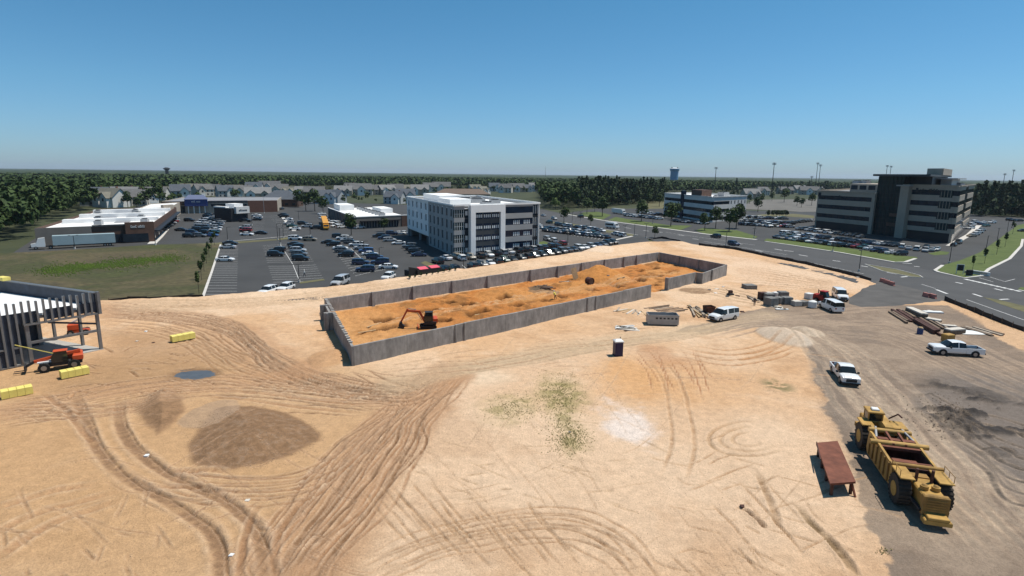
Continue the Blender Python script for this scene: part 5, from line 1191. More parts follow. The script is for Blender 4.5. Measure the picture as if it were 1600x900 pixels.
# weeds on the open sand: uncountable tufts
wp_ = []
for cx_, cy_, rx_, ry_, n in ((875, 612, 42, 30, 700), (800, 640, 45, 22, 420), (893, 683, 32, 24, 600), (1212, 606, 22, 11, 60), (1380, 862, 12, 8, 40), (878, 640, 30, 62, 600), (655, 445, 60, 6, 150), (1560, 488, 60, 12, 160), (1300, 424, 30, 5, 60)):
    for _ in range(n):
        a = rnd.gauss(cx_, rx_*.5), rnd.gauss(cy_, ry_*.5)
        if cy_ == 445: a = (a[0], 437-(a[0]-640)*.163+rnd.gauss(0, 2))
        if cy_ == 488: a = (a[0], 467+(a[0]-1475)*.385+3+abs(rnd.gauss(0, 3)))
        p = on(*a); wp_.append((p.x, p.y, p.z, rnd.uniform(.14, .40)))
q0, t0 = crown(9, .22, .14, .10, .10, 90, 3)
wp_ = np.array(wp_); Q = q0[None]*wp_[:, 3][:, None, None, None]+wp_[:, :3][:, None, None, :]
M['weed'] = leaf_mat('dry_weeds', (.22, .185, .07), (.36, .30, .13))
stuff(link('weeds', leaf_mesh('weeds', Q.reshape(-1, 4, 3), np.tile(t0, len(wp_)), M['weed'])), 'sparse dry weeds dotted over the sand', 'weeds')
# rank green streak in the field, real tufts
ft = []
for _ in range(4200):
    t = rnd.random(); a = (70+t*210+rnd.gauss(0, 12), 424-t*22+rnd.gauss(0, 2.2)*(.6+1.6*abs(math.sin(t*7+.6)))); p = G(*a); ft.append((p.x, p.y, .02, rnd.uniform(.3, .75)))
ft = np.array(ft); Q = q0[None]*ft[:, 3][:, None, None, None]*np.array([1.6, 1.6, 1.0])+ft[:, :3][:, None, None, :]
M['rankl'] = leaf_mat('rank_grass_blades', (.085, .14, .02), (.13, .20, .032))
stuff(link('rank_grass', leaf_mesh('rank_grass', Q.reshape(-1, 4, 3), np.tile(t0, len(ft)), M['rankl'])), 'bright green strip of rank grass across the field', 'grass')
# ---------------------------------------------------------------- vehicles
PAINT = {'white': (.72, .72, .71), 'silver': (.40, .41, .42), 'grey': (.12, .125, .13), 'black': (.012, .012, .014), 'navy': (.018, .030, .075), 'red': (.30, .018, .018), 'green': (.015, .06, .045), 'tan': (.26, .22, .16), 'brown': (.07, .05, .035), 'blue': (.03, .08, .22)}
PM = {k: mat('car_paint_'+k, v, .30, .0, var=.0, spec=.5, coat=.6) for k, v in PAINT.items()}
M['cglass'] = mat('car_glass', (.012, .016, .018), .04, var=0, spec=.5); M['tyre'] = mat('tyre_rubber', (.018, .018, .018), .9, var=.2, scale=4); M['rim'] = mat('wheel_rim', (.30, .30, .31), .35, .8, var=0)
M['hlight'] = mat('headlight_lens', (.62, .64, .66), .1, var=0, spec=.5); M['tlight'] = mat('tail_light_lens', (.28, .012, .01), .2, var=0, spec=.5); M['trim'] = mat('dark_plastic_trim', (.025, .025, .027), .6, var=0)
# station: x, half width, z bottom, z belt, half width at belt, z roof, half width at roof, kind of the span behind it
SED = [(-2.40, .76, .38, .74, .72, .78, .62, 'b'), (-2.28, .87, .27, .93, .82, .98, .72, 'b'), (-1.72, .91, .20, .97, .86, 1.03, .74, 'g'), (-1.02, .92, .19, .95, .87, 1.38, .61, 's'), (-.12, .92, .19, .93, .87, 1.45, .62, 'p'), (-.02, .92, .19, .93, .87, 1.45, .62, 's'), (.62, .92, .19, .92, .87, 1.38, .61, 'g'), (1.32, .91, .19, .92, .84, .97, .74, 'b'), (2.12, .87, .23, .80, .80, .84, .70, 'b'), (2.40, .74, .36, .62, .68, .66, .58, 'b')]
SUV = [(-2.38, .80, .42, .98, .78, 1.02, .66, 'g'), (-2.26, .91, .30, 1.06, .88, 1.60, .66, 's'), (-1.35, .94, .26, 1.05, .90, 1.74, .70, 'p'), (-1.25, .94, .26, 1.05, .90, 1.74, .70, 's'), (-.15, .94, .26, 1.04, .90, 1.75, .70, 'p'), (-.05, .94, .26, 1.04, .90, 1.75, .70, 's'), (.60, .94, .26, 1.03, .90, 1.67, .68, 'g'), (1.25, .93, .26, 1.04, .86, 1.09, .76, 'b'), (2.15, .89, .30, .96, .82, 1.00, .72, 'b'), (2.38, .78, .42, .78, .70, .82, .62, 'b')]
VAN = [(-2.88, .90, .42, 1.20, .90, 1.26, .80, 'g'), (-2.80, .98, .34, 1.26, .97, 2.02, .82, 's'), (-1.55, 1.0, .30, 1.26, .99, 2.12, .84, 'p'), (-1.48, 1.0, .30, 1.26, .99, 2.12, .84, 's'), (-.10, 1.0, .30, 1.26, .99, 2.12, .84, 'p'), (.28, 1.0, .30, 1.26, .99, 2.11, .84, 's'), (.98, 1.0, .30, 1.24, .98, 2.04, .80, 'g'), (1.72, .99, .30, 1.22, .94, 1.28, .84, 'b'), (2.62, .95, .34, 1.08, .88, 1.12, .80, 'b'), (2.86, .86, .44, .82, .80, .86, .72, 'b')]
PUC = [(-.92, .93, .42, 1.16, .92, 1.20, .84, 'g'), (-.80, .99, .40, 1.18, .96, 1.82, .74, 's'), (.02, .99, .40, 1.17, .96, 1.92, .76, 'p'), (.12, .99, .40, 1.17, .96, 1.92, .76, 's'), (.86, .99, .40, 1.16, .96, 1.84, .74, 'g'), (1.52, .99, .40, 1.18, .93, 1.24, .84, 'b'), (2.70, .97, .42, 1.17, .92, 1.21, .84, 'b'), (2.90, .92, .48, 1.06, .86, 1.10, .78, 'b')]
def ring(s):
    x, hw, zb, zl, hb, zr, hr, k = s
    h = [(0, zb), (hw*.90, zb), (hw, zb+.28*(zl-zb)), (hw*1.005, zl-.10), (hb, zl), (hr, zr-.05), (hr*.80, zr), (0, zr+.02)]
    return [(x, y, z) for y, z in h]+[(x, -y, z) for y, z in h[-2:0:-1]]
def shell(st):
    body, glass = MB(), MB(); rg = [ring(s) for s in st]; n = len(rg[0])
    for i in range(len(st)-1):
        k = st[i][7]
        for j in range(n):
            q = j if j < 7 else n-1-j; f = [rg[i][j], rg[i][(j+1) % n], rg[i+1][(j+1) % n], rg[i+1][j]]
            side = q == 4; top = q in (5, 6)
            if (k == 's' and side) or (k == 'g' and (top or side)): 
                c = sum((Vector(p) for p in f), Vector())/4
                glass.add(f, [(0, 1, 2, 3)])
            else: body.add(f, [(0, 1, 2, 3)])
    body.add(rg[0], [tuple(range(n))]); body.add(rg[-1], [tuple(range(n-1, -1, -1))])
    return body, glass
def wheel_mb(r=.34, w=.22, n=12):
    t, m = MB(), MB(); t.tube((0, -w/2, 0), (0, w/2, 0), r, r, n); m.tube((0, -w/2-.012, 0), (0, w/2+.012, 0), r*.58, r*.58, n); return t, m
SPEC = {'sedan': (SED, (-1.40, 1.45), .33, 2.40, (.60, .78)), 'suv': (SUV, (-1.42, 1.42), .37, 2.38, (.78, .94)), 'van': (VAN, (-1.75, 1.80), .38, 2.87, (.80, 1.02)), 'pickup': (PUC, (-1.95, 1.85), .42, 2.91, (.90, 1.10))}
PART = {}
for k, (st, ax_, wr, hl, lz) in SPEC.items():
    b, g = shell(st); hw = st[3][1]; zl = st[3][3]; ex = []; fx = hl; bk = -hl
    if k == 'pickup':
        bk = -3.05
        b.box(-3.05, -.90, -.97, .97, .46, .74); b.box(-3.05, -.90, .88, .985, .741, 1.16); b.box(-3.05, -.90, -.985, -.88, .741, 1.16); b.box(-3.05, -2.96, -.879, .879, .741, 1.15)
        ex += [('bed_liner', MB().box(-2.95, -.94, -.87, .87, .745, .78)), ('rear_bumper', MB().box(-3.18, -3.055, -.95, .95, .46, .62))]
    if k in ('pickup', 'van'):
        ex += [('grille', MB().box(fx-.02, fx+.05, -.55, .55, .62, .95)), ('front_bumper', MB().box(fx-.25, fx+.12, -.95, .95, .40, .55))]
        for s in (-1, 1): ex.append(('mirror', MB().box(1.0, 1.14, 1.0 if s > 0 else -1.24, 1.24 if s > 0 else -1.0, zl-.05, zl+.17)))
    li, tl = [], []
    for s in (-1, 1):
        y0, y1 = (.46, .70) if s > 0 else (-.70, -.46)
        li.append(MB().box(fx-.18, fx-.0 if k not in ('pickup', 'van') else fx+.03, y0*1.05, y1*1.1, lz[0]-.08, lz[1]-.10))
        tl.append(MB().box(bk-.02, bk+.10, y0*1.08, y1*1.15, lz[0], lz[1]+.02))
    b.mi = 1
    for x in ax_:   # dark wheel arches on the flanks
        for s in (-1, 1): b.tube((x, s*(hw-.05), wr), (x, s*(hw+.006), wr), wr*1.22, wr*1.22, 12)
    t, r_ = wheel_mb(wr)
    PART[k] = dict(body=b.mesh(k+'_body', [PM['white'], M['trim']]), windows=g.mesh(k+'_windows', M['cglass']), ex=[(n_, q.mesh(k+'_'+n_, M['trim'])) for n_, q in ex], li=[q.mesh(k+'_headlight', M['hlight']) for q in li], tl=[q.mesh(k+'_tail_light', M['tlight']) for q in tl],
                   tyre=t.mesh(k+'_tyre', M['tyre']), rim=r_.mesh(k+'_rim', M['rim']), ax=ax_, wr=wr, hw=hw)
    comb = MB()
    for mi, mbs in enumerate(([b], [g], [q for _, q in ex], li, tl)):
        for mb in mbs:
            k0 = len(comb.m); comb.mi = mi; comb.add(mb.v, mb.f)
            if mb is b: comb.m[k0:] = [0 if q == 0 else 2 for q in b.m]
    comb.mi = 5
    for x in ax_:
        for s in (-1, 1): comb.tube((x, s*(hw-.2), wr), (x, s*(hw+.012), wr), wr, wr, 8)
    PART[k]['comb'] = comb
    PART[k]['single'] = comb.mesh(k+'_whole', [PM['white'], M['cglass'], M['trim'], M['hlight'], M['tlight'], M['tyre']])
def own_mat(o, m):
    o.material_slots[0].link = 'OBJECT'; o.material_slots[0].material = m
NAME = {'sedan': 'parked_car', 'suv': 'parked_car', 'van': 'van', 'pickup': 'pickup_truck'}
def car(kind, color, p, rz, label, cat, group, parts=True, name=None, s=1.0):
    d = PART[kind]; nm = name or NAME[kind]
    if not parts:
        o = link(nm, d['single'], None, p, rz); own_mat(o, PM[color]); o.scale = (s, s, s); return tag(o, label, cat, group)
    B = thing(nm, label, cat, p, rz, group); B.scale = (s, s, s)
    o = link('body', d['body'], B); own_mat(o, PM[color])
    link('windows', d['windows'], o)
    for n_, me_ in d['ex']: link(n_, me_, B)
    for me_ in d['li']: link('headlight', me_, B)
    for me_ in d['tl']: link('tail_light', me_, B)
    for x in d['ax']:
        for sg in (-1, 1):
            w = link('wheel', d['tyre'], B, (x, sg*(d['hw']-.10), d['wr'])); link('rim', d['rim'], w)
    return B
rc = random.Random(21)
CW = ['white']*22+['silver']*16+['grey']*17+['black']*26+['navy']*8+['red']*3+['blue']*3+['tan']*2+['green']*2+['brown']*2
GR = 'cars parked in the lots'; PARKED = []
def short(t):
    """keep a label within 16 words by dropping articles"""
    for w in (' the', ' a'):
        while len(t.split()) > 16 and w+' ' in t: t = (w+' ').join(t.split(w+' ')[:-1])+' '+t.split(w+' ')[-1]
    return t
def rowcars(where, cars, hd, z=0.0, parts=True, jitter=.03, flip=.5, end='left'):
    """cars: list of (px, py, colour, kind); one thing each"""
    for i, c in enumerate(cars):
        cl = c[2] if len(c) > 2 and c[2] else rc.choice(CW); kd = c[3] if len(c) > 3 and c[3] else rc.choice(['sedan', 'suv', 'suv'])
        p = G(c[0], c[1])
        PARKED.append((p.length, kd, cl, (p.x, p.y, z), hd+rc.gauss(0, jitter)+(math.pi if rc.random() < flip else 0), short(f'{cl} {kd} {where}, {ordn[i]} from the {end}'), parts, rc.uniform(.95, 1.03)))
def line(a, b, n, skip=()): return [wl(a, b, i/(n-1)) for i in range(n) if i not in skip]
HX = ang((420, 420), (470, 420)); HS = math.atan2(dirS.y, dirS.x); HL = math.atan2(dirL.y, dirL.x)
W_, B_, S_, N_, G_ = 'white', 'black', 'silver', 'navy', 'grey'
rowcars('along the grass field kerb of the near lot', [(360, 382.5, B_, 'sedan'), (356, 388.5, S_, 'sedan'), (352, 408, W_, 'sedan')], HX, end='far end')
rowcars('in the left half of the near double row', [(434, 394, B_, 'suv'), (431, 400.5, B_, 'suv')], HX, end='far end')
rowcars('in the right half of the near double row', [(461, 384, B_), (463, 388.5, B_, 'suv'), (466, 394, S_, 'suv'), (468, 400, G_, 'suv'), (470, 407, B_, 'suv')], HX, end='far end')
rowcars('in the left column of the busy near double row', [(513, 380.5, B_), (521, 384.5, B_, 'suv'), (532, 390, W_, 'sedan'), (536, 394.5, G_), (541, 401, B_, 'suv'), (564, 413.5, N_, 'suv'), (571, 424.5, N_, 'suv')], HX, end='far end')
rowcars('in the right column of the busy near double row', [(529, 371.5, B_), (536, 374.5, W_), (542, 377.5, S_), (548, 381, G_), (557, 385, W_), (565, 390, S_), (572, 395, 'blue', 'suv'), (578, 399.5, W_, 'sedan'), (586, 405, N_, 'suv'), (594, 413, N_, 'suv'), (607, 420, W_, 'sedan')], HX, end='far end')
rowcars('beside the white wing of the middle office', [(592, 371, B_), (600, 374, N_, 'suv'), (609, 377.5, S_), (623, 382, W_, 'sedan'), (612, 367, N_), (624, 366.5, W_), (632, 366, W_, 'sedan')], HX+.2, end='left')
rowcars('in the shade left of the middle office', [(640, 387.5, G_), (645, 391.5, B_), (650, 396, B_), (655, 400.5, N_)], HX+.1, end='far end')
rowcars('near the front corner of the middle office', [(684, 411.5, B_, 'suv'), (697, 406, W_, 'sedan'), (712, 404, 'tan'), (694, 424, B_, 'suv'), (709, 422.5, B_, 'suv')], HS+.15, end='left', flip=0)
fr1 = [(721, 406.5, W_), (736, 405, 'tan', 'suv'), (751, 403, 'brown', 'suv'), (764, 401, W_, 'suv'), (775, 399.5, B_), (786, 397.5, S_), (797, 396, W_), (808.5, 394.5, B_), (820, 393, B_, 'suv'), (832, 391.5, S_), (841, 390, G_), (850, 388.5, B_), (860, 387.5, B_), (869, 386, B_), (878, 383, 'red', 'suv')]
rowcars('nose-in along the front of the middle office', fr1, HS, flip=.2)
fr2 = [(739, 418.5, B_, 'suv'), (754, 416.5, G_), (766, 414, W_, 'sedan'), (778, 411.5, B_), (788.5, 409.5, 'green', 'suv'), (800, 407.5, B_), (813.5, 406, B_), (824, 404, B_), (835, 402.5, G_), (846, 401, B_), (858, 399, 'tan'), (868, 397, B_), (878, 395, G_), (887, 393.3, G_), (895.5, 391.7, B_), (905, 390, W_), (913.5, 388.7, W_), (924, 387, S_), (933.5, 385.3, N_), (942, 384, G_), (950, 382.3, B_), (958, 381, B_)]
rowcars('in the long row behind the sand berm', fr2, HS, flip=.85)
rowcars('at the near edge of the lot by the berm', [(419, 459.5, W_, 'suv'), (447, 454, W_, 'suv'), (532, 445.5, S_, 'van'), (607, 436.5, W_, 'suv')], HX+1.3, flip=1)
P2 = False
rowcars('front row of the lot right of the middle office', line((853, 362), (947, 372.5), 17, (8,)), HS, parts=P2)
rowcars('second row of the lot right of the middle office', line((846, 357.5), (934, 367), 16, (11,)), HS, parts=P2)
rowcars('third row of the lot right of the middle office', line((872, 352.5), (940, 362), 12, (4,)), HS, parts=P2)
rowcars('loose in the lot right of the middle office', [(843, 355, W_), (856, 376, S_), (864, 378, W_), (849, 338, S_), (858, 349, 'green', 'suv'), (866, 343, S_, 'suv'), (907, 340, B_), (962, 367.5, W_), (971, 369.5, W_)], HS, parts=P2)
rowcars('in the left column of the far plaza lot', [wl((296, 371), (327, 337), i/9) for i in range(10)], HX, parts=P2, end='near end')
rowcars('in the second column of the far plaza lot', [wl((312, 370.5), (336, 338), i/9) for i in range(10)], HX, parts=P2, end='near end')
rowcars('in the third column of the far plaza lot', [wl((331, 369.5), (346, 345), i/7) for i in range(8)], HX, parts=P2, end='near end')
rowcars('along the brown plaza store front', [wl((252, 361), (273, 346), i/7) for i in range(8)], HX+.5, parts=P2, end='near end')
rowcars('loose in the middle of the far plaza lot', [(283, 361, B_, 'sedan'), (296, 346, B_), (384, 362, 'red', 'suv'), (386, 368, W_, 'sedan'), (383, 357.5, S_), (408, 366, B_, 'sedan'), (400, 338, W_), (403, 341, W_, 'suv'), (402, 344.5, B_, 'sedan'), (383, 347, B_, 'pickup')], HX, parts=P2, end='left')
rowcars('in the column beside the pale strip of pavement', [(441, 337.5, B_), (444, 340, B_), (450, 344, W_), (452, 351, S_), (456, 355, 'green', 'sedan'), (461, 359.5, W_, 'sedan')], HX, parts=P2, end='far end')
rowcars('across the pavement strip in the far lot', [(473, 351, B_), (480, 355.5, S_), (462, 375, W_, 'suv'), (484, 376.5, 'tan', 'suv'), (493, 358, B_, 'suv')], HX, parts=P2)
rowcars('beside the white-roofed store', [(503, 335.5, W_), (505, 338.5, S_), (505, 342, W_), (508, 345, S_), (518, 350, W_), (524, 350.5, W_), (531, 351, S_), (538, 353, S_), (525, 355, W_), (533, 356.5, W_), (562, 357.5, S_, 'suv'), (567, 357, W_, 'suv')], HX+.8, parts=P2)
rowcars('by the parked trees of the brick shop row', [wl((395, 328), (440, 327.5), i/7) for i in range(8)], HX+1.4, parts=P2)
H1 = math.atan2((G(1111, 347.5)-G(1036.5, 335)).y, (G(1111, 347.5)-G(1036.5, 335)).x)-math.pi/2
rowcars('in the lot left of the pale office', line((980, 338), (1030, 343), 11), H1, parts=P2)
rowcars('in the back row left of the pale office', line((1000, 333), (1032, 337), 7), H1, parts=P2)
rowcars('along the front of the pale office', line((1057, 347), (1101, 350.5), 10, (6,)), H1, parts=P2)
rowcars('in the front row right of the pale office', line((1160, 352), (1234, 356), 17, (9,)), H1, parts=P2)
rowcars('in the middle row right of the pale office', line((1162, 346), (1236, 351), 16), H1, parts=P2)
rowcars('in the back row right of the pale office', line((1168, 341), (1226, 343), 12), H1, parts=P2)
H2_ = math.atan2((G(1486, 380.5)-G(1272, 356)).y, (G(1486, 380.5)-G(1272, 356)).x)-math.pi/2
rowcars('in the row nearest the kerb, left of the dark office', line((1216, 372.5), (1318, 386), 16), H2_, parts=True)
rowcars('in the second row in front of the dark office', line((1226, 366), (1356, 382), 18, (10,)), H2_, parts=P2)
rowcars('in the shaded row under the dark office', line((1250, 359), (1345, 371.5), 13), H2_, parts=P2)
rowcars('in the short kerbside row facing the dark office entrance', [(1329, 386.5, B_), (1339, 387.5, 'red', 'sedan'), (1349, 388.7, 'green'), (1359, 390.5, W_, 'sedan'), (1369, 393.5, N_, 'suv'), (1382, 395.5, N_, 'suv'), (1392, 397, W_, 'sedan'), (1407, 399, B_, 'suv')], H2_, parts=True)
rowcars('in the middle row facing the dark office entrance', line((1363, 381.5), (1400, 385.5), 6), H2_, parts=True)
rowcars('in the row below the right wing of the dark office', [(1410, 387.5, W_, 'suv'), (1420, 390, S_), (1433, 391.5, W_, 'suv'), (1446, 393.5, S_), (1456, 392.5, S_), (1463, 391.5, S_), (1447, 387.5, B_)], H2_+.5, parts=True)
rowcars('beside the right end of the dark office', [(1490, 384.5, B_, 'sedan'), (1497, 381, B_, 'suv')], ang((1485, 384), (1500, 379)), parts=True)
rowcars('in the lot behind the right end of the dark office', [(1518, 370, 'tan', 'sedan'), (1523, 367.5, S_), (1528, 364.5, W_), (1533, 361, S_), (1516, 358, W_), (1519, 352.5, W_), (1524, 348, W_), (1531, 352, N_), (1536, 349, W_), (1541, 354, 'green'), (1550, 349, W_)], HX+.3, parts=P2)
rowcars('left of the dark office by the back hedge', line((1240, 349), (1268, 346), 7), H2_, parts=P2)
rowcars('far right behind the green bank', [(1578, 345, B_), (1585, 345.5, B_), (1592, 346, B_), (1598, 362, B_)], HX, parts=P2)
PARKED.sort(key=lambda t: t[0])
for d_, kd, cl, p, rz, lb, pa, sc in PARKED[:300]: car(kd, cl, p, rz, lb, {'van': 'van', 'pickup': 'pickup truck'}.get(kd, 'car'), GR, pa, s=sc)
rest = MB(); pk = list(PM)      # the farthest cars, a few pixels each
for d_, kd, cl, p, rz, lb, pa, sc in PARKED[300:]:
    c_ = PART[kd]['comb']; ca_, sa_ = math.cos(rz)*sc, math.sin(rz)*sc; k0 = len(rest.m)
    rest.add([(p[0]+x*ca_-y*sa_, p[1]+x*sa_+y*ca_, p[2]+z*sc) for x, y, z in c_.v], c_.f); rest.m[k0:] = [q-1 if q else 5+pk.index(cl) for q in c_.m]
stuff(rest.obj('distant_parked_cars', [M['cglass'], M['trim'], M['hlight'], M['tlight'], M['tyre']]+[PM[q] for q in pk]), 'farthest parked cars of the plaza and office lots', 'cars')
# traffic on the road
p = G(1118, 371.5); car('suv', 'black', (p.x, p.y, .01), ang((1140, 374), (1100, 368)), 'black SUV driving on the road past the pale office', 'car', None, True, 'car')
p = G(1146, 383.5); car('suv', 'navy', (p.x, p.y, .01), ang((1130, 380), (1165, 386)), 'dark SUV driving on the road beside the silt fence', 'car', None, True, 'car')
p = G(1201, 355); car('van', 'white', (p.x, p.y, .0), ang((1188, 351), (1214, 357)), 'white van in the lot right of the pale office', 'van', None, True, s=1.1)
# site pickups and vans
def sitev(kind, a, b, label, s=1.0):
    p = (G(*a)+G(*b))/2; car(kind, 'white', (p.x, p.y, hz(p.x, p.y)-.015), ang(a, b), label, {'van': 'van', 'pickup': 'pickup truck'}[kind], None, True, s=s)
sitev('pickup', (1309, 581), (1329, 606), 'white pickup with an empty black bed facing the camera on the gravel', 1.02)
sitev('pickup', (1523, 556.5), (1459, 552.5), 'white crew-cab pickup parked side-on in front of the lumber stacks', 1.04)
sitev('van', (1148, 497), (1111, 503.5), 'white passenger van beside the timber pile, its nose to the left', 1.0)
sitev('van', (1311, 491), (1284, 479.5), 'white passenger van seen from behind, next to the red loader', 1.0)
sitev('van', (1304, 461.5), (1320, 474), 'white passenger van facing the camera beside the asphalt apron', 1.0)
# ---------------------------------------------------------------- machines and site objects
M['cat'] = mat('yellow_machine_paint', (.40, .225, .05), .6, var=.42, scale=.7, var2=(.52, .31, .085)); M['catd'] = mat('worn_yellow_paint', (.27, .155, .045), .75, var=.45, scale=.9); M['rust'] = mat('rusty_steel', (.155, .055, .032), .8, var=.35, scale=1.2, bump=.2); M['rustd'] = mat('dark_rust', (.075, .035, .026), .85, var=.4, scale=1.5); M['oran'] = mat('orange_paint', (.50, .075, .022), .45, var=.12, scale=1.5); M['mud'] = mat('muddy_tyre', (.055, .045, .036), .95, var=.3, scale=3); M['hub'] = mat('yellow_hub', (.40, .24, .06), .7, var=.2, scale=3)
M['redp'] = mat('red_paint', (.36, .022, .015), .45, var=.15, scale=1.5); M['grst'] = mat('grey_steel', (.34, .33, .32), .6, .3, var=.15, scale=1); M['blue'] = mat('blue_plastic', (.03, .06, .17), .5, var=.1); M['purple'] = mat('indigo_plastic', (.025, .02, .065), .5, var=.1); M['wplast'] = mat('white_plastic', (.66, .66, .64), .6, var=.08); M['block'] = mat('concrete_block', (.17, .165, .155), .9, var=.2, scale=2); M['pale'] = mat('pale_wrap', (.55, .50, .43), .7, var=.12)
def bigwheel(B, x, y, r, w, hubr=.5, mt='mud', mh='hub', lugs=22):
    t = MB(); n = 20
    t.tube((0, -w/2, 0), (0, w/2, 0), r*.96, r*.96, n)
    o = t.obj('wheel', M[mt], B, (x, y, r))
    for i in range(lugs):
        a = 6.283*i/lugs; lg = MB(); c, s = math.cos(a), math.sin(a); p = Vector((c*r*.955, 0, s*r*.955)); tn = Vector((-s, 0, c))*r*.07; rd_ = Vector((c, 0, s))*r*.06; wv = Vector((0, w*.52, 0))
        if i == 0: lug = MB()
        lug.hexa([p-tn-wv, p+tn-wv, p+tn+wv, p-tn+wv, p-tn-wv+rd_, p+tn-wv+rd_, p+tn+wv+rd_, p-tn+wv+rd_])
    k = lug.obj('tread', M[mt], o); k['kind'] = 'stuff'
    MB().tube((0, -w/2-.03, 0), (0, w/2+.03, 0), r*hubr, r*hubr, 16).obj('hub', M[mh], o); return o
# wheel tractor-scraper
ra, fa = G(1434, 790), G(1373, 704); Lw = (fa-ra).length
th_ = math.atan2(fa.y-ra.y, fa.x-ra.x)
B = thing('scraper', 'yellow wheel tractor-scraper with rusty bowl parts standing on the gravel', 'scraper', (ra.x, ra.y, hz(ra.x, ra.y)-.04), th_)
sc = Lw/8.6
class SMB(MB):
    def obj(s, name, mats, parent=None, **k):
        s.v = [(x*sc, y, z) for x, y, z in s.v]; return super().obj(name, mats, parent, **k)
for y in (-1.32, 1.32): bigwheel(B, 0, y, 1.12, .82)
for y in (-1.32, 1.32): bigwheel(B, 8.6*sc, y, 1.18, .84)
SMB().cbox(-2.2, .3, -.72, .72, .95, 2.05, .08).obj('rear_engine', M['cat'], B); rad = SMB().cbox(-2.62, -2.21, -.80, .80, .75, 2.25, .08).obj('radiator', M['catd'], B)
for i in range(6): SMB().box(-2.66, -2.625, -.62, .62, .95+i*.19, 1.04+i*.19).obj('grille_bar', M['catd'], rad)
SMB().cbox(-3.25, -2.63, -.85, .85, .45, .80, .06).obj('push_block', M['cat'], B); SMB().cbox(-3.3, -2.63, -.65, .65, .83, 1.02, .04).obj('rear_step', M['cat'], B)
for y in (-.36, .36): SMB().tube((-1.35, y, 2.06), (-1.35, y, 2.36), .27, .27, 14).obj('air_filter', M['cat'], B); SMB().tube((-1.35, y, 2.37), (-1.35, y, 2.47), .20, .1, 14).obj('filter_cap', M['catd'], B)
for y in (-.50, .50): SMB().tube((-.25, y, 1.9), (-.30, y, 3.05), .11, .11, 10).obj('exhaust_stack', M['rustd'], B)
for s in (-1, 1):
    a, b = (.75, 1.72) if s > 0 else (-1.72, -.75)
    SMB().cbox(-.9, 1.25, a, b, 2.36, 2.46, .03).obj('rear_fender', M['cat'], B)
    w = SMB().xprism([(1.0, .75), (2.4, .55), (6.6, .55), (6.9, 1.0), (6.7, 2.55), (6.1, 2.60), (1.2, 2.35)], 1.50*s-.09, 1.50*s+.09).obj('bowl_side', M['cat'], B)
    for i in range(6): x = 1.7+i*.88; SMB().box(x-.08, x+.08, 1.60*s-.0 if s > 0 else 1.60*s-.10, 1.60*s+.10 if s > 0 else 1.60*s, .75, 2.30).obj('side_rib', M['catd'], w)
    SMB().box(1.1, 6.6, 1.50*s-.14, 1.50*s+.14, 2.36 if True else 0, 2.46).obj('bowl_rim', M['cat'], w) if False else None
    SMB().xprism([(6.2, 1.6), (6.9, 2.1), (7.6, 2.4), (7.6, 2.75), (6.7, 2.6), (6.1, 2.0)], 1.15*s-.12, 1.15*s+.12).obj('draft_arm', M['cat'], B)
SMB().box(1.2, 6.5, -1.40, 1.40, .5, .62).obj('bowl_floor', M['rustd'], B); SMB().box(1.3, 1.5, -1.38, 1.38, .63, 2.2).obj('ejector', M['rustd'], B)
SMB().tube((1.15, -1.75, 2.50), (1.15, 1.75, 2.50), .16, .16, 12).obj('rear_cross_tube', M['catd'], B); SMB().tube((4.75, -2.1, 2.50), (4.75, 2.1, 2.50), .22, .22, 12).obj('lift_cross_tube', M['cat'], B)
SMB().box(5.2, 5.65, -1.38, 1.38, 2.25, 2.60).obj('apron_beam', M['rust'], B); SMB().box(4.15, 4.45, -1.38, 1.38, 2.20, 2.45).obj('apron_beam', M['rust'], B); SMB().cbox(2.9, 3.5, -.9, .9, 1.5, 1.85, .05).obj('ejector_carrier', M['rust'], B)
SMB().xprism([(5.7, .7), (6.4, 1.0), (6.3, 2.2), (5.8, 2.1)], -1.38, 1.38).obj('apron', M['rustd'], B)
for y in (-.45, .45): SMB().bar((4.5, y, 2.55), (6.4, y, 2.75), .16).obj('lift_cylinder', M['rust'], B)
for y in (-.5, .0, .5): SMB().bar((1.5, y, 1.5), (2.95, y, 1.7), .12).obj('ejector_rod', M['rustd'], B)
SMB().tube((6.9, -1.6, 2.62), (6.9, 1.6, 2.62), .20, .20, 12).obj('front_cross_tube', M['cat'], B)
SMB().xprism([(6.7, 2.3), (7.6, 2.35), (8.3, 1.9), (8.7, 1.9), (8.7, 2.7), (8.0, 3.0), (7.0, 2.95)], -.32, .32).obj('gooseneck', M['cat'], B)
SMB().cbox(7.75, 8.95, -1.1, -.35, 1.9, 2.65, .08).obj('hydraulic_tank', M['cat'], B)
for s in (-1, 1):
    a, b = (.80, 1.78) if s > 0 else (-1.78, -.80); SMB().cbox(7.9, 9.5, a, b, 2.44, 2.56, .03).obj('front_fender', M['cat'], B)
cb = SMB().cbox(8.95, 10.2, -.15, 1.1, 1.7, 2.55, .05).obj('cab_base', M['cat'], B)
cab = SMB().cbox(9.0, 10.15, -.1, 1.05, 2.56, 3.25, .06).obj('cab_glass', M['cglass'], B); SMB().cbox(8.9, 10.25, -.2, 1.15, 3.26, 3.42, .05).obj('cab_roof', M['cat'], B); SMB().cbox(9.2, 9.75, .15, .75, 3.43, 3.60, .05).obj('air_conditioner', M['wplast'], B)
for x in (9.02, 10.12):
    for y in (-.08, 1.03): SMB().box(x-.05, x+.05, y-.05, y+.05, 2.55, 3.26).obj('cab_pillar', M['cat'], cab)
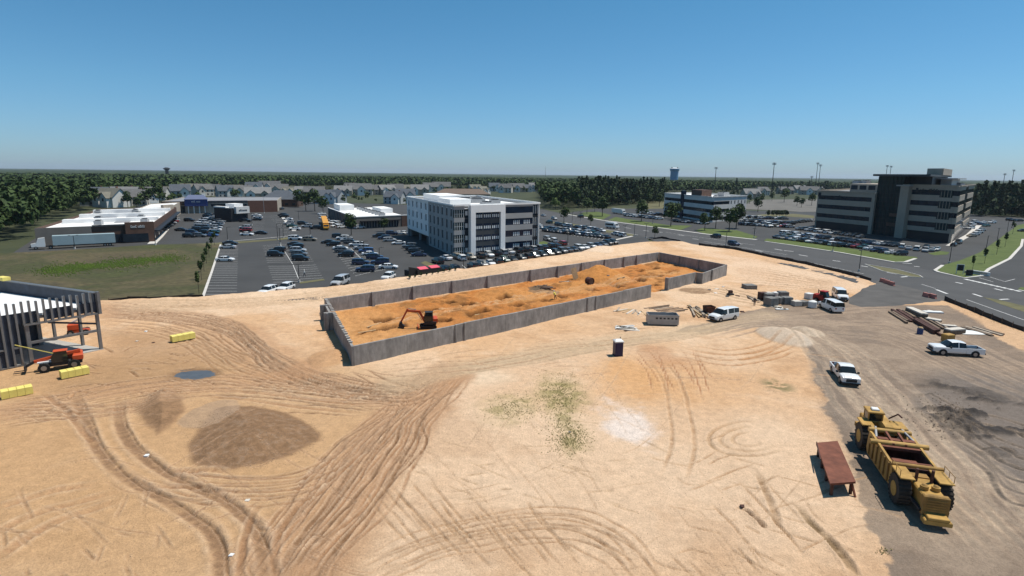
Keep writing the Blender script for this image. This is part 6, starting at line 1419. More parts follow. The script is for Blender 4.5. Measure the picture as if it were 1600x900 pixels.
SMB().cbox(9.0, 11.2, -.95, -.2, 1.4, 2.45, .08).obj('engine_hood', M['cat'], B); SMB().cbox(10.25, 11.4, -.19, 1.0, 1.3, 2.3, .08).obj('engine_hood', M['cat'], B); SMB().box(11.41, 11.8, -1.2, 1.2, .8, 1.2).obj('front_bumper', M['catd'], B)
SMB().box(8.0, 9.2, -.75, .75, .8, 1.68).obj('tractor_frame', M['catd'], B); SMB().bar((10.2, -1.0, 2.45), (9.3, -1.35, 3.3), .10).obj('exhaust_pipe', M['rustd'], B); SMB().bar((9.3, -1.35, 3.3), (8.7, -1.45, 3.25), .10).obj('exhaust_elbow', M['rustd'], B)
SMB().box(.3, 1.0, -.6, .6, .8, 2.1).obj('rear_frame', M['catd'], B)
for s in (-1, 1):
    SMB().tube((7.3, .9*s, 2.3), (8.6, .6*s, 1.9), .05).obj('hydraulic_hose', M['trim'], B); SMB().tube((5.6, 1.38*s, 2.5), (7.2, 1.0*s, 2.75), .10).obj('bowl_cylinder', M['grst'], B)
    for i in range(3): SMB().tube((-.7+i*.8, 1.70*s, 2.46), (-.7+i*.8, 1.70*s, 2.95), .025, n=6).obj('rail_post', M['catd'], B)
    SMB().tube((-.75, 1.70*s, 2.95), (.95, 1.70*s, 2.95), .025, n=6).obj('handrail', M['catd'], B); SMB().bar((-2.4, .82*s, 1.0), (-.3, 1.0*s, 1.1), .2).obj('axle_arm', M['trim'], B)
for s in (-1, 1): SMB().box(1.55, 6.2, 1.38*s-.015, 1.38*s+.015, .95, 2.28).obj('bowl_liner', M['rustd'], B)
SMB().box(1.55, 6.4, -1.34, 1.34, .63, .9).obj('load_residue', M['rustd'], B); SMB().box(2.0, 2.2, -1.40, 1.40, 2.1, 2.3).obj('cross_brace', M['rust'], B)
# rusty steel platform
hp_ = 1.15; q = [G(x, y, hp_) for x, y in ((1297, 757), (1337, 754), (1308.5, 690), (1275, 693))]; p0 = (q[0]+q[1]+q[2]+q[3])/4
zt = hz(p0.x, p0.y)
B = thing('steel_platform', 'long rusty red steel plate platform on legs beside the scraper', 'platform', (p0.x, p0.y, zt))
rel = [(v.x-p0.x, v.y-p0.y) for v in q]
MB().prism(rel, hp_-.16, hp_).obj('deck', M['rust'], B)
def rl(s, t): a = Vector(rel[0]).lerp(Vector(rel[1]), s); b = Vector(rel[3]).lerp(Vector(rel[2]), s); return a.lerp(b, t)
for t in (.04, .35, .65, .94):
    for s in (.12, .88): v = rl(s, t); MB().box(v.x-.09, v.x+.09, v.y-.09, v.y+.09, -.1, hp_-.165).obj('leg', M['rustd'], B)
for s in (.12, .88): a, b = rl(s, .02), rl(s, .98); MB().bar((a.x, a.y, hp_-.27), (b.x, b.y, hp_-.27), .14, .18).obj('side_beam', M['rustd'], B)
a, b = rl(.88, .03), rl(1.02, -.04); MB().bar((a.x, a.y, hp_-.2), (b.x, b.y, 0), .14, .1).obj('prop', M['rust'], B)
a, b = rl(.02, 1.0), rl(-.06, .55); MB().bar((a.x, a.y, hp_+.05), (b.x, b.y, hp_+.02), .08, .1).obj('edge_rail', M['rustd'], B)
# small excavator in the basement
ex = on(669, 513); te = ang((669, 513), (622, 515))
B = thing('excavator', 'small orange excavator with black cab digging in the basement sand', 'excavator', (ex.x, ex.y, ex.z), te)
for y in (-.75, .75):
    MB().xprism([(-1.25, .12), (-1.0, .0), (1.0, .0), (1.25, .12), (1.3, .38), (1.05, .58), (-1.05, .58), (-1.3, .38)], y-.22, y+.22).obj('track', M['tyre'], B)
MB().box(-.7, .7, -.5, .5, .3, .75).obj('undercarriage', M['trim'], B); MB().cbox(-1.25, .6, -.95, .95, .78, 1.25, .08).obj('house_deck', M['trim'], B); MB().cbox(-1.45, -.75, -.9, .9, 1.0, 1.75, .12).obj('counterweight', M['oran'], B)
MB().xprism([(-.7, 1.26), (.55, 1.26), (.75, 1.75), (.45, 2.65), (-.7, 2.65)], .0, .92).obj('cab', M['cglass'], B); MB().cbox(-.75, .5, -.05, .95, 2.66, 2.74, .03).obj('cab_roof', M['trim'], B); MB().cbox(-.7, .3, -.92, -.05, 1.26, 1.7, .06).obj('engine_cover', M['trim'], B)
MB().bar((.55, -.1, 1.1), (1.35, -.1, 2.75), .26, .34).obj('boom', M['oran'], B); MB().bar((1.3, -.1, 2.68), (3.15, -.1, 2.85), .24, .30).obj('boom', M['oran'], B); MB().bar((3.1, -.1, 3.15), (4.15, -.1, 1.15), .20, .26).obj('stick', M['oran'], B)
MB().bar((.9, -.1, 1.2), (1.7, -.1, 2.55), .10).obj('boom_cylinder', M['grst'], B); MB().bar((1.8, -.1, 3.0), (3.0, -.1, 3.2), .10).obj('stick_cylinder', M['grst'], B)
MB().xprism([(4.0, 1.2), (4.35, 1.1), (4.55, .55), (4.2, .12), (3.75, .2), (3.6, .5), (3.95, .75)], -.5, .3).obj('bucket', M['trim'], B); MB().box(1.5, 1.62, -.9, .9, .05, .5).obj('blade', M['oran'], B)
# orange telehandler in front of the building shell
tp_, t2 = on(112, 574), on(70, 580)
B = thing('telehandler', 'orange telehandler with black tyres beside the unfinished building shell', 'telehandler', tuple((tp_*.6+t2*.4)), math.atan2(t2.y-tp_.y, t2.x-tp_.x))
for x in (-1.4, 1.5):
    for y in (-.95, .95): bigwheel(B, x, y, .58, .40, .5, 'tyre', 'rim', 16)
MB().cbox(-2.2, 1.6, -.65, .65, .55, 1.05, .06).obj('chassis', M['trim'], B); MB().cbox(-2.3, .1, -1.0, -.1, 1.06, 1.85, .15).obj('engine_cover', M['oran'], B); MB().cbox(-2.35, -1.3, -.08, .95, 1.06, 1.7, .12).obj('rear_cover', M['oran'], B)
MB().xprism([(-.9, 1.06), (.7, 1.06), (.75, 1.6), (.4, 2.35), (-.8, 2.35)], .12, .95).obj('cab', M['cglass'], B); MB().cbox(-.9, .5, .08, 1.0, 2.36, 2.46, .04).obj('cab_roof', M['oran'], B)
MB().bar((-2.1, .02, 2.0), (2.4, .02, 1.25), .30, .34).obj('boom', M['oran'], B); MB().bar((2.3, .02, 1.3), (3.3, .02, .75), .24, .28).obj('boom_head', M['trim'], B); MB().box(3.2, 3.35, -.7, .7, .25, 1.0).obj('fork_carriage', M['trim'], B)
for y in (-.4, .4): MB().box(3.36, 4.4, y-.07, y+.07, .2, .28).obj('fork', M['trim'], B)
MB().box(.75, 2.1, -.5, .5, 1.06, 1.2).obj('front_deck', M['wplast'], B)
# boom lift behind the shell
bl_ = on(124, 524); B = thing('boom_lift', 'orange and white boom lift standing behind the unfinished building shell', 'lift', tuple(bl_), .5)
for x in (-.9, .9):
    for y in (-.7, .7): bigwheel(B, x, y, .42, .3, .5, 'tyre', 'rim', 12)
MB().cbox(-1.3, 1.3, -.6, .6, .4, .85, .08).obj('chassis', M['oran'], B); MB().cbox(-1.2, .4, -.7, .7, .9, 1.7, .12).obj('turntable', M['oran'], B); MB().bar((-.8, 0, 1.8), (1.6, 0, 3.0), .26).obj('boom', M['wplast'], B); MB().bar((1.5, 0, 3.0), (.2, .2, 4.0), .22).obj('boom', M['wplast'], B); MB().bar((.2, .2, 4.0), (1.7, .2, 4.4), .18).obj('jib', M['oran'], B); MB().box(1.7, 2.6, -.4, .8, 3.9, 4.9).obj('basket', M['oran'], B)
# yellow bundles
for (a, b, w, lb) in (((268, 537), (304, 530), 1.0, 'yellow wrapped bundle farthest out on the sand right of the shell'), ((95, 593), (139, 584), 1.1, 'yellow wrapped bundle just below the orange telehandler'), ((2, 625), (52, 615), 1.1, 'yellow wrapped bundle at the left edge of the picture')):
    A_, B2 = on(*a), on(*b); L_ = (B2-A_).length; c = (A_+B2)/2; B = thing('insulation_bundle', lb, 'bundle', (c.x, c.y, min(A_.z, B2.z, c.z)-.02), math.atan2((B2-A_).y, (B2-A_).x), 'yellow bundles on the sand')
    n = 4
    for i in range(n): MB().cbox(-L_/2+L_*i/n+.01, -L_/2+L_*(i+1)/n-.01, -w/2, w/2, .12, .95, .04).obj('pack', M['yel'], B)
    for i in range(3): MB().box(-L_/2+L_*(i+.4)/3, -L_/2+L_*(i+.55)/3, -w/2, w/2, 0, .115).obj('skid', M['oldwood'], B)
# portable toilet
p = on(965, 556); B = thing('portable_toilet', 'dark indigo portable toilet with white roof standing alone on the sand', 'toilet', (p.x, p.y, p.z-.03), .15)
MB().box(-.58, .58, -.58, .58, 0, .12).obj('base', M['trim'], B); MB().box(-.54, .54, -.54, .54, .121, 1.95).obj('cabin', M['purple'], B); MB().box(-.40, .40, -.58, -.545, .2, 1.85).obj('door', M['purple'], B)
MB().add([(-.6, -.6, 1.951), (.6, -.6, 1.951), (.6, .6, 1.951), (-.6, .6, 1.951), (-.6, -.6, 2.12), (.6, -.6, 2.12), (.6, .6, 2.12), (-.6, .6, 2.12), (-.35, 0, 2.36), (.35, 0, 2.36)], [(3, 2, 1, 0), (0, 1, 5, 4), (1, 2, 6, 5), (2, 3, 7, 6), (3, 0, 4, 7), (4, 5, 9, 8), (5, 6, 9), (6, 7, 8, 9), (7, 4, 8)]).obj('roof', M['wplast'], B); MB().tube((.4, .4, 2.0), (.4, .4, 2.5), .05).obj('vent_pipe', M['trim'], B)
# roll-off dumpster
a, b = on(1013, 509), on(1061, 510.5); c = (a+b)/2; L_ = (b-a).length; B = thing('dumpster', 'grey open-top roll-off dumpster beside the timber pile', 'dumpster', (c.x, c.y+1.1, c.z), math.atan2(b.y-a.y, b.x-a.x))
MB().box(-L_/2, L_/2, -1.15, 1.15, .18, .28).obj('floor', M['grst'], B)
for y in (-1.15, 1.07): MB().box(-L_/2, L_/2, y, y+.08, .281, 1.75).obj('side_wall', M['grst'], B)
for x in (-L_/2, L_/2-.08): MB().box(x, x+.08, -1.069, 1.069, .281, 1.75).obj('end_wall', M['grst'], B)
for i in range(9): x = -L_/2+.5+i*(L_-1)/8; MB().box(x-.06, x+.06, -1.26, -1.152, .3, .75).obj('side_rib', M['grst'], B)
for i in range(6): x = -L_/2+1.2+i*.62; MB().box(x, x+.34, -1.175, -1.152, 1.1, 1.36).obj('marking', M['trim'], B)
MB().box(-L_/2-.05, L_/2+.05, -1.22, -1.152, 1.66, 1.78).obj('top_rail', M['grst'], B); MB().box(-L_/2+.2, L_/2-.2, -.9, .9, 0, .175).obj('skid_frame', M['trim'], B)
# ---- timber, rubble and stores
def stick_pile(name, label, cat, px, n, L_, w, h, rz, spread, m, group=None, tilt=.05, layers=1):
    p = on(*px); B = thing(name, label, cat, (p.x, p.y, p.z-.03), rz, group); r = random.Random(int(px[0]*3+n))
    for i in range(n):
        l = L_*r.uniform(.75, 1.05); a = r.gauss(0, tilt); y = (i % max(1, n//layers)-(n/layers-1)/2)*spread+r.gauss(0, spread*.12); z = (i//max(1, n//layers))*h*1.02; x = r.gauss(0, L_*.05)
        d = Vector((math.cos(a), math.sin(a), 0))*l/2; MB().bar((x-d.x, y-d.y, z+h/2), (x+d.x, y+d.y, z+h/2), w, h).obj('timber', M[r.choice(m)], B)
    return B
stick_pile('timber_pile', 'loose heap of brown timbers behind the dumpster, left of the van', 'timber', (1090, 489), 12, 8, .28, .2, ang((1076, 477), (1100, 500)), .38, ['grwood', 'oldwood', 'wood'], tilt=.09, layers=2)
stick_pile('timber_pile', 'flat row of grey planks just above the dumpster', 'timber', (1042, 485), 7, 6, .3, .12, ang((1030, 487), (1062, 482)), .8, ['grwood', 'oldwood'], tilt=.05)
stick_pile('timber_pile', 'scattered boards left of the dumpster', 'timber', (985, 488), 9, 4, .3, .12, ang((970, 496), (1000, 480)), .6, ['grwood', 'wood', 'pale'], tilt=.35)
stick_pile('timber_pile', 'white broken boards lying left below the dumpster', 'debris', (978, 513.5), 8, 3.6, .5, .10, ang((960, 513), (1000, 514)), .35, ['wplast', 'pale'], tilt=.3)
stick_pile('timber_pile', 'thin planks leaning beside the block pallets', 'timber', (1176, 468), 6, 5, .35, .2, ang((1166, 462), (1186, 474)), .35, ['grwood', 'oldwood'], tilt=.06, layers=2)
ht_ = ang((1386, 487), (1436, 519))
stick_pile('lumber_stack', 'dark steel beams lying leftmost in the lumber yard', 'lumber', (1404, 495.5), 3, 9, .4, .35, ht_, .6, ['oldwood', 'rustd'], 'lumber yard stacks', .01)
stick_pile('lumber_stack', 'second strip of dark beams in the lumber yard', 'lumber', (1413, 495), 2, 9, .4, .35, ht_, .6, ['oldwood', 'rustd'], 'lumber yard stacks', .01)
stick_pile('lumber_stack', 'third strip of dark beams in the lumber yard', 'lumber', (1417, 492.5), 2, 7, .5, .4, ht_, .6, ['oldwood', 'rustd'], 'lumber yard stacks', .01)
stick_pile('lumber_stack', 'thick stack of brown beams in the middle of the lumber yard', 'lumber', (1446, 512), 6, 9, .38, .36, ht_, .5, ['oldwood', 'rustd'], 'lumber yard stacks', .015, 2)
stick_pile('lumber_stack', 'long thin beams behind the thick beam stack', 'lumber', (1460, 508), 3, 9, .35, .3, ht_, .8, ['grwood', 'oldwood'], 'lumber yard stacks', .02)
stick_pile('lumber_stack', 'loose grey boards at the right end of the lumber yard', 'lumber', (1538, 519.5), 4, 5, .5, .2, ang((1525, 516), (1552, 524)), .9, ['grwood', 'oldwood'], 'lumber yard stacks', .03)
def wrapped(px, px2, w, h, label):
    a, b = on(*px), on(*px2); c = (a+b)/2; L_ = (b-a).length; B = thing('lumber_bundle', label, 'lumber', (c.x, c.y, min(a.z, b.z)), math.atan2(b.y-a.y, b.x-a.x), 'lumber yard bundles')
    n = max(3, int(w/.3)); lay = max(2, int(h/.22))
    for k in range(lay):
        for i in range(n): y = -w/2+w*i/n; MB().box(-L_/2+rnd.uniform(0, .1), L_/2-rnd.uniform(0, .1), y+.008, y+w/n-.008, .1+k*(h-.1)/lay, .1+(k+1)*(h-.1)/lay-.008).obj('board', M['oldwood' if k < lay-1 else 'pale'], B)
    for x in (-L_*.3, L_*.3): MB().box(x-.06, x+.06, -w/2, w/2, -.05, .095).obj('bearer', M['oldwood'], B)
wrapped((1419, 488), (1444, 499), 1.2, 1.0, 'tall pale-topped lumber bundle at the back of the lumber yard')
wrapped((1447, 501), (1470, 505), 1.2, .5, 'low pale-topped lumber bundle behind the long beams'); wrapped((1479, 523), (1503, 521), 1.2, .9, 'short lumber bundle just behind the crew-cab pickup'); wrapped((1472, 512), (1494, 513.5), .9, .45, 'thin lumber bundle between the long beams and the pickup')
p = on(1520, 521); o = MB().add([(-2.4, -1, .05), (1.9, -1.2, .06), (2.3, .8, .05), (-.5, 1.3, .16), (-2.0, .9, .05), (0, 0, .22)], [(0, 1, 5), (1, 2, 5), (2, 3, 5), (3, 4, 5), (4, 0, 5)]).obj('plastic_sheet', M['wplast'], None, (p.x, p.y, p.z)); tag(o, 'white crumpled plastic sheet right of the lumber stacks', 'sheet')
p = on(1473, 494); o = MB().cbox(-1.6, 1.6, -.5, .5, 0, .25, .04).obj('foam_board', M['wplast'], None, (p.x, p.y+2.5, hz(p.x, p.y+2.5)), -.1); tag(o, 'long white foam board on the sand behind the lumber yard', 'board')
p = on(1480, 535); B = thing('generator', 'yellow boxy generator behind the crew-cab pickup bonnet', 'generator', (p.x, p.y, p.z), .2); MB().cbox(-.7, .7, -.5, .5, .15, 1.3, .1).obj('housing', M['cat'], B); MB().box(-.6, .6, -.4, .4, 0, .145).obj('skid', M['trim'], B)
p = on(1437, 522); B = thing('drum', 'blue drum with brown lid standing in front of the beams', 'drum', (p.x, p.y, p.z)); MB().tube((0, 0, 0), (0, 0, .95), .42, .42, 14).obj('shell', M['blue'], B); MB().tube((0, 0, .951), (0, 0, 1.15), .36, .3, 14).obj('lid', M['wood'], B); MB().tube((0, 0, .45), (0, 0, .5), .44, .44, 14).obj('hoop', M['blue'], B)
def pallet(px, w, h, label, m='block', nx=3, nz=3):
    p = on(*px); B = thing('block_pallet', label, 'pallet', (p.x, p.y, p.z-.02), rnd.uniform(0, .6), 'block pallets on the site')
    for i in range(3): MB().box(-w/2+i*(w-.12)/2, -w/2+i*(w-.12)/2+.12, -w/2, w/2, 0, .115).obj('runner', M['oldwood'], B)
    for k in range(nz):
        for i in range(nx):
            for j in range(nx): MB().box(-w/2+w*i/nx+.012, -w/2+w*(i+1)/nx-.012, -w/2+w*j/nx+.012, -w/2+w*(j+1)/nx-.012, .12+(h-.12)*k/nz, .12+(h-.12)*(k+1)/nz-.015).obj('block', M[m], B)
for px, w, h, lb, m in (((1191.5, 468.5), 1.5, 1.5, 'dark crate-like pallet leftmost in the block stores', 'rustd'), ((1201, 471), 1.6, 1.5, 'grey block pallet behind the largest one', 'block'), ((1204, 478), 1.9, 1.6, 'largest dark block pallet at the front left of the stores', 'block'), ((1222.5, 468), 1.7, 1.5, 'grey block pallet farthest back in the stores', 'block'), ((1218, 475.5), 1.6, 1.3, 'block pallet in the middle of the stores', 'block'), ((1228, 476), 1.7, 1.4, 'dark block pallet right of the middle one', 'block'),
                        ((1243.5, 478.5), 1.5, 1.0, 'low pale-topped block pallet left of the white tank', 'pale'), ((1254, 478), 1.4, .9, 'lowest block pallet next to the white tank', 'block'), ((1170.5, 451.5), 2.4, .9, 'lone wide block pallet out on the sand', 'block'), ((1201, 466.5), 1.3, 1.2, 'pale wrapped pallet at the back left of the stores', 'pale'), ((1212, 467), 1.3, 1.2, 'white wrapped pallet at the back of the stores', 'wplast'), ((1264, 468), 1.4, 1.2, 'white wrapped pallet behind the white tank', 'wplast')): pallet(px, w, h, lb, m)
p = on(1269, 481.5); B = thing('water_tank', 'round white plastic tank left of the vans', 'tank', tuple(p)); MB().tube((0, 0, .12), (0, 0, 1.2), .75, .75, 16).obj('tank_body', M['wplast'], B); MB().tube((0, 0, 1.201), (0, 0, 1.45), .75, .25, 16).obj('dome', M['wplast'], B); MB().box(-.7, .7, -.7, .7, 0, .115).obj('pallet', M['oldwood'], B)
stick_pile('broken_slab', 'white broken slabs in front of the block stores', 'debris', (1216.5, 482), 5, 2.4, .7, .12, .2, .5, ['wplast', 'pale'], tilt=.5)
# red loader
p = on(1285, 474.5); B = thing('loader', 'red compact loader standing behind the passenger vans', 'loader', tuple(p), ang((1275, 473), (1295, 477)))
for x in (-.9, .9):
    for y in (-.8, .8): bigwheel(B, x, y, .5, .36, .5, 'tyre', 'rim', 12)
MB().cbox(-1.7, .3, -.62, .62, .5, 1.7, .15).obj('engine_body', M['redp'], B); MB().xprism([(-.5, 1.2), (.9, .9), (1.0, 1.4), (.6, 2.3), (-.5, 2.3)], -.5, .5).obj('cab', M['cglass'], B); MB().cbox(-.6, .7, -.6, .6, 2.31, 2.45, .04).obj('cab_roof', M['redp'], B)
for y in (-.75, .75): MB().bar((-1.3, y, 1.6), (1.7, y, .8), .16, .22).obj('lift_arm', M['redp'], B)
MB().xprism([(1.6, .1), (2.3, .1), (2.3, .25), (1.8, .4), (1.7, .95), (1.6, .95)], -.95, .95).obj('bucket', M['trim'], B); MB().tube((-1.2, .3, 1.7), (-1.2, .3, 2.5), .08).obj('exhaust_stack', M['trim'], B)
# rust bin by the van, compactor
p = on(1107, 491.5); B = thing('rusty_bin', 'dark rusty steel bin between the timber heap and the van', 'bin', tuple(p), .2)
MB().add([(-.7, -.6, .0), (.7, -.6, .0), (.7, .6, 0), (-.7, .6, 0), (-.85, -.75, 1.5), (.85, -.75, 1.5), (.85, .75, 1.5), (-.85, .75, 1.5), (-.7, -.6, .2), (.7, -.6, .2), (.7, .6, .2), (-.7, .6, .2)], [(3, 2, 1, 0), (0, 1, 5, 4), (1, 2, 6, 5), (2, 3, 7, 6), (3, 0, 4, 7), (8, 9, 10, 11), (4, 5, 9, 8), (5, 6, 10, 9), (6, 7, 11, 10), (7, 4, 8, 11)]).obj('shell', M['rustd'], B); MB().box(-.9, .9, -.8, -.755, 1.35, 1.5).obj('rim', M['rust'], B)
p = on(1141, 461.5); B = thing('plate_compactor', 'small dark compactor machine among debris near the end wall', 'compactor', tuple(p), .4); MB().cbox(-.6, .6, -.45, .45, 0, .35, .08).obj('plate', M['trim'], B); MB().cbox(-.35, .35, -.3, .3, .36, 1.0, .1).obj('engine', M['rustd'], B); MB().bar((-.3, 0, .8), (-1.3, 0, 1.3), .07).obj('handle', M['trim'], B)
# basement clutter: dirt-filled drum, formwork panel, planks
p = on(921, 447); B = thing('culvert_ring', 'dark round pipe ring lying on the basement sand', 'pipe', (p.x, p.y, p.z), .6)
n = 18; mb = MB(); vs = []
for y in (-.7, .7):
    for r_ in (.8, .64):
        for i in range(n): a = 6.283*i/n; vs.append((r_*math.cos(a), y, .62+r_*math.sin(a)))
fs = []
for i in range(n):
    j = (i+1) % n; fs += [(i, j, 2*n+j, 2*n+i), (n+j, n+i, 3*n+i, 3*n+j), (j, i, n+i, n+j), (2*n+i, 2*n+j, 3*n+j, 3*n+i)]
mb.add(vs, fs).obj('ring_wall', M['rustd'], B); MB().tube((0, -.55, .62), (0, .55, .62), .63, .63, n).obj('soil_plug', M['oldwood'], B)
p = on(900, 437.5); B = thing('leaning_plywood', 'tan plywood panel leaning up in the basement by the far wall', 'panel', (p.x, p.y, p.z), .3); MB().bar((0, 0, 0), (-.5, .6, 2.6), 1.3, .07, up=Vector((0, 1, 0))).obj('sheet', M['wood'], B); MB().bar((-.2, .35, .6), (-.9, .75, 1.6), .1).obj('brace', M['wood'], B)
stick_pile('formwork_heap', 'heap of formwork boards against the far basement wall', 'formwork', (884, 441), 8, 2.6, .5, .12, .5, .4, ['wplast', 'grwood', 'oldwood'], tilt=.5, layers=2)
stick_pile('timber_pile', 'dark boards on the basement floor beside the spoil', 'timber', (852, 451), 7, 3.2, .4, .14, .5, .5, ['oldwood', 'rustd'], tilt=.4)
for i, (px, py, w_) in enumerate(((573, 522, 'below the left footing pits'), (752, 491, 'between two pits in the middle of the basement'), (970, 440, 'near the far end of the basement'), (585, 510, 'at the left end of the basement'))): stick_pile('plank', 'single long plank lying '+w_, 'plank', (px, py), 1, 3.4, .25, .1, HL+.1*i, .3, ['wood'], 'planks on the basement floor')
rub = [(1120, 452, 2, 'left of the compactor'), (1130, 449, 0, 'behind the compactor'), (1152, 462, 1, 'right of the compactor'), (1108, 455, 3, 'on the dark dirt by the basement opening'), (1340, 434, 0, 'near the end of the roadside silt fence'), (1160, 488, 1, 'right of the leftmost van'), (230, 712, 0, 'beside the deep ruts left of the brown mound'), (387, 785, 2, 'below the brown mound'), (362, 871, 0, 'between the two deep ruts at the bottom'),
       (214, 535, 2, 'left of the farthest yellow bundle'), (228, 520, 0, 'behind the farthest yellow bundle'), (240, 537, 1, 'just left of the farthest yellow bundle'), (950, 440, 3, 'beside the basement spoil cone'), (1160, 792, 1, 'in the open sand left of the rusty platform'), (890, 675, 3, 'among the weeds'), (1452, 487, 2, 'at the back of the lumber yard'), (1136, 464, 3, 'in front of the compactor'), (1118, 459, 0, 'between the dark dirt and the compactor')]
for i, (px, py, k, w_) in enumerate(rub):
    p = on(px, py); r = random.Random(i); s = .13+.16*r.random()+(.15 if py < 500 else 0); v = [(r.uniform(.6, 1)*s*a, r.uniform(.6, 1)*s*b, c*s*.6*r.uniform(.7, 1)) for c in (0, 1) for a, b in ((-1, -1), (1, -1), (1, 1), (-1, 1))]
    o = MB().hexa(v).obj('rubble_piece', M[('wplast', 'rustd', 'pale', 'block')[k]], None, (p.x, p.y, p.z-.02)); tag(o, f'small {("white scrap", "dark clod", "pale chunk", "grey lump")[k]} {w_}', 'rubble', 'scattered rubble')
# ---------------------------------------------------------------- silt fences
M['silt'] = mat('black_silt_fabric', (.014, .014, .015), .8, var=.2, scale=1)
def silt(px, h, label):
    P = [on(*p) for p in px]; B = thing('silt_fence', label, 'fence', tuple(P[0]), 0, 'black silt fences'); o = P[0]
    pts = []
    for i in range(len(P)-1):
        n = max(1, int((P[i+1]-P[i]).length/2.4))
        for k in range(n): q = P[i].lerp(P[i+1], k/n); pts.append(Vector((q.x, q.y, hz(q.x, q.y))))
    pts.append(P[-1])
    for i in range(len(pts)-1):
        a, b = pts[i]-o, pts[i+1]-o; h1_, h2_ = h*rnd.uniform(.75, 1.05), h*rnd.uniform(.75, 1.05); d = (b-a).normalized(); n = Vector((-d.y, d.x, 0))*.03
        MB().hexa([a-n-Vector((0, 0, .2)), b-n-Vector((0, 0, .2)), b+n-Vector((0, 0, .2)), a+n-Vector((0, 0, .2)), a-n+Vector((0, 0, h1_)), b-n+Vector((0, 0, h2_)), b+n+Vector((0, 0, h2_)), a+n+Vector((0, 0, h1_))]).obj('fabric', M['silt'], B)
        MB().box(a.x-.04, a.x+.04, a.y+.05, a.y+.12, a.z-.2, a.z+h*1.15).obj('stake', M['oldwood'], B)
silt([(1014, 374.5), (1034, 372.5), (1063, 377)], .8, 'short black silt fence at the top of the sand by the road')
silt([(1092, 383.5), (1150, 390.5), (1200, 401.5), (1260, 413.5), (1320, 428), (1361, 438.5)], .85, 'long black silt fence between the sand slope and the road')
silt([(1476, 470), (1510, 482.5), (1550, 499.5), (1600, 518), (1660, 542)], .95, 'black silt fence along the road at the right edge')
silt([(170, 474.5), (230, 471.5), (318, 468.5)], .7, 'black silt fence between the sand and the grass field')
# ---------------------------------------------------------------- lamps, masts, towers
M['pole'] = mat('dark_pole', (.035, .035, .035), .5, .3, var=.1); M['polew'] = mat('pale_pole', (.45, .45, .44), .5, .3, var=.1)
def lamp(px, py, h, label, group='parking lot lamps', arms=1, rz=0.0, m='pole'):
    p = G(px, py); B = thing('lamp_post', label, 'lamp post', (p.x, p.y, 0), rz, group)
    MB().tube((0, 0, 0), (0, 0, .6), .26, .26, 10).obj('footing', M['kerb'], B); MB().tube((0, 0, .61), (0, 0, h), .10, .07, 8).obj('pole', M[m], B)
    for k in range(arms):
        s = 1 if k == 0 else -1; MB().bar((0, 0, h-.1), (s*.8, 0, h+.05), .07).obj('arm', M[m], B); MB().cbox(min(s*.7, s*1.3), max(s*.7, s*1.3), -.2, .2, h, h+.14, .03).obj('lamp_head', M[m], B)
L9 = [(356, 377.5, 355, 'at the top of the grass field corner'), (467.5, 441.5, 413, 'on the island in the middle of the near lot'), (434, 375, 349, 'left of the pair on the verge between the lots'), (438, 382, 356, 'right of the pair on the verge between the lots'), (443, 372, 350, 'behind the pair on the verge between the lots'), (394, 352, 333, 'beside the red car in the far lot'), (485, 369, 349, 'left of the yellow truck'), (467, 346, 330, 'beside the pavement strip of the far lot'),
      (583, 356, 338, 'in front of the white-roofed store'), (569, 398, 377, 'in the busy double row'), (593, 407, 387, 'at the right end of the busy double row'), (724, 424, 405, 'beside the near corner of the middle office'), (887, 383, 362, 'right of the middle office by the red car'), (976, 371, 352, 'left of the pair above the berm end'), (991, 369, 350, 'right of the pair above the berm end'), (1009, 372, 349, 'by the short silt fence'), (243, 383, 362, 'at the corner of the brown plaza store'), (117, 389, 368, 'beside the long trailer'),
      (1134, 384, 361, 'on the road edge near the two dark SUVs'), (1342, 424, 391, 'by the long silt fence on the road'), (1301, 393, 380, 'on the lawn strip before the dark office'), (1483, 411.5, 385, 'at the left tip of the green bank'), (1539, 400, 369, 'second along the green bank'), (1557, 382, 357, 'third along the green bank'), (1572, 371, 346, 'farthest along the green bank'), (1020, 350, 337, 'beside the lawn of the pale office'), (1179, 365, 350, 'on the lawn right of the pale office'), (1178, 372, 357, 'at the lot entrance right of the pale office'), (894, 347, 331, 'in the lot right of the middle office'), (907, 345, 330, 'second in the lot right of the middle office')]
for i, (a, b, t, w) in enumerate(L9): lamp(a, b, hgt((a, b), t), 'dark lamp post '+w, arms=1+i % 2, rz=HL)
p = G(413, 333); lamp(413, 333, hgt((413, 333), 307), 'tall white pole in front of the brick shop row', None, 1, 0, 'polew')
def sports(px, pb, pt, label):
    h = hgt((px, pb), pt); p = G(px, pb); B = thing('floodlight_mast', label, 'mast', (p.x, p.y, 0), 0, 'sports floodlight masts'); MB().tube((0, 0, 0), (0, 0, h), .6, .35, 8).obj('mast', M['pole'], B)
    for k in range(2):
        MB().box(-2.4, 2.4, -.3, .3, h-1.6*k-1.2, h-1.6*k-1.0).obj('crossarm', M['pole'], B)
        for i in range(4): MB().cbox(-2.3+1.25*i, -1.5+1.25*i, -.5, .3, h-1.6*k-.98, h-1.6*k-.1, .05).obj('floodlight', M['polew'], B)
for px, pb, pt, w in ((1205, 306, 254, 'standing alone left of the dark office'), (1273, 300, 254, 'left of the pair beside the dark office'), (1277.5, 300, 257, 'right of the pair beside the dark office'), (1381, 300, 258, 'left of the pair above the entrance tower'), (1387, 300, 259, 'right of the pair above the entrance tower'), (1565, 302, 271, 'shorter one at the right edge of the sky'), (1578, 302, 265, 'taller one at the right edge of the sky'), (1116, 300, 261, 'slim one above the pale office'), (1266, 299, 275, 'low one left of the floodlight pair')): sports(px, pb, pt, 'floodlight mast '+w)
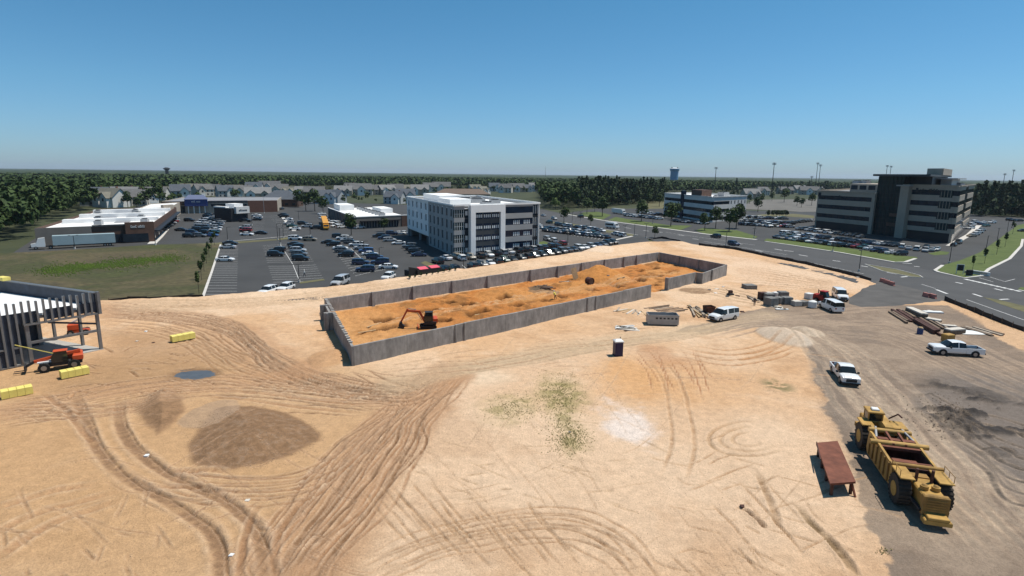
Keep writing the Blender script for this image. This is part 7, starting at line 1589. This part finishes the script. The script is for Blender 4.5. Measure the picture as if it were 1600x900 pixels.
p = G(852, 281); h = hgt((852, 281), 261.5); B = thing('radio_mast', 'thin radio mast on the horizon above the middle office', 'mast', (p.x, p.y, 0)); MB().tube((0, 0, 0), (0, 0, h), 1.0, .5, 6).obj('lattice', M['pole'], B); MB().tube((0, 0, h), (0, 0, h+6), .3, .2, 6).obj('antenna', M['pole'], B)
# water tower
p = G(1052.5, 290); h = hgt((1052.5, 290), 262); B = thing('water_tower', 'blue cylindrical water tower with a pale top above the far trees', 'tower', (p.x, p.y, 0)); r_ = abs(G(1059, 290).x-p.x)*.92
M['twr'] = mat('tower_blue', (.10, .24, .38), .5, var=.08, scale=.1); M['twrw'] = mat('tower_pale', (.62, .66, .68), .5, var=.05)
MB().tube((0, 0, 0), (0, 0, h*.80), r_*.84, r_*.84, 24).obj('shaft', M['twr'], B); MB().tube((0, 0, h*.80), (0, 0, h*.86), r_*.84, r_, 24).obj('flare', M['twr'], B); MB().tube((0, 0, h*.861), (0, 0, h*.95), r_, r_, 24).obj('tank', M['twr'], B); MB().tube((0, 0, h*.951), (0, 0, h), r_*.98, r_*.35, 24).obj('cap', M['twrw'], B)
for s in (-.6, .6): MB().box(s*r_-1.2, s*r_+1.2, -1, 1, h*.96, h*1.03).obj('antenna', M['pole'], B)
p = G(262, 280); h = hgt((262, 280), 261.5); B = thing('water_tower', 'tiny distant tower on the left horizon', 'tower', (p.x, p.y, 0)); MB().tube((0, 0, 0), (0, 0, h*.75), 4, 4, 12).obj('shaft', M['pole'], B); MB().tube((0, 0, h*.751), (0, 0, h*.9), 4, 9, 14).obj('bowl', M['pole'], B); MB().tube((0, 0, h*.901), (0, 0, h), 9, 3, 14).obj('cap', M['pole'], B)
# ---------------------------------------------------------------- signs
M['signw'] = mat('sign_white', (.6, .6, .58), .6, var=.05); M['signb'] = mat('sign_black', (.02, .02, .025), .5, var=.05)
p = G(1499, 428.5); B = thing('corner_sign', 'dark sign panel in a white frame on the green corner', 'sign', (p.x, p.y, .05), ang((1490, 428), (1508, 429)))
for x in (-.75, .75): MB().box(x-.07, x+.07, -.07, .07, 0, 2.5).obj('post', M['signw'], B)
MB().box(-.67, .67, -.05, .05, .9, 2.4).obj('panel', M['signb'], B); MB().box(-.67, .67, -.06, .06, 2.41, 2.55).obj('header', M['signw'], B)
p = G(1530, 429.5); B = thing('monument_sign', 'low white monument sign on the green corner beside the side street', 'sign', (p.x, p.y, .05), ang((1520, 428), (1540, 431))); MB().cbox(-2.3, 2.3, -.25, .25, 0, .95, .05).obj('wall', M['signw'], B); MB().box(-1.9, 1.9, -.29, -.255, .3, .75).obj('plate', M['stone'], B); MB().cbox(-3.4, -2.5, -.3, .3, 0, .6, .05).obj('wing', M['stone'], B)
p = G(1514, 431); B = thing('utility_cabinet', 'dark green utility cabinet beside the monument sign', 'cabinet', (p.x, p.y, .05)); MB().cbox(-.6, .6, -.4, .4, .1, 1.5, .05).obj('housing', M['silt'], B); MB().box(-.7, .7, -.5, .5, 0, .095).obj('plinth', M['kerb'], B)
# ---------------------------------------------------------------- larger vehicles
def wheels(B, xs_, y, r, w=.3):
    for x in xs_:
        for s in (-1, 1): o = MB().tube((0, -w/2, 0), (0, w/2, 0), r, r, 12).obj('wheel', M['tyre'], B, (x, s*y, r)); MB().tube((0, -w/2-.01, 0), (0, w/2+.01, 0), r*.5, r*.5, 10).obj('rim', M['rim'], o)
M['trail'] = mat('pale_blue_trailer', (.30, .38, .40), .5, var=.08, scale=.3); a, b = G(181, 383.5), G(84, 388.5); L_ = (b-a).length; hd = math.atan2(b.y-a.y, b.x-a.x)
B = thing('semi_trailer', 'long pale blue box trailer parked behind the grass field', 'trailer', (a.x, a.y, 0), hd)
MB().cbox(0, L_, -1.25, 1.25, 1.1, 4.0, .05).obj('box', M['trail'], B); MB().box(.2, L_-1, -.5, .5, .75, 1.095).obj('frame', M['trim'], B); wheels(B, (1.5, 2.8), 1.0, .5); MB().box(-.06, -.005, -1.2, 1.2, 1.2, 3.9).obj('rear_door', M['grst'], B)
for s in (-.7, .7): MB().box(L_*.68, L_*.68+.15, s-.1, s+.1, 0, 1.0).obj('landing_leg', M['trim'], B)
p = G(72, 389); B = thing('semi_tractor', 'white tractor unit at the left end of the blue trailer', 'truck', (p.x, p.y, 0), hd)
wheels(B, (-1.2, 2.3), 1.0, .5); MB().xprism([(.0, .8), (3.3, .8), (3.4, 1.7), (2.1, 1.95), (1.6, 3.3), (0, 3.5)], -1.15, 1.15).obj('cab', PM['white'], B); MB().box(-2.3, -.01, -.45, .45, .7, 1.0).obj('frame', M['trim'], B); MB().bar((2.16, 0, 2.0), (1.68, 0, 3.15), 1.9, .04).obj('windscreen', M['cglass'], B); MB().box(3.41, 3.5, -.7, .7, .8, 1.5).obj('grille', M['trim'], B)
def boxtruck(name, label, px0, px1, w, hb, paint, bandc, cat, cabl=1.9):
    a, b = G(*px0), G(*px1); L_ = (b-a).length; B = thing(name, label, cat, (a.x, a.y, 0), math.atan2(b.y-a.y, b.x-a.x))
    MB().cbox(0, L_-cabl, -w/2, w/2, .7, hb, .06).obj('box', paint, B); MB().xprism([(L_-cabl+.01, .6), (L_, .6), (L_, 1.3), (L_-.5, 1.45), (L_-.9, 2.3), (L_-cabl+.01, 2.35)], -w/2+.12, w/2-.12).obj('cab', paint, B)
    MB().bar((L_-.50, 0, 1.5), (L_-.86, 0, 2.25), w-.5, .05).obj('windscreen', M['cglass'], B); wheels(B, (L_*.2, L_*.82), w/2-.15, .42); MB().box(.2, L_-.3, -.5, .5, .45, .69).obj('frame', M['trim'], B)
    if bandc:
        for s in (-1, 1): MB().box(.3, L_-cabl-.2, s*(w/2+.006) if s > 0 else -w/2-.05, w/2+.05 if s > 0 else -w/2-.006, 1.5, 2.2).obj('side_window', bandc, B)
    return B
boxtruck('box_truck', 'white box truck in the lot behind the verge trees', (958, 333), (976, 335.5), 2.4, 3.3, PM['white'], None, 'truck')
boxtruck('shuttle_bus', 'white shuttle bus driving on the road above the berm', (948, 356), (965, 358), 2.3, 2.9, PM['white'], M['cglass'], 'bus', 1.5)
M['bus'] = mat('school_bus_yellow', (.58, .27, .03), .5, var=.08); boxtruck('yellow_truck', 'orange-yellow truck in the far lot left of the white-roofed store', (506, 347), (510, 360), 2.4, 3.0, M['bus'], M['cglass'], 'truck', 2.0)
# black bins with pink lids by the berm
M['pink'] = mat('pink_red_lid', (.62, .09, .13), .6, var=.1); M['bin'] = mat('black_bin', (.014, .014, .014), .6, var=.2)
for px, py, w, lid, lb in ((644, 432, 3.4, False, 'open black bin at the left end of the bins on the berm'), (658, 431, 3.6, True, 'black bin with a pink lid, second from the left on the berm'), (676, 428.5, 3.8, True, 'black bin with a pink lid, rightmost on the berm')):
    p = G(px, py); z = max(hz(p.x, p.y), 0); B = thing('waste_bin', lb, 'bin', (p.x, p.y+1, z), HL, 'black bins by the berm'); MB().box(-w/2, w/2, -1.0, 1.0, .15, 1.5).obj('shell', M['bin'], B); MB().box(-w/2+.2, w/2-.2, -.8, .8, 0, .145).obj('skid', M['trim'], B)
    if lid: MB().add([(-w*.32, -1.02, 1.52), (w*.36, -1.02, 1.52), (w*.36, .4, 1.95), (-w*.32, .4, 1.95), (-w*.32, -1.02, 1.58), (w*.36, -1.02, 1.58), (w*.36, .4, 2.01), (-w*.32, .4, 2.01)], [(3, 2, 1, 0), (4, 5, 6, 7), (0, 1, 5, 4), (1, 2, 6, 5), (2, 3, 7, 6), (3, 0, 4, 7)]).obj('lid', M['pink'], B)
    else: MB().xprism([(-w/2, 1.51), (w/2, 1.51), (w/2, 1.56), (-w/2, 2.4)], -1.0, -.9).obj('side_plate', M['bin'], B)
# ---------------------------------------------------------------- people
M['skin'] = mat('skin', (.36, .22, .15), .6, var=0); M['vest'] = mat('hi_vis_vest', (.62, .55, .10), .7, var=.05); M['shirtw'] = mat('white_shirt', (.6, .6, .58), .8, var=.05); M['shirtd'] = mat('dark_shirt', (.03, .03, .04), .8, var=.05); M['jean'] = mat('dark_trousers', (.03, .035, .05), .85, var=.1); M['hat'] = mat('hard_hat', (.7, .68, .6), .4, var=0)
def person(px, py, label, shirt, step=.25, rz=0.0, lean=0.0):
    p = G(px, py); z = max(hz(p.x, p.y), 0) if p.y < 225 else 0
    v = [(0, 0, .95), (lean*.5, 0, 1.2), (lean, 0, 1.42), (lean*1.15, 0, 1.52), (lean*1.25, 0, 1.68),
         (0, .10, .90), (step*.5, .11, .50), (step*.55, .11, .08), (step*.55+.16, .11, .04), (0, -.10, .90), (-step*.5, -.11, .50), (-step*.8, -.11, .10), (-step*.8+.15, -.11, .04),
         (lean, .20, 1.38), (lean-.08, .26, 1.12), (lean+.06, .27, .88), (lean, -.20, 1.38), (lean+.10, -.26, 1.12), (lean+.2, -.26, .90)]
    e = [(0, 1), (1, 2), (2, 3), (3, 4), (0, 5), (5, 6), (6, 7), (7, 8), (0, 9), (9, 10), (10, 11), (11, 12), (2, 13), (13, 14), (14, 15), (2, 16), (16, 17), (17, 18)]
    rad = [.15, .14, .15, .06, .105, .10, .075, .05, .045, .10, .075, .05, .045, .07, .05, .04, .07, .05, .04]
    me = bpy.data.meshes.new('person'); me.from_pydata(v, e, []); o = link('person', me, None, (p.x, p.y, z), rz); me.materials.append(M['jean']); me.materials.append(shirt); me.materials.append(M['skin'])
    sk = o.modifiers.new('skin', 'SKIN'); o.modifiers.new('sub', 'SUBSURF').levels = 1
    for i, r_ in enumerate(rad): me.skin_vertices[0].data[i].radius = (r_, r_)
    me.skin_vertices[0].data[0].use_root = True
    dg = bpy.context.evaluated_depsgraph_get(); ev_ = o.evaluated_get(dg); m2 = bpy.data.meshes.new_from_object(ev_); o.modifiers.clear(); o.data = m2
    m2.materials.clear(); [m2.materials.append(q) for q in (M['jean'], shirt, M['skin'])]
    for f in m2.polygons: c = f.center; f.material_index = 0 if c.z < .93 and abs(c.y) < .2 else (2 if c.z > 1.5 or c.z < .98 else 1)
    MB().tube((lean*1.25, 0, 1.70), (lean*1.25, 0, 1.80), .125, .06, 12).obj('hard_hat', M['hat'], o)
    tag(o, label, 'person')
person(476, 432.5, 'person in a white shirt walking across the empty near parking bays', M['shirtw'], .35, .3)
person(867.5, 468.5, 'person in a pale vest bending beside a footing pit in the basement', M['vest'], .2, 2.5, .28)
person(1178.5, 478.5, 'person in dark clothes standing left of the block stores', M['shirtd'], .15, 1.0)
# puddle and barrier bits at the site entrance
q = [on(303+44*math.cos(t_), 586+10*math.sin(t_)) for t_ in np.linspace(0, 6.28, 24, endpoint=False)]; zc = float(np.mean([v.z for v in q]))-.10
M['pud'] = mat('muddy_water', (.085, .085, .085), .3, var=.25, scale=.8, spec=.5); MB().add([(v.x, v.y, zc) for v in q], [tuple(range(len(q)))]).obj('puddle', M['pud'])['kind'] = 'structure'
M['orplast'] = mat('faded_red_barrier', (.42, .16, .13), .6, var=.15)
for i, (px, py, w_) in enumerate(((1379, 441, 'nearest the silt fence end'), (1386, 443.5, 'second at the site entrance'), (1393, 446, 'third at the site entrance'), (1447, 464, 'right of the apron, left one'), (1457, 466, 'right of the apron, right one'))):
    p = G(px, py); B = thing('barrier', 'faded red plastic barrier '+w_, 'barrier', (p.x, p.y, .02), ang((1370, 440), (1400, 448)), 'site entrance barriers'); MB().xprism([(-.9, 0), (.9, 0), (.9, .15), (.8, .25), (.75, .85), (-.75, .85), (-.8, .25), (-.9, .15)], -.2, .2).obj('body', M['orplast'], B); MB().box(-.85, .85, -.3, .3, -.02, -.005).obj('foot', M['trim'], B); MB().tube((.5, 0, .86), (.5, 0, 1.2), .03).obj('marker', M['signw'], B)
# gravel stones strewn over the brown mound (uncountable)
gst = []; r = random.Random(9)
for _ in range(1500):
    a, d = r.random()*6.283, math.sqrt(r.random())*1.02; p = on(396+108*d*math.cos(a), 686+48*d*math.sin(a)); gst.append((p.x, p.y, p.z, r.uniform(.02, .06)))
for _ in range(420): p = on(r.gauss(1475, 28), r.gauss(652, 16)); gst.append((p.x, p.y, p.z, r.uniform(.03, .13)))
for _ in range(1800): p = on(r.uniform(0, 1400), r.uniform(560, 900)); gst.append((p.x, p.y, p.z, r.uniform(.02, .05)))
mb = MB(); oc = [(1, 0, 0), (0, 1, 0), (-1, 0, 0), (0, -1, 0), (0, 0, 1)]
for x, y, z, s in gst: mb.add([(x+a*s*r.uniform(.7, 1.3), y+b*s*r.uniform(.7, 1.3), z+c*s*.8-.01) for a, b, c in oc], [(0, 1, 4), (1, 2, 4), (2, 3, 4), (3, 0, 4)])
stuff(mb.obj('gravel', mat('dark_gravel', (.13, .095, .07), .95, var=.4, scale=.4)), 'loose stones and clods over the mound and sand', 'gravel')
# ---------------------------------------------------------------- summer haze
hz_m = bpy.data.materials.new('haze'); hz_m.use_nodes = True; t = hz_m.node_tree; t.nodes.clear()
pv = t.nodes.new('ShaderNodeVolumePrincipled'); pv.inputs['Density'].default_value = 4.5e-5; pv.inputs['Color'].default_value = (.74, .85, 1.0, 1); pv.inputs['Anisotropy'].default_value = .2
ou = t.nodes.new('ShaderNodeOutputMaterial'); t.links.new(pv.outputs[0], ou.inputs['Volume'])
stuff(MB().box(-9500, 9500, -450, 16500, -4.5, 95).obj('haze', hz_m), 'thin summer haze over the whole scene', 'haze')
